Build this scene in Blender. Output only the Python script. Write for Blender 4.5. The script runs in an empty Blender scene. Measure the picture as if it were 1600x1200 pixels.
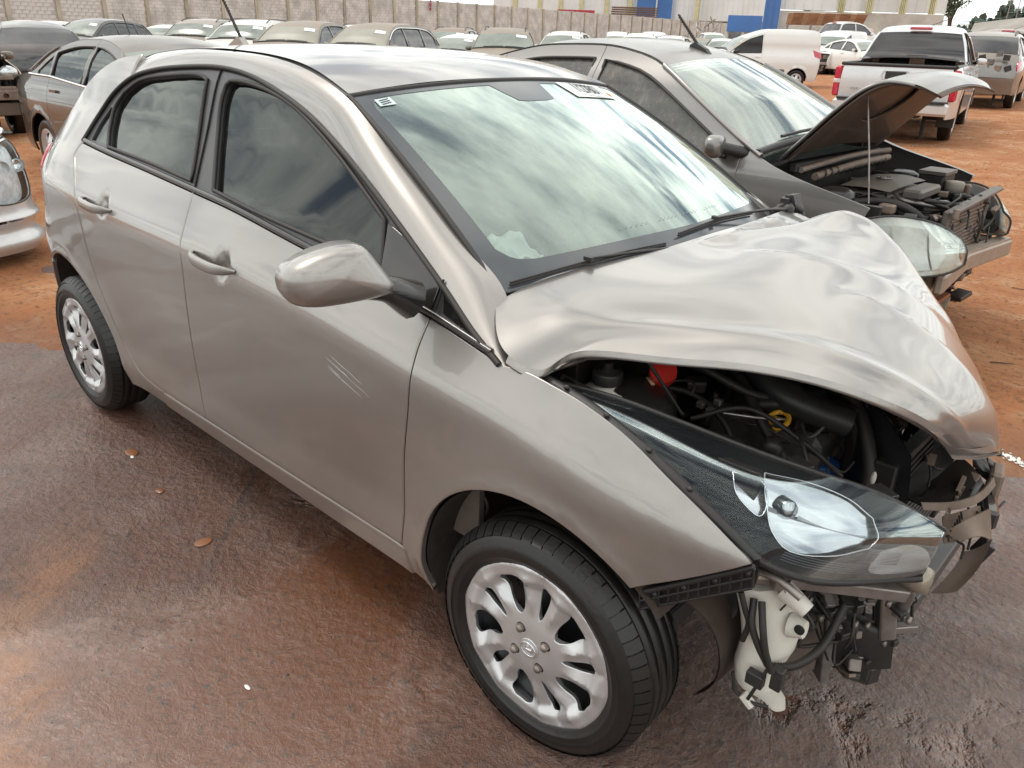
import bpy, math, random
import numpy as np
from mathutils import Vector, Matrix
from mathutils.geometry import delaunay_2d_cdt

rng = random.Random(7)
SC = bpy.context.scene
COL = SC.collection

# ------------------------------------------------------------------ camera, sky, sun, exposure
CAMP = (2.1135, -1.8755, 1.5320)
YAW, PITCH, ROLL = math.radians(132.060), math.radians(-24.072), math.radians(1.840)
FPX = 1221.55                      # focal length in pixels of a 1600 px wide picture
cam_d = bpy.data.cameras.new("camera")
cam = bpy.data.objects.new("camera", cam_d)
COL.objects.link(cam)
cam_d.sensor_width = 36.0
cam_d.lens = 36.0 * FPX / 1600.0
cam_d.clip_start = 0.05
cam_d.clip_end = 3000.0
_f = Vector((math.cos(YAW)*math.cos(PITCH), math.sin(YAW)*math.cos(PITCH), math.sin(PITCH)))
_r = Vector((math.sin(YAW), -math.cos(YAW), 0.0))
_u = _r.cross(_f)
_r2 = math.cos(ROLL)*_r + math.sin(ROLL)*_u
_u2 = -math.sin(ROLL)*_r + math.cos(ROLL)*_u
M = Matrix(((_r2.x, _u2.x, -_f.x, CAMP[0]), (_r2.y, _u2.y, -_f.y, CAMP[1]), (_r2.z, _u2.z, -_f.z, CAMP[2]), (0, 0, 0, 1)))
cam.matrix_world = M
SC.camera = cam

SUN_EL, SUN_AZ = math.radians(60), math.radians(196)   # azimuth of the sun in the x-y plane, from +x towards +y
world = bpy.data.worlds.new("World")
SC.world = world
world.use_nodes = True
wn, wl = world.node_tree.nodes, world.node_tree.links
wn.clear()
w_out = wn.new("ShaderNodeOutputWorld")
w_bg = wn.new("ShaderNodeBackground")
w_bg.inputs[1].default_value = 0.10
w_sky = wn.new("ShaderNodeTexSky")
w_sky.sky_type = 'NISHITA'
w_sky.sun_disc = False
w_sky.sun_elevation = SUN_EL
w_sky.sun_rotation = math.radians(90) - SUN_AZ
w_sky.dust_density = 2.0
w_tc = wn.new("ShaderNodeTexCoord")
w_sep = wn.new("ShaderNodeSeparateXYZ")
wl.new(w_tc.outputs['Generated'], w_sep.inputs[0])
def wmath(op, a, b=None, c=None):
    n = wn.new("ShaderNodeMath"); n.operation = op
    for i, v in enumerate((a, b, c)):
        if v is None: continue
        if isinstance(v, (int, float)): n.inputs[i].default_value = v
        else: wl.new(v, n.inputs[i])
    return n.outputs[0]
# cloud deck: directions projected on a flat layer
zz = wmath('ADD', wmath('MAXIMUM', w_sep.outputs[2], 0.0), 0.16)
cx = wmath('DIVIDE', w_sep.outputs[0], zz); cy = wmath('DIVIDE', w_sep.outputs[1], zz)
w_com = wn.new("ShaderNodeCombineXYZ"); wl.new(cx, w_com.inputs[0]); wl.new(cy, w_com.inputs[1])
w_map = wn.new("ShaderNodeMapping"); wl.new(w_com.outputs[0], w_map.inputs[0])
w_map.inputs['Rotation'].default_value = (0, 0, 0.6); w_map.inputs['Scale'].default_value = (1.0, 1.5, 1.0); w_map.inputs['Location'].default_value = (3.1, 1.7, 0)
w_n1 = wn.new("ShaderNodeTexNoise"); w_n1.inputs['Scale'].default_value = 1.7; w_n1.inputs['Detail'].default_value = 8; w_n1.inputs['Roughness'].default_value = 0.55; w_n1.inputs['Distortion'].default_value = 0.35
wl.new(w_map.outputs[0], w_n1.inputs['Vector'])
w_n2 = wn.new("ShaderNodeTexNoise"); w_n2.inputs['Scale'].default_value = 3.4; w_n2.inputs['Detail'].default_value = 7; w_n2.inputs['Roughness'].default_value = 0.6
w_m2 = wn.new("ShaderNodeMapping"); w_m2.inputs['Location'].default_value = (9, 4, 2); wl.new(w_map.outputs[0], w_m2.inputs[0]); wl.new(w_m2.outputs[0], w_n2.inputs['Vector'])
w_cov = wn.new("ShaderNodeMapRange"); w_cov.interpolation_type = 'SMOOTHSTEP'
w_cov.inputs[1].default_value = 0.33; w_cov.inputs[2].default_value = 0.47
wl.new(w_n1.outputs[0], w_cov.inputs[0])
w_cr = wn.new("ShaderNodeValToRGB"); wl.new(w_n2.outputs[0], w_cr.inputs[0])
w_cr.color_ramp.elements[0].position = 0.34; w_cr.color_ramp.elements[0].color = (0.36, 0.39, 0.44, 1)
w_cr.color_ramp.elements[1].position = 0.62; w_cr.color_ramp.elements[1].color = (1.0, 1.0, 0.98, 1)
w_sc = wn.new("ShaderNodeMixRGB"); w_sc.blend_type = 'MULTIPLY'; w_sc.inputs[0].default_value = 1
wl.new(w_cr.outputs[0], w_sc.inputs[1]); w_sc.inputs[2].default_value = (20.0, 20.2, 19.4, 1)
w_mix = wn.new("ShaderNodeMixRGB"); wl.new(w_cov.outputs[0], w_mix.inputs[0]); wl.new(w_sky.outputs[0], w_mix.inputs[1]); wl.new(w_sc.outputs[0], w_mix.inputs[2])
wl.new(w_mix.outputs[0], w_bg.inputs[0]); wl.new(w_bg.outputs[0], w_out.inputs[0])

sun_d = bpy.data.lights.new("sun", 'SUN')
sun_d.energy = 1.25
sun_d.angle = math.radians(14)
sun_d.color = (1.0, 0.95, 0.88)
sun = bpy.data.objects.new("sun", sun_d)
COL.objects.link(sun)
sdir = Vector((math.cos(SUN_EL)*math.cos(SUN_AZ), math.cos(SUN_EL)*math.sin(SUN_AZ), math.sin(SUN_EL)))
sun.rotation_euler = sdir.to_track_quat('Z', 'Y').to_euler()

SC.view_settings.view_transform = 'Standard'
SC.view_settings.look = 'None'
SC.view_settings.gamma = 1.0
SC.view_settings.use_curve_mapping = False
SC.view_settings.exposure = 0.10
SC.cycles.max_bounces = 6
SC.cycles.transparent_max_bounces = 12

# ------------------------------------------------------------------ camera maths (used to place far things)
def pix_ray(px, py):
    return (_f + (px-800)/FPX*_r2 - (py-600)/FPX*_u2)
def at_dist(px, d):
    """ground point below pixel column px at horizontal distance d"""
    v = pix_ray(px, 54 + (px-800)*0.032)
    h = Vector((v.x, v.y)).normalized()
    x, y = CAMP[0]+h.x*d, CAMP[1]+h.y*d
    return x, y
def terrain(x, y):
    lat = (x-CAMP[0])*0.743 + (y-CAMP[1])*0.669
    k = (lat-4.0)
    sp = np.where(k > 30, k, np.log1p(np.exp(np.minimum(k, 30.0)*1.0)))
    return 0.030*np.minimum(sp, 60)

# ------------------------------------------------------------------ curves
def nat(n):
    """matrix of second derivatives of a natural cubic spline on n uniform knots"""
    if n < 3: return np.zeros((n, n))
    A = np.zeros((n, n)); B = np.zeros((n, n)); A[0, 0] = A[-1, -1] = 1
    for i in range(1, n-1):
        A[i, i-1] = 1; A[i, i] = 4; A[i, i+1] = 1
        B[i, i-1] = 6; B[i, i] = -12; B[i, i+1] = 6
    return np.linalg.solve(A, B)
_nat = {}
def basis(n, t):
    """values (len(t), n) of the cardinal natural splines at t in 0..1"""
    if n not in _nat: _nat[n] = nat(n)
    D = _nat[n]
    s = np.asarray(t, float)*(n-1); i = np.clip(np.floor(s).astype(int), 0, n-2); a = s-i; b = 1-a
    out = np.zeros((len(s), n)); k = np.arange(len(s))
    out[k, i] += b; out[k, i+1] += a
    out += ((b**3-b)/6)[:, None]*D[i] + ((a**3-a)/6)[:, None]*D[i+1]
    return out
def spl(pts, n=40):
    """smooth curve through points, n samples, spaced by chord length"""
    p = np.array(pts, float)
    if len(p) == 2:
        t = np.linspace(0, 1, n)[:, None]; return p[0]*(1-t)+p[1]*t
    d = np.r_[0, np.cumsum(np.sqrt(np.linalg.norm(np.diff(p, axis=0), axis=1)))]; d /= d[-1]
    return cub(d, p, np.linspace(0, 1, n))
def cub(x, y, q):
    """monotone-ish cubic hermite interpolation (Catmull-Rom on uneven knots)"""
    x = np.asarray(x, float); y = np.asarray(y, float)
    one = y.ndim == 1
    if one: y = y[:, None]
    h = np.diff(x)[:, None]; s = np.diff(y, axis=0)/h
    m = np.empty_like(y); m[0] = s[0]; m[-1] = s[-1]
    if len(x) > 2:
        m[1:-1] = (s[:-1]*h[1:]+s[1:]*h[:-1])/(h[:-1]+h[1:])
    q = np.asarray(q, float); sh = q.shape; q = q.ravel()
    i = np.clip(np.searchsorted(x, q, 'right')-1, 0, len(x)-2)
    H = h[i]; t = ((q-x[i]))[:, None]/H
    lo = q < x[0]; hi = q > x[-1]
    t2 = t*t; t3 = t2*t
    r = (2*t3-3*t2+1)*y[i]+(t3-2*t2+t)*H*m[i]+(-2*t3+3*t2)*y[i+1]+(t3-t2)*H*m[i+1]
    r[lo] = y[0]+(q[lo]-x[0])[:, None]*m[0]; r[hi] = y[-1]+(q[hi]-x[-1])[:, None]*m[-1]
    return r[:, 0].reshape(sh) if one else r
def loop(*segs):
    """closed outline from pieces (arrays); drops doubled points"""
    o = []
    for s in segs:
        for q in s:
            q = tuple(float(v) for v in q)
            if not o or math.dist(o[-1], q) > 1e-4: o.append(q)
    while len(o) > 2 and math.dist(o[0], o[-1]) < 1e-4: o.pop()
    return np.array(o)
def area(p): return 0.5*np.sum(p[:, 0]*np.roll(p[:, 1], -1)-np.roll(p[:, 0], -1)*p[:, 1])
def ccw(p): return p if area(p) > 0 else p[::-1]
def resamp(p, step):
    o = []
    n = len(p)
    for i in range(n):
        a, b = p[i], p[(i+1) % n]; k = max(1, int(math.ceil(np.linalg.norm(b-a)/step)))
        for j in range(k): o.append(a+(b-a)*j/k)
    return np.array(o)
def inset(p, g):
    """offset a closed outline inwards by g"""
    p = ccw(np.asarray(p, float)); n = len(p)
    e = np.roll(p, -1, 0)-p; e /= np.maximum(np.linalg.norm(e, axis=1), 1e-9)[:, None]
    nr = np.stack([-e[:, 1], e[:, 0]], 1); pr = np.roll(nr, 1, 0)
    b = nr+pr; L = np.sum(b*b, 1); b = b/np.maximum(L, .5)[:, None]*2
    return p+b*g
def inside(P, poly):
    x, y = P[:, 0], P[:, 1]; r = np.zeros(len(P), bool); n = len(poly)
    for i in range(n):
        x1, y1 = poly[i]; x2, y2 = poly[(i+1) % n]
        if y1 == y2: continue
        c = ((y1 > y) != (y2 > y)) & (x < (x2-x1)*(y-y1)/(y2-y1)+x1)
        r ^= c
    return r
def circle(cx, cy, r, n=32, a0=0., a1=2*math.pi, ry=None):
    t = np.linspace(a0, a1, n, endpoint=abs(a1-a0) < 6.2); ry = r if ry is None else ry
    return np.stack([cx+r*np.cos(t), cy+ry*np.sin(t)], 1)
def smooth01(x): x = np.clip(x, 0, 1); return x*x*(3-2*x)

# ------------------------------------------------------------------ surfaces: call with (u, v) arrays -> points (n, 3)
class Surf:
    out = np.array([0., 0., 1.])
    def __call__(s, u, v): raise NotImplementedError
    def normal(s, u, v, e=2e-3):
        a = s(u+e, v)-s(u-e, v); b = s(u, v+e)-s(u, v-e)
        n = np.cross(a, b); n /= np.maximum(np.linalg.norm(n, axis=1), 1e-12)[:, None]
        return n
class Side(Surf):
    def __init__(s, W, sgn): s.W = W; s.sgn = sgn; s.out = np.array([0, sgn, 0.])
    def __call__(s, u, v): return np.stack([u, s.sgn*s.W(u, v), v], 1)
class Net(Surf):
    """smooth surface through a grid of points net[u][v] -> xyz; u, v in 0..1"""
    def __init__(s, net, out, f=None, lin_v=False): s.n = np.array(net, float); s.out = np.array(out, float); s.f = f
    def __call__(s, u, v):
        bu = basis(s.n.shape[0], np.clip(u, 0, 1)); bv = basis(s.n.shape[1], np.clip(v, 0, 1))
        P = np.einsum('ki,kj,ijc->kc', bu, bv, s.n)
        if s.f: P = s.f(P, u, v)
        return P
    def normal(s, u, v, e=4e-3):
        u = np.clip(u, e, 1-e); v = np.clip(v, e, 1-e)
        return Surf.normal(s, u, v, e)
class Strip(Surf):
    """band across the car: edge curve samples E (x, halfwidth, z), crown c at the middle; u along (0..1), v across (-1..1)"""
    def __init__(s, E, c, p=2.2, flipn=False):
        s.E = np.array(E, float); s.c = np.atleast_1d(np.array(c, float)); s.p = p
        d = np.r_[0, np.cumsum(np.linalg.norm(np.diff(s.E[:, [0, 2]], axis=0), axis=1))]; s.L = d[-1]; s.d = d/d[-1]
        m = s.E[-1]-s.E[0]; s.o2 = np.array([-m[2], m[0]])*(-1 if flipn else 1); s.o2 /= np.linalg.norm(s.o2)
        s.out = np.array([s.o2[0], 0, s.o2[1]])
    def __call__(s, u, v):
        E = cub(s.d, s.E, u); T = cub(s.d, s.E, np.asarray(u)+.01)-cub(s.d, s.E, np.asarray(u)-.01)
        n = np.stack([-T[:, 2], T[:, 0]], 1); n /= np.maximum(np.linalg.norm(n, axis=1), 1e-9)[:, None]
        sg = np.sign(n@s.o2); sg[sg == 0] = 1; n *= sg[:, None]
        c = np.interp(u, np.linspace(0, 1, len(s.c)), s.c) if len(s.c) > 1 else s.c[0]
        k = c*(1-np.abs(v)**s.p)
        return np.stack([E[:, 0]+n[:, 0]*k, v*E[:, 1], E[:, 2]+n[:, 1]*k], 1)
class Plane3(Surf):
    def __init__(s, o, a, b, h=None): s.o = np.array(o, float); s.a = np.array(a, float); s.b = np.array(b, float); s.out = np.cross(s.a, s.b); s.h = h
    def __call__(s, u, v):
        P = s.o+np.outer(u, s.a)+np.outer(v, s.b)
        if s.h is not None: P = P+np.outer(s.h(u, v), s.out/np.linalg.norm(s.out))
        return P

# ------------------------------------------------------------------ mesh builder
def orient(V, N, F):
    """make every face look the way its vertex normals do"""
    ln = np.array([len(f) for f in F]); out = list(F)
    for k in np.unique(ln):
        ix = np.nonzero(ln == k)[0]; A = np.array([F[i] for i in ix])
        g = np.cross(V[A[:, 1]]-V[A[:, 0]], V[A[:, 2]]-V[A[:, 0]])
        if k > 3: g = g+np.cross(V[A[:, 2]]-V[A[:, 0]], V[A[:, 3]]-V[A[:, 0]])
        fl = np.einsum('ij,ij->i', g, N[A].sum(1)) < 0
        A[fl] = A[fl][:, ::-1]
        for i, f in zip(ix, A.tolist()): out[i] = tuple(f)
    return out
class MB:
    def __init__(s): s.v = []; s.n = []; s.f = []; s.nv = 0; s.has = False; s.mi = []
    def add(s, V, F, N=None, mi=0):
        V = np.asarray(V, float).reshape(-1, 3); s.v.append(V)
        if N is None: s.n.append(np.zeros_like(V))
        else: s.n.append(np.asarray(N, float)); s.has = True
        o = s.nv; s.f += [tuple(int(i)+o for i in f) for f in F]; s.mi += [mi]*len(F); s.nv += len(V)
        return s
    def xf(s, Mx):
        """transform everything so far"""
        R = np.array(Mx.to_3x3()); t = np.array(Mx.translation)
        s.v = [v@R.T+t for v in s.v]; s.n = [n@R.T for n in s.n]; return s
    def build(s, name, mat, parent=None, angle=35, **props):
        me = bpy.data.meshes.new(name)
        V = np.concatenate(s.v) if s.v else np.zeros((0, 3))
        if s.has and s.f: s.f = orient(V, np.concatenate(s.n), s.f)
        me.from_pydata(V.tolist(), [], s.f)
        mats = mat if isinstance(mat, (list, tuple)) else [mat]
        for m in mats: me.materials.append(m)
        if len(mats) > 1: me.polygons.foreach_set('material_index', s.mi)
        me.polygons.foreach_set('use_smooth', [True]*len(me.polygons))
        me.update()
        if s.has and len(me.vertices) == len(V):
            N = np.concatenate(s.n); L = np.linalg.norm(N, axis=1); N[L > 0] /= L[L > 0][:, None]
            me.normals_split_custom_set_from_vertices(N.tolist())
        else:
            me.set_sharp_from_angle(angle=math.radians(angle))
        o = bpy.data.objects.new(name, me); COL.objects.link(o)
        if parent is not None: o.parent = parent
        for k, v in props.items(): o[k] = v
        return o

def patch(surf, poly, holes=(), step=.05, off=0., thick=.012, bev=.0025, mb=None, mi=0, grid=True, scale=(1, 1), dub=False):
    """a sheet of a surface inside an outline given in (u, v); scale = metres per unit of u, v"""
    mb = mb or MB(); sc = np.array(scale, float)
    loops = [ccw(resamp(np.asarray(poly, float)*sc, step))]+[ccw(resamp(np.asarray(h, float)*sc, step))[::-1] for h in holes]
    pts = np.concatenate(loops); edges = []; k = 0
    for L in loops:
        m = len(L); edges += [(k+i, k+(i+1) % m) for i in range(m)]; k += m
    if grid:
        lo, hi = loops[0].min(0), loops[0].max(0)
        gx, gy = np.meshgrid(np.arange(lo[0]+step/2, hi[0], step), np.arange(lo[1]+step/2, hi[1], step))
        gy[:, ::2] += step*.3
        g = np.stack([gx.ravel(), gy.ravel()], 1)
        ok = inside(g, loops[0])
        for h in loops[1:]: ok &= ~inside(g, h)
        g = g[ok]
        if len(g):
            # keep clear of the outline
            keep = np.ones(len(g), bool)
            for q in np.array_split(pts, max(1, len(pts)//200)):
                keep &= (np.min(np.sum((g[:, None]-q[None])**2, 2), 1) > (step*.45)**2)
            g = g[keep]
        allp = np.concatenate([pts, g]) if len(g) else pts
    else: allp = pts
    r = delaunay_2d_cdt([Vector((float(a), float(b))) for a, b in allp], edges, [], 0, 1e-6, False)
    Q = np.array([(p.x, p.y) for p in r[0]]); T = np.array([t for t in r[2] if len(t) == 3])
    C = Q[T].mean(1); ok = inside(C, loops[0])
    for h in loops[1:]: ok &= ~inside(C, h)
    T = T[ok]
    a = Q[T[:, 0]]; b = Q[T[:, 1]]; c = Q[T[:, 2]]
    ar = (b[:, 0]-a[:, 0])*(c[:, 1]-a[:, 1])-(b[:, 1]-a[:, 1])*(c[:, 0]-a[:, 0])
    T = T[np.abs(ar) > 1e-10]; ar = ar[np.abs(ar) > 1e-10]
    T[ar < 0] = T[ar < 0][:, ::-1]
    Qs = Q/sc
    N = surf.normal(Qs[:, 0], Qs[:, 1]); mid = N.mean(0)
    fl = np.dot(mid, surf.out) < 0
    if fl: N = -N; T = T[:, ::-1]
    P = surf(Qs[:, 0], Qs[:, 1])+N*off
    mb.add(P, T, N, mi)
    if dub: mb.add(P-N*thick, T[:, ::-1], -N, mi)
    if thick > 0:
        for L in loops:
            Ls = L/sc; n = len(L)
            LN = surf.normal(Ls[:, 0], Ls[:, 1]); LN = -LN if fl else LN
            LP = surf(Ls[:, 0], Ls[:, 1])+LN*off
            tg = np.roll(LP, -1, 0)-np.roll(LP, 1, 0); tg /= np.maximum(np.linalg.norm(tg, axis=1), 1e-9)[:, None]
            ou = np.cross(tg, LN); ou = -ou if fl else ou
            b = bev
            r0 = LP; r1 = LP+ou*b-LN*b; r2 = LP+ou*b-LN*thick
            m1 = LN+ou
            I = np.arange(n); J = (I+1) % n
            def ring(A, B, NA, NB):
                F = np.stack([I, J, J+n, I+n], 1)
                F = F if not fl else F[:, ::-1]
                F = F[:, ::-1]
                mb.add(np.concatenate([A, B]), F, np.concatenate([NA, NB]), mi)
            if b > 0: ring(r0, r1, LN, m1)
            ring(r1 if b > 0 else r0, r2, ou, ou)
    return mb
def grid(surf, nu, nv, u0=0, u1=1, v0=0, v1=1, off=0., thick=0., mb=None, mi=0):
    mb = mb or MB()
    U, V = np.meshgrid(np.linspace(u0, u1, nu), np.linspace(v0, v1, nv), indexing='ij')
    u, v = U.ravel(), V.ravel(); N = surf.normal(u, v)
    fl = np.dot(N.mean(0), surf.out) < 0
    if fl: N = -N
    P = surf(u, v)+N*off
    F = [(i*nv+j, (i+1)*nv+j, (i+1)*nv+j+1, i*nv+j+1) for i in range(nu-1) for j in range(nv-1)]
    if fl: F = [f[::-1] for f in F]
    mb.add(P, F, N, mi)
    if thick > 0: mb.add(P-N*thick, [f[::-1] for f in F], -N, mi)
    return mb
def tube(pts, r, n=8, smoothn=None, mb=None, mi=0, cap=True):
    mb = mb or MB(); p = np.array(pts, float)
    if smoothn: p = spl(p, smoothn)
    R = np.full(len(p), r) if np.isscalar(r) else np.interp(np.linspace(0, 1, len(p)), np.linspace(0, 1, len(r)), r)
    t = np.gradient(p, axis=0); t /= np.maximum(np.linalg.norm(t, axis=1), 1e-9)[:, None]
    a = np.cross(t[0], [0.31, 0.2, 0.93]); a /= np.linalg.norm(a)
    V, N = [], []
    for i in range(len(p)):
        a = a-t[i]*np.dot(a, t[i]); a /= max(np.linalg.norm(a), 1e-9); b = np.cross(t[i], a)
        for k in range(n):
            th = 2*math.pi*k/n; d = a*math.cos(th)+b*math.sin(th)
            V.append(p[i]+d*R[i]); N.append(d)
    F = [(i*n+k, i*n+(k+1) % n, (i+1)*n+(k+1) % n, (i+1)*n+k) for i in range(len(p)-1) for k in range(n)]
    mb.add(V, F, N, mi)
    if cap:
        for i, sg in ((0, -1), (len(p)-1, 1)):
            q = V[i*n:(i+1)*n]; mb.add(q, [tuple(range(n))[::sg]], [t[i]*sg]*n, mi)
    return mb
def lathe(prof, n=32, axis='y', c=(0, 0, 0), mb=None, mi=0, a0=0, a1=2*math.pi, smooth=True):
    """prof: (radius, height along axis)"""
    mb = mb or MB(); prof = np.array(prof, float); m = len(prof)
    full = abs(a1-a0-2*math.pi) < 1e-6; k = n if full else n+1
    t = a0+np.arange(k)*(a1-a0)/n
    d = np.gradient(prof, axis=0); nr = np.stack([d[:, 1], -d[:, 0]], 1); nr /= np.maximum(np.linalg.norm(nr, axis=1), 1e-9)[:, None]
    V = np.zeros((k, m, 3)); N = np.zeros((k, m, 3)); ct, st = np.cos(t)[:, None], np.sin(t)[:, None]
    ax = {'x': (1, 2, 0), 'y': (2, 0, 1), 'z': (0, 1, 2)}[axis]
    V[..., ax[0]] = prof[:, 0]*ct; V[..., ax[1]] = prof[:, 0]*st; V[..., ax[2]] = prof[:, 1]
    N[..., ax[0]] = nr[:, 0]*ct; N[..., ax[1]] = nr[:, 0]*st; N[..., ax[2]] = nr[:, 1]
    V += np.array(c)
    F = []
    for i in range(n if full else n):
        j = (i+1) % k
        for q in range(m-1): F.append((i*m+q, j*m+q, j*m+q+1, i*m+q+1))
    mb.add(V.reshape(-1, 3), F, N.reshape(-1, 3) if smooth else None, mi)
    return mb
def box(c, s, rot=None, mb=None, mi=0, bev=None):
    """chamfered box, own vertices per face"""
    mb = mb or MB(); h = np.array(s, float)/2; b = min(h)*.18 if bev is None else bev; b = min(b, min(h)*.49)
    R = np.array(rot.to_matrix() if rot is not None and hasattr(rot, 'to_matrix') else (Matrix.Identity(3) if rot is None else rot))
    V, F, N = [], [], []
    def face(q):
        q = np.array(q); n = np.cross(q[1]-q[0], q[2]-q[1]); L = np.linalg.norm(n)
        if L < 1e-12: return
        n /= L
        if np.dot(n, q.mean(0)) < 0: q = q[::-1]; n = -n
        k = len(V); V.extend(q); N.extend([n]*len(q)); F.append(tuple(range(k, k+len(q))))
    i = h-b
    for a in range(3):
        e, g = (a+1) % 3, (a+2) % 3
        for sg in (-1, 1):
            q = []
            for s1, s2 in ((-1, -1), (1, -1), (1, 1), (-1, 1)):
                p = np.zeros(3); p[a] = sg*h[a]; p[e] = s1*i[e]; p[g] = s2*i[g]; q.append(p)
            face(q)
    for a in range(3):
        e, g = (a+1) % 3, (a+2) % 3
        for s1 in (-1, 1):
            for s2 in (-1, 1):
                q = []
                for t, w in ((-1, 0), (1, 0), (1, 1), (-1, 1)):
                    p = np.zeros(3); p[a] = t*i[a]
                    p[e] = s1*(h[e] if w == 0 else i[e]); p[g] = s2*(i[g] if w == 0 else h[g]); q.append(p)
                face(q)
    for s1 in (-1, 1):
        for s2 in (-1, 1):
            for s3 in (-1, 1):
                sg = np.array([s1, s2, s3]); q = []
                for a in range(3):
                    p = i*sg; p[a] = h[a]*sg[a]; q.append(p)
                face(q)
    V = np.array(V)@R.T+np.array(c); N = np.array(N)@R.T
    return mb.add(V, F, N, mi)
def prism(poly, y0, y1, axis='y', mb=None, mi=0):
    """outline extruded along an axis, flat faces. outline given in the two other axes: y->(x,z), x->(y,z), z->(x,y)"""
    mb = mb or MB(); p = ccw(np.asarray(poly, float)); n = len(p)
    ix = {'y': (0, 2, 1), 'x': (1, 2, 0), 'z': (0, 1, 2)}[axis]
    A = np.zeros((n, 3)); B = np.zeros((n, 3))
    for X, y in ((A, y0), (B, y1)): X[:, ix[0]] = p[:, 0]; X[:, ix[1]] = p[:, 1]; X[:, ix[2]] = y
    r = delaunay_2d_cdt([Vector(q) for q in p.tolist()], [(i, (i+1) % n) for i in range(n)], [], 1, 1e-6, False)
    Q = np.array([tuple(q) for q in r[0]])
    for y, sg in ((y0, 1), (y1, -1)):
        X = np.zeros((len(Q), 3)); X[:, ix[0]] = Q[:, 0]; X[:, ix[1]] = Q[:, 1]; X[:, ix[2]] = y
        nn = np.zeros(3); nn[ix[2]] = -1 if y == min(y0, y1) else 1
        T = []
        for t in r[2]:
            t = list(t); v = np.cross(X[t[1]]-X[t[0]], X[t[2]]-X[t[0]])
            T.append(t if np.dot(v, nn) > 0 else t[::-1])
        mb.add(X, T, np.tile(nn, (len(X), 1)), mi)
    for i in range(n):
        j = (i+1) % n; q = np.array([A[i], A[j], B[j], B[i]]); nn = np.cross(q[1]-q[0], q[2]-q[1]); L = np.linalg.norm(nn)
        if L < 1e-12: continue
        nn /= L; o = np.zeros(3); d = p[j]-p[i]; o[ix[0]] = d[1]; o[ix[1]] = -d[0]
        if np.dot(nn, o) < 0: q = q[::-1]; nn = -nn
        mb.add(q, [(0, 1, 2, 3)], np.tile(nn, (4, 1)), mi)
    return mb
def blob(c, r, n=12, m=8, mb=None, mi=0, rot=None, p=1.):
    mb = mb or MB(); c = np.array(c, float); r = np.array(r, float)*np.ones(3); V, N = [], []
    for i in range(m+1):
        a = math.pi*i/m
        for j in range(n):
            b = 2*math.pi*j/n; d = np.array([math.sin(a)*math.cos(b), math.sin(a)*math.sin(b), math.cos(a)])
            e = np.sign(d)*np.abs(d)**p; V.append(e*r); q = np.sign(d)*np.abs(d)**(2-p)/r; N.append(q/max(np.linalg.norm(q), 1e-9))
    V = np.array(V); N = np.array(N)
    if rot is not None: R = np.array(rot.to_matrix()); V = V@R.T; N = N@R.T
    F = [(i*n+j, (i+1)*n+j, (i+1)*n+(j+1) % n, i*n+(j+1) % n) for i in range(m) for j in range(n)]
    return mb.add(V+c, F, N, mi)

# ------------------------------------------------------------------ objects
def empty(name, loc=(0, 0, 0), rz=0., parent=None):
    o = bpy.data.objects.new(name, None); COL.objects.link(o); o.location = loc; o.rotation_euler = (0, 0, rz)
    o.empty_display_size = .2
    if parent is not None: o.parent = parent
    return o
def tag(o, label, cat, group=None):
    o['label'] = label; o['category'] = cat
    if group: o['group'] = group
    return o
def struct(o): o['kind'] = 'structure'; return o
def copy_tree(o, parent=None):
    c = o.copy(); COL.objects.link(c); c.parent = parent
    for ch in list(o.children): copy_tree(ch, c)
    return c

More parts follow.
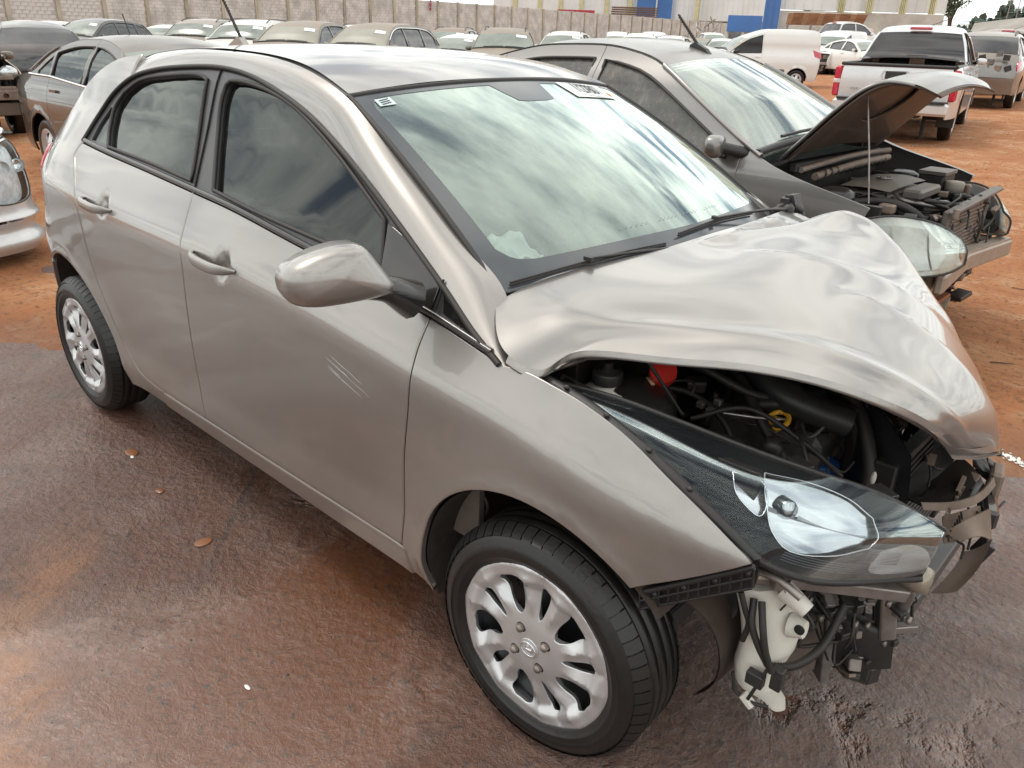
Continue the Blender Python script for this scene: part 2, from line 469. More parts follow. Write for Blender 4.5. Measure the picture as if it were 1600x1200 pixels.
# ------------------------------------------------------------------ materials
def mat(name): m = bpy.data.materials.new(name); m.use_nodes = True; return m
class NT:
    def __init__(s, m): s.t = m.node_tree; s.t.nodes.clear(); s.out = s.n('OutputMaterial')
    def n(s, ty, **kw):
        x = s.t.nodes.new('ShaderNode'+ty)
        for k, v in kw.items():
            if hasattr(x, k) and k not in x.inputs: setattr(x, k, v)
        return x
    def set(s, x, k, v):
        i = x.inputs[k]
        if isinstance(v, bpy.types.NodeSocket): s.t.links.new(v, i)
        elif isinstance(v, (tuple, list)) and len(v) == 3 and i.type == 'RGBA': i.default_value = (*v, 1)
        else: i.default_value = v
        return x
    def math(s, op, a, b=0., c=None, clamp=False):
        x = s.n('Math'); x.operation = op; x.use_clamp = clamp; s.set(x, 0, a); s.set(x, 1, b)
        if c is not None: s.set(x, 2, c)
        return x.outputs[0]
    def noise(s, scale, detail=4, rough=.5, vec=None, dist=0., col=False):
        x = s.n('TexNoise'); s.set(x, 'Scale', scale); s.set(x, 'Detail', detail); s.set(x, 'Roughness', rough); s.set(x, 'Distortion', dist)
        if vec is not None: s.set(x, 'Vector', vec)
        return x.outputs[1 if col else 0]
    def ramp(s, f, a, b, lo=0., hi=1., smooth=True):
        x = s.n('MapRange'); x.interpolation_type = 'SMOOTHSTEP' if smooth else 'LINEAR'; x.clamp = True
        s.set(x, 0, f); s.set(x, 1, a); s.set(x, 2, b); s.set(x, 3, lo); s.set(x, 4, hi); return x.outputs[0]
    def mix(s, f, a, b, mode='MIX'):
        x = s.n('MixRGB'); x.blend_type = mode; s.set(x, 0, f); s.set(x, 1, a); s.set(x, 2, b); return x.outputs[0]
    def bump(s, h, dist=.01, strength=1., nrm=None):
        x = s.n('Bump'); s.set(x, 'Height', h); s.set(x, 'Distance', dist); s.set(x, 'Strength', strength)
        if nrm is not None: s.set(x, 'Normal', nrm)
        return x.outputs[0]
    def bsdf(s, color=(.5, .5, .5), rough=.5, metal=0., coat=0., spec=.5, normal=None, coatr=.04, **kw):
        x = s.n('BsdfPrincipled'); s.set(x, 'Base Color', color); s.set(x, 'Roughness', rough); s.set(x, 'Metallic', metal)
        s.set(x, 'Coat Weight', coat); s.set(x, 'Coat Roughness', coatr); s.set(x, 'Specular IOR Level', spec)
        if normal is not None: s.set(x, 'Normal', normal)
        for k, v in kw.items(): s.set(x, k, v)
        return x
    def obj(s): return s.n('TexCoord').outputs['Object']
    def pos(s): return s.n('NewGeometry').outputs['Position']
    def end(s, x): s.t.links.new(x if isinstance(x, bpy.types.NodeSocket) else x.outputs[0], s.out.inputs[0])
_mc = {}
def simple(name, color, rough=.5, metal=0., coat=0., var=.15, scale=12., bump=0., spec=.5, dust=0., dustc=(.42, .25, .15), coatr=.05, bscale=None):
    """surface with colour variation and, where asked, dust lying on its upward faces"""
    if name in _mc: return _mc[name]
    m = mat(name); t = NT(m); p = t.obj(); n = t.noise(scale, 5, .6, p)
    dark = tuple(c*(1-var) for c in color); lite = tuple(min(1, c*(1+var)) for c in color)
    c = t.mix(t.ramp(n, .3, .7), dark, lite); r = t.math('ADD', rough-.06, t.math('MULTIPLY', n, .12))
    mt = metal; ct = coat
    if dust > 0:
        up = t.n('SeparateXYZ'); t.set(up, 0, t.n('NewGeometry').outputs['Normal'])
        a = t.ramp(up.outputs[2], -.25, .9, .25, 1.); b = t.ramp(t.noise(3.2, 6, .65, p), .25, .75, .45, 1.1)
        k = t.math('MULTIPLY', t.math('MULTIPLY', a, b), dust, clamp=True)
        c = t.mix(k, c, dustc); r = t.math('ADD', r, t.math('MULTIPLY', k, .45), clamp=True)
        inv = t.math('SUBTRACT', 1., k, clamp=True); mt = t.math('MULTIPLY', inv, metal); ct = t.math('MULTIPLY', inv, coat)
    nr = t.bump(t.noise(bscale or scale*6, 3, .5, p), .0012, bump*1.5) if bump else None
    t.end(t.bsdf(c, r, mt, ct, spec, nr, coatr)); _mc[name] = m
    return m

# ------------------------------------------------------------------ shared materials
def m_paint(name, color, metal=.75, rough=.34, dust=.0, coat=1., dustc=(.40, .25, .16), flake=.06):
    if name in _mc: return _mc[name]
    m = mat(name); t = NT(m); p = t.obj()
    n = t.noise(2.1, 5, .6, p); fl = t.noise(2400, 1, .5, p)
    c = t.mix(t.ramp(fl, .3, .7), tuple(x*(1-flake) for x in color), tuple(min(1, x*(1+flake)) for x in color))
    s1 = t.noise(7, 6, .7, p, 1.2); grime = t.ramp(s1, .45, .8, 0, .35)
    z = t.n('SeparateXYZ'); t.set(z, 0, p); low = t.math('ADD', t.ramp(z.outputs[2], .15, .75, 1., 0.), t.math('MULTIPLY', t.math('MULTIPLY', t.ramp(t.noise(85, 3, .6, p), .56, .66), t.ramp(t.noise(5, 3, .6, p), .40, .60)), t.ramp(z.outputs[2], .22, .62, 1.6, 0.)))
    k = t.math('MULTIPLY', t.math('ADD', t.math('MULTIPLY', grime, .35), t.math('MULTIPLY', low, t.math('MULTIPLY', n, .34))), 1., clamp=True)
    if dust > 0:
        up = t.n('SeparateXYZ'); t.set(up, 0, t.n('NewGeometry').outputs['Normal'])
        a = t.ramp(up.outputs[2], .2, .97, .14, 1.); b = t.ramp(t.noise(2.4, 6, .65, p), .25, .75, .55, 1.1)
        k = t.math('MAXIMUM', k, t.math('MULTIPLY', t.math('MULTIPLY', a, b), dust), clamp=True)
    c = t.mix(k, c, dustc)
    inv = t.math('SUBTRACT', 1., k, clamp=True)
    r = t.math('ADD', rough, t.math('MULTIPLY', k, .4), clamp=True)
    mt = t.math('MULTIPLY', inv, metal); ct = t.math('MULTIPLY', inv, coat)
    x = t.bsdf(c, r, mt, ct, .5, None, .03); t.set(x, 'Coat IOR', 1.55)
    t.set(x, 'Coat Roughness', t.math('ADD', .02, t.math('MULTIPLY', k, .5)))
    t.end(x); _mc[name] = m; return m
def m_glass(name, tint=(.5, .6, .57), dark=.0, dust=.12, refl=1., dustc=(.55, .52, .47), streak=True, ior=1.5, gcol=(.95, 1., .98)):
    """thin pane: sees through with a tint, mirrors by Fresnel, a film of dust on top"""
    if name in _mc: return _mc[name]
    m = mat(name); t = NT(m); p = t.obj()
    fr = t.n('Fresnel'); t.set(fr, 'IOR', ior)
    tr = t.n('BsdfTransparent'); t.set(tr, 'Color', tint)
    gl = t.n('BsdfGlossy'); t.set(gl, 'Roughness', .012); t.set(gl, 'Color', gcol)
    mx = t.n('MixShader'); t.set(mx, 0, t.math('MULTIPLY', fr.outputs[0], refl, clamp=True)); t.set(mx, 1, tr.outputs[0]); t.set(mx, 2, gl.outputs[0])
    if dust > 0:
        df = t.n('BsdfDiffuse'); t.set(df, 'Color', dustc)
        n = t.noise(3.0, 7, .7, p, .4)
        mp = t.n('Mapping'); t.set(mp, 'Vector', p); t.set(mp, 'Scale', (9., 9., 1.2))
        n2 = t.noise(4.0, 6, .7, mp.outputs[0])
        k = t.math('MULTIPLY', t.math('ADD', t.ramp(n, .3, .8), t.math('MULTIPLY', t.ramp(n2, .45, .8), .8 if streak else 0.)), dust)
        k = t.math('ADD', k, dust*.5, clamp=True)
        m2 = t.n('MixShader'); t.set(m2, 0, k); t.set(m2, 1, mx.outputs[0]); t.set(m2, 2, df.outputs[0]); t.end(m2)
    else: t.end(mx)
    _mc[name] = m; return m
def m_wetdark(): return simple('oily_black', (.022, .021, .02), .38, 0, .25, .3, 20, .25, dust=.10, dustc=(.14, .09, .06))
PAINT = m_paint('greige_paint', (.315, .297, .280), .80, .32, dust=.12, coat=.95, flake=.10)
BLACKP = simple('black_plastic', (.018, .018, .019), .42, 0, 0, .2, 30, .08, dust=.10, dustc=(.18, .13, .10))
RUBBER = simple('rubber', (.014, .014, .014), .55, 0, 0, .2, 25, .1, dust=.05)
TYRE = simple('tyre_rubber', (.009, .009, .009), .34, 0, 0, .25, 18, .3, dust=.05, dustc=(.14, .09, .06))
GLOSSB = simple('gloss_black', (.012, .012, .013), .18, 0, .5, .1, 9, dust=.16, dustc=(.2, .16, .13))
TRIMB = simple('satin_black_trim', (.035, .036, .040), .36, 0, .25, .15, 14, dust=.2, dustc=(.20, .17, .15))
CHROME = simple('chrome', (.85, .85, .86), .10, 1., 0, .04, 9)
ALU = simple('bare_aluminium', (.62, .60, .58), .34, 1., 0, .12, 16, .1, dust=.25)
STEEL = simple('dull_steel', (.28, .26, .25), .45, .9, 0, .25, 14, .15, dust=.2)
GREYM = simple('grey_engine_metal', (.16, .155, .15), .5, .6, 0, .3, 22, .35, dust=.2, dustc=(.25, .17, .12))
WHEELS = simple('wheel_silver', (.60, .60, .605), .30, .68, .4, .06, 7, .02, dust=.08, dustc=(.33, .24, .2))
OILY = m_wetdark()
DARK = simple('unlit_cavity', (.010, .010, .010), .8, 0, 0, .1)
WHITEPL = simple('milky_plastic', (.70, .67, .60), .45, 0, 0, .08, 8, .05, dust=.18, dustc=(.40, .28, .2))
REDPL = simple('red_plastic', (.55, .03, .02), .4, 0, .2, .15)
YELLOWPL = simple('yellow_plastic', (.75, .40, .03), .45, 0, .1, .1)
BLUEPL = simple('blue_tape', (.03, .13, .42), .45, 0, .2, .2, 20, .3)
CLOTH = simple('seat_cloth', (.045, .045, .048), .85, 0, 0, .2, 60, .3)
DASHM = simple('dash_plastic', (.035, .035, .036), .6, 0, 0, .15, 80, .25)
WHITEC = simple('white_cloth', (.82, .82, .80), .8, 0, 0, .04, 10, .2)
GLASS_WS = m_glass('windscreen_glass', (.82, .93, .87), dust=.15, refl=3.5, dustc=(.60, .68, .60), streak=False, gcol=(.84, .96, .90))
GLASS_TINT = m_glass('tinted_glass', (.025, .028, .032), dust=.022, refl=1.1, dustc=(.4, .39, .37))
GLASS_CLEAR = m_glass('lamp_lens', (.95, .97, .98), dust=.008, refl=.45, streak=False)
GLASS_DUSTY = m_glass('dusty_windscreen', (.55, .62, .56), dust=.30, refl=2.0, dustc=(.50, .50, .42))

# ------------------------------------------------------------------ wheels (built with the axle along y, outer face towards -y, centre at the origin)
def tyre_mb(R=.2885, rim=.200, w=.185, tread=True, n=96):
    h = w/2
    prof = [(rim-.012, -h+.03), (rim-.002, -h+.010), (rim+.010, -h+.006), (rim+.018, -h-.001), (rim+.022, -h-.0028), (rim+.028, -h-.0022), (rim+.040, -h-.0045), (R-.052, -h-.0058), (R-.044, -h-.0045), (R-.040, -h-.0010), (R-.030, -h+.003), (R-.014, -h+.014), (R-.005, -h+.027)]
    gro = [-.045, -.016, .016, .045] if tread else []
    y = -h+.030
    ctr = []
    for g in gro:
        ctr += [(R, g-.0055), (R-.008, g-.0035), (R-.008, g+.0035), (R, g+.0055)]
    prof += ctr
    prof += [(R-.005, h-.027), (R-.014, h-.014), (R-.05, h), (rim, h-.02), (rim-.012, h-.05)]
    mb = MB()
    V = np.array(prof)[::-1]
    # lathe with sharp grooves, flat weld of small profile steps
    lathe(np.array(prof), n, 'y', mb=mb, smooth=True)
    if tread:
        # shoulder blocks: short ribs across each shoulder, raised above the carcass
        k = 60
        for i in range(k):
            a = 2*math.pi*i/k
            for sg in (-1, 1):
                P = []
                for rr, yy in ((R-.021, sg*(h-.0065)), (R-.0105, sg*(h-.0175)), (R-.0022, sg*(h-.030)), (R-.0004, sg*(h-.038))):
                    for da in (-.0455, .0455): P.append((rr*math.sin(a+da), yy, rr*math.cos(a+da)))
                P = np.array(P); c = P.mean(0); nn = np.array([math.sin(a), sg*.6, math.cos(a)]); nn /= np.linalg.norm(nn)
                top = P+nn*.0016
                F = [(0, 1, 3, 2), (2, 3, 5, 4), (4, 5, 7, 6)]
                mb.add(top, F, np.tile(nn, (8, 1)))
                for q in ((0, 2, 4, 6), (1, 3, 5, 7)):
                    for e in range(3):
                        s_ = [P[q[e]], P[q[e+1]], top[q[e+1]], top[q[e]]]; tn = np.array([math.cos(a), 0, -math.sin(a)])*(-1 if q[0] == 0 else 1)
                        mb.add(s_, [(0, 1, 2, 3)], np.tile(tn, (4, 1)))
    return mb
class Disc(Surf):
    out = np.array([0, -1., 0])
    def __init__(s, f): s.f = f
    def __call__(s, u, v): return np.stack([u, -s.f(u, v), v], 1)
def hero_cover():
    """silver wheel cover: five pairs of spokes, wide and narrow openings alternating"""
    def hgt(u, v):
        r = np.hypot(u, v); a = np.arctan2(v, u)
        base = .030-.020*smooth01((r-.045)/.12)+.014*smooth01((r-.150)/.030)-.010*smooth01((r-.198)/.016)
        k = 2*math.pi/5
        d = (a-.9*(r-.083)-math.radians(12)+k/2) % k-k/2                 # angle from the middle of a narrow opening
        rid = np.maximum(0, 1-np.abs(np.abs(d)-.27)/.20)*.0125*smooth01((r-.078)/.05)*(1-.75*smooth01((r-.165)/.03))-.004*np.exp(-(d/.045)**2)*smooth01((r-.14)/.02)*(1-smooth01((r-.19)/.01))
        dish = np.exp(-((np.abs(d)-.46)/.09)**2)*.0035*smooth01((r-.085)/.04)*(1-smooth01((r-.15)/.03))
        return base+rid-dish
    holes = []
    for i in range(5):
        a = math.radians(12)+i*2*math.pi/5
        ca, sa = math.cos(a), math.sin(a)
        def R_(pts):
            p = np.array(pts); tw = .9*(p[:, 0]-.083); p = np.stack([p[:, 0]*np.cos(tw)-p[:, 1]*np.sin(tw), p[:, 0]*np.sin(tw)+p[:, 1]*np.cos(tw)], 1); return np.stack([p[:, 0]*ca-p[:, 1]*sa, p[:, 0]*sa+p[:, 1]*ca], 1)
        q = spl([(.082, 0), (.090, .006), (.115, .010), (.148, .0135), (.162, .010), (.166, 0), (.162, -.010), (.148, -.0135), (.115, -.010), (.090, -.006), (.082, 0)], 40)[:-1]
        holes.append(R_(q))
        a += math.pi/5; ca, sa = math.cos(a), math.sin(a)
        q = spl([(.081, 0), (.089, .012), (.112, .021), (.142, .025), (.162, .032), (.174, .018), (.174, 0), (.174, -.018), (.162, -.032), (.142, -.025), (.112, -.021), (.089, -.012), (.081, 0)], 44)[:-1]
        holes.append(R_(q))
    for i in range(4):
        a = math.radians(40)+i*math.pi/2
        holes.append(circle(.050*math.cos(a), .050*math.sin(a), .0145, 18))
    return patch(Disc(hgt), circle(0, 0, .211, 72), holes, step=.0065, thick=.016, bev=.0022)
def emblem_mb(h):
    """slanted H in an oval"""
    mb = MB()
    ring = [(.0165*math.cos(t)*1.25, -h, .0165*math.sin(t)) for t in np.linspace(0, 2*math.pi, 37)]
    tube(ring, .0014, 6, mb=mb, cap=False)
    sl = .30
    for pts in ([(-.009, -.009), (-.006, .009)], [(.006, -.009), (.010, .009)], [(-.0085, -.002), (.0085, .002)]):
        tube([(x+z*sl, -h, z) for x, z in pts], .0022, 6, mb=mb)
    return mb
def make_hero_wheel(parent, name='wheel', loc=(0, 0, 0), rz=0., flip=False, spin=0.):
    w = empty(name, loc, rz + (math.pi if flip else 0), parent)
    tyre_mb().build('tyre', TYRE, w)
    y0 = -.062
    cov = hero_cover(); cov.xf(Matrix.Translation((0, y0, 0))@Matrix.Rotation(spin, 4, 'Y')); cv = cov.build('wheel_cover', WHEELS, w)
    lip = lathe([(.204, y0-.012), (.2145, y0-.015), (.2180, y0-.008), (.216, y0+.004)][::-1], 72, 'y'); lip.build('rim_lip', BLACKP, w)
    back = lathe([(.0, y0+.040), (.06, y0+.036), (.085, y0+.06), (.15, y0+.055), (.172, y0+.02), (.19, y0+.015), (.196, y0+.002)][::-1], 48, 'y')
    for i in range(8):
        a = i*math.pi/4; lathe([(.016, .0), (.016, -.004), (.011, -.004), (.0, .006)], 12, 'y', (.125*math.cos(a), y0+.050, .125*math.sin(a)), mb=back)
    back.build('steel_rim', simple('black_steel', (.02, .02, .021), .4, .2, .2, .2, 12), w)
    for i in range(4):
        a = math.radians(40)+i*math.pi/2+spin*-1
        nut = MB(); r = .0105
        hexp = [(r*math.cos(k*math.pi/3+.2), r*math.sin(k*math.pi/3+.2)) for k in range(6)]
        prism(hexp, -.034, -.008, 'y', mb=nut); blob((0, -.034, 0), (.0095, .007, .0095), 12, 6, mb=nut)
        lathe([(.0145, -.004), (.0145, -.012), (.0105, -.013)][::-1], 16, 'y', mb=nut)
        nut.xf(Matrix.Translation((.050*math.cos(a), y0, .050*math.sin(a)))); nut.build('lug_nut', STEEL, w)
    lathe([(.0255, y0-.0305), (.0235, y0-.0335), (.0, y0-.0350)][::-1], 32, 'y').build('centre_cap', WHEELS, w)
    e = emblem_mb(0); e.xf(Matrix.Translation((0, y0-.0352, 0))@Matrix.Rotation(spin, 4, 'Y')@Matrix.Scale(1, 4)); e.build('emblem', CHROME, w)
    hub = lathe([(.0, .02), (.13, .02), (.13, .03), (.0, .032)], 24, 'y'); hub.build('brake_disc', STEEL, w)
    return w

# ------------------------------------------------------------------ the silver-beige hatchback in front (x forward, y to its left, wheelbase -1.25..1.25)
_zs = [.10, .16, .22, .27, .31, .36, .43, .52, .62, .72, .79, .840, .872, .93, .975, 1.03, 1.10, 1.20, 1.30, 1.38, 1.43, 1.475]
_ws = [.735, .760, .783, .800, .812, .816, .819, .829, .838, .8425, .8425, .8415, .8365, .803, .777, .7495, .715, .668, .622, .582, .545, .485]
_zz = np.linspace(.05, 1.6, 400); _ww = cub(_zs, _ws, _zz)
_k = np.exp(-np.linspace(-2, 2, 13)**2); _wp = np.convolve(np.pad(_ww, 6, 'edge'), _k/_k.sum(), 'same')[6:-6]
def Wh(x, z):
    x = np.asarray(x, float); z = np.asarray(z, float)
    zs = cub([-1.9, -1.25, -.75, .1, .49, .87, 1.2, 1.5, 1.9], [1.03, 1.0, .97, .94, .91, .865, .83, .775, .70], x)
    wgt = smooth01((z-.42)/.35)*(1-smooth01((z-1.02)/.25))
    w = np.interp(z-(zs-.905)*wgt, _zz, _wp)
    s = 1-.24*np.clip((x-1.2)/.8, 0, 2)**2.3-.175/.84*np.clip(-.9-x, 0, 2)**3
    w = w*s
    w = w-.24*np.clip(-1.30-x, 0, 1)**1.25*smooth01((z-.64)/.34)*(1-.45*smooth01((z-1.10)/.2))
    for c, rr in ((1.25, .372), (-1.25, .387)):
        d = np.hypot(x-c, z-.295); w = w+.011*np.exp(-((d-rr)/.030)**2)*(z > .2)+.004*np.exp(-((d-rr-.05)/.05)**2)
    return w
RX, LX = Side(Wh, -1), Side(Wh, 1)
def arch(c, r, a0, a1, n=40, z=.295): return circle(c, z, r, n, math.radians(a0), math.radians(a1))
belt = np.array([(-1.11, 1.118), (-.85, 1.100), (-.60, 1.086), (-.24, 1.064), (0, 1.048), (.266, 1.020), (.553, .988), (.749, .964), (.862, .948), (1.09, .908)])
def bz(x): return cub(belt[:, 0], belt[:, 1], x)
dlo_top = np.array([(1.09, .906), (.996, .947), (.893, 1.003), (.799, 1.053), (.669, 1.122), (.545, 1.183), (.377, 1.255), (.197, 1.321), (.008, 1.370), (-.18, 1.402), (-.33, 1.412), (-.50, 1.408), (-.77, 1.384), (-.918, 1.350), (-1.036, 1.282), (-1.095, 1.200), (-1.115, 1.122)])
roof_edge = np.array([(1.12, .750, .880), (1.06, .700, .940), (.984, .655, 1.012), (.885, .643, 1.067), (.75, .630, 1.143), (.62, .613, 1.215), (.46, .594, 1.303), (.33, .580, 1.372), (.12, .548, 1.425), (-.10, .522, 1.450), (-.33, .506, 1.458), (-.60, .50, 1.456), (-.77, .498, 1.446), (-.92, .497, 1.430)])
rear_loop = np.array([(-.92, 1.430), (-1.10, 1.402), (-1.26, 1.330), (-1.40, 1.215), (-1.53, 1.105), (-1.63, 1.045), (-1.74, .97), (-1.82, .85), (-1.865, .68), (-1.87, .50), (-1.84, .33)])
dtop = spl(dlo_top, 90)
def seg(c, x0, x1):
    """part of a curve between two x positions"""
    c = np.asarray(c); m = (c[:, 0] >= min(x0, x1)) & (c[:, 0] <= max(x0, x1)); q = c[m]
    return q if (len(q) < 2 or (q[0, 0]-q[-1, 0])*(x0-x1) > 0) else q[::-1]
def bline(x0, x1, dz=0, n=30): x = np.linspace(x0, x1, n); return np.stack([x, bz(x)+dz], 1)
fd_front = spl([(.862, .948), (.860, .89), (.868, .838), (.862, .742), (.837, .597), (.815, .45), (.790, .318)], 30)
fd_rear = spl([(-.232, 1.064), (-.220, .995), (-.190, .893), (-.195, .768), (-.218, .587), (-.240, .40), (-.240, .305)], 30)
rd_rear = spl([(-1.130, 1.075), (-1.05, 1.010), (-.995, .955), (-.965, .86), (-.955, .76), (-.930, .66), (-.878, .54), (-.822, .42), (-.75, .335), (-.66, .306), (-.56, .298)], 50)

hero = empty('hatchback_car', (0, 0, 0))
tag(hero, 'greige silver hatchback with crumpled hood and missing front bumper in the foreground', 'car')
def hpart(mb, name, m, parent=None, **k): return mb.build(name, m, parent if parent is not None else hero, **k)
G = .0042
doors = {}
for sgn, SF in ((-1, RX), (1, LX)):
    # front fender
    fen = loop(fd_front[::-1], bline(.862, 1.09), spl([(1.09, .908), (1.16, .911), (1.235, .902), (1.30, .891), (1.409, .858), (1.515, .808), (1.612, .760), (1.692, .716)], 30),
               spl([(1.692, .716), (1.597, .650), (1.498, .588)], 10), arch(1.25, .372, 50, 193, 50), [(.885, .225), (.80, .225), (.792, .318)])
    if sgn > 0:      # far fender: pushed back and torn off ahead of the wheel
        fen = loop(fd_front[::-1], bline(.862, 1.09), [(1.09, .93), (1.16, .90), (1.22, .84), (1.26, .76), (1.24, .665)], arch(1.25, .372, 92, 193, 40), [(.885, .225), (.80, .225), (.792, .318)])
    hpart(patch(SF, inset(fen, G), step=.022, thick=.016), 'front_fender', PAINT)
    # doors
    fd = loop(fd_rear, spl([(-.240, .305), (.18, .309), (.50, .312), (.788, .318)], 20), fd_front[::-1], bline(.862, -.232))
    rd = loop(rd_rear, spl([(-.56, .298), (-.40, .302), (-.240, .305)], 8), fd_rear[::-1], bline(-.232, -1.11), [(-1.125, 1.10)])
    # dished finger cups behind the handles
    cups = [(.045, .905, .056), (-.77, .945, .052)]
    class DoorS(Side):
        def __call__(s, u, v):
            P = Side.__call__(s, u, v)
            for a, b, r in cups:
                d = np.hypot(u-a, (v-b)*1.05); P[:, 1] -= s.sgn*.016*(1-smooth01((d-.012)/(r-.012)))
            return P
    DS = DoorS(Wh, sgn)
    d1 = hpart(patch(DS, inset(fd, G), step=.02, thick=.018), 'front_door', PAINT)
    d2 = hpart(patch(DS, inset(rd, G), step=.02, thick=.018), 'rear_door', PAINT)
    doors[sgn] = (d1, d2)
    # quarter panel with the hind pillar
    q = loop(rd_rear[::-1], [(-1.130, 1.075), (-1.125, 1.10), (-1.115, 1.122)], seg(dtop, -1.115, -.92), [(-.92, 1.350), (-.92, 1.430)], spl(rear_loop, 50)[:34],
             spl([(-1.745, .965), (-1.73, .90), (-1.70, .80), (-1.66, .62)], 12), arch(-1.25, .387, 123, -9, 50), [(-.87, .232), (-.60, .228), (-.56, .298)])
    hpart(patch(SF, inset(q, G*.6), step=.024, off=.0025, thick=.018, bev=.005), 'quarter_panel', PAINT)
    rb = loop([(-1.66, .61), (-1.70, .79), (-1.80, .82)], spl([(-1.82, .80), (-1.865, .68), (-1.87, .50), (-1.84, .25)], 12), [(-1.60, .21), (-1.60, .30)], arch(-1.25, .387, 5, 52, 16)[::1]*[-1, 1]*[1, 1]+[-2.5, 0])
    hpart(patch(SF, inset(rb, G), step=.03, thick=.016), 'bumper_side', PAINT)
    # sill below the doors, standing a little proud so that its ledge catches light
    sl = loop([(-.60, .228), (.80, .225), (.805, .309)], spl([(.788, .309), (.18, .300), (-.56, .293)], 12))
    hpart(patch(SF, sl, step=.03, off=.006, thick=.03, bev=.007), 'sill', PAINT)
    # pillar and roof rail in body colour
    A = spl(dlo_top[:14], 60); A = np.stack([A[:, 0], sgn*(Wh(A[:, 0], A[:, 1])), A[:, 1]], 1)
    B = spl(roof_edge, 60)*[1, sgn, 1]
    ot = np.array([.12, sgn*.55, .8]); ot /= np.linalg.norm(ot)
    net = np.stack([A, A*.66+B*.34+ot*.012, A*.33+B*.67+ot*.013, B], 1)
    rail = Net(net[::3] if False else net[[*range(0, 60, 4), 59]], ot)
    hpart(patch(rail, [(0.0, .02), (1, .02), (1, 1), (0.0, 1)], step=.03, scale=(2.2, .2), thick=.012, bev=.002), 'roof_rail', PAINT)
    # black door frames round the glass
    dl = loop(bline(1.06, -1.20, -.001), spl([(-1.185, 1.122)]*1+[tuple(p) for p in dlo_top[::-1][1:]], 90)) if False else loop(bline(1.080, -1.11, .001), dtop[::-1])
    fg = loop(spl([(-.128, 1.084), (-.215, 1.211), (-.262, 1.316), (-.262, 1.366)], 14), spl([(-.245, 1.378), (-.19, 1.380), (-.033, 1.366), (.12, 1.334), (.288, 1.275), (.45, 1.206), (.584, 1.141), (.628, 1.118)], 30), [(.668, 1.018)], spl([(.668, 1.018), (.578, 1.026), (.366, 1.041), (.117, 1.060), (-.128, 1.084)], 12))
    rg = loop(spl([(-.900, 1.124), (-.955, 1.18), (-.983, 1.245), (-.940, 1.302)], 12), spl([(-.940, 1.302), (-.847, 1.346), (-.664, 1.372), (-.44, 1.384), (-.388, 1.374)], 20), spl([(-.388, 1.374), (-.343, 1.236), (-.268, 1.091)], 10), spl([(-.268, 1.091), (-.534, 1.108), (-.900, 1.124)], 10))
    qg = loop(spl([(-1.072, 1.132), (-1.068, 1.190), (-1.030, 1.248)], 8), spl([(-1.014, 1.250), (-.985, 1.19), (-.935, 1.130)], 8))
    
    hpart(patch(SF, inset(dl, .002), [fg, rg, qg], step=.02, off=-.004, thick=.02), 'window_frame', TRIMB)
    for nm, gp, pa in (('door_window', fg, d1), ('door_window', rg, d2), ('quarter_window', qg, hero)):
        hpart(patch(SF, inset(gp, -.006), step=.05, off=-.013, thick=.003, bev=.001), nm, GLASS_TINT, pa)
    # rubber welts: round each pane, along the belt and over the door tops
    for nm, gp, pa in (('window_seal', fg, d1), ('window_seal', rg, d2)):
        c = np.concatenate([gp, gp[:1]]); P = SF(c[:, 0], c[:, 1]); hpart(tube(P, .0065, 6, cap=False), nm, RUBBER, pa)
    c = bline(1.06, -1.10, .010, 60); P = SF(c[:, 0], c[:, 1])+np.array([0, sgn*.002, 0]); hpart(tube(P, .0085, 6), 'belt_moulding', GLOSSB)
    c = dtop; P = SF(c[:, 0], c[:, 1])+np.array([0, sgn*.002, 0]); hpart(tube(P, .0075, 6), 'door_welt', RUBBER)
    # seams of the frames at the centre pillar
    c = np.array([(-.232, 1.064), (-.292, 1.22), (-.332, 1.405)]); c = spl(c, 12); P = SF(c[:, 0], c[:, 1])+np.array([0, sgn*-.001, 0]); hpart(tube(P, .003, 5), 'pillar_seam', DARK)
    # handles
    for (hx, hz, L), pa in (((.008, .912, .118), d1), ((-.800, .950, .110), d2)):
        xs = np.linspace(-1, 1, 25); x = hx+xs*L; base = SF(x, np.full(25, hz)-xs*.006)
        lift = .040*(1-np.abs(xs)**3.2)*1.0; P = base+np.array([0, sgn, 0])*lift[:, None]
        mb = MB(); V, N = [], []
        for i, c0 in enumerate(P):
            hh = .0165*(1-.80*abs(xs[i])**5); dd = .009*(1-.7*abs(xs[i])**6)
            for k in range(12):
                th = 2*math.pi*k/12; cy_, cz_ = math.cos(th), math.sin(th)
                V.append(c0+np.array([0, sgn*dd*np.sign(cy_)*abs(cy_)**.8, hh*np.sign(cz_)*abs(cz_)**.8])); N.append((0, sgn*cy_/dd*.01, cz_/hh*.01))
        F = [(i*12+k, i*12+(k+1) % 12, (i+1)*12+(k+1) % 12, (i+1)*12+k) for i in range(24) for k in range(12)]
        mb.add(V, F, N); hpart(mb, 'door_handle', PAINT, pa)
        cu = (.012, .895) if hx > -.5 else (-.84, .925)
        lathe([(.0, 0), (.010, 0), (.010, .004), (.0, .005)], 16, 'y', tuple(SF(np.array([hx+L*.8]), np.array([hz-.004]))[0]+np.array([0, sgn*.03, 0]))).build('key_lock', PAINT, pa) if False else None
    # inner shell so that gaps show dark and nothing shines through
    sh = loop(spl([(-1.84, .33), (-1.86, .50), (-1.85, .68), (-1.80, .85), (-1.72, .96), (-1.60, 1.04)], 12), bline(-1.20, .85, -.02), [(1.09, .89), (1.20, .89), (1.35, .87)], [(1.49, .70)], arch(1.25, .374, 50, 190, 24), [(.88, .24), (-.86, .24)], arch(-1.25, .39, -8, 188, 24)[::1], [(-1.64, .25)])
    hpart(patch(SF, sh, step=.06, off=-.024, thick=.004, bev=0), 'inner_panel', DARK)
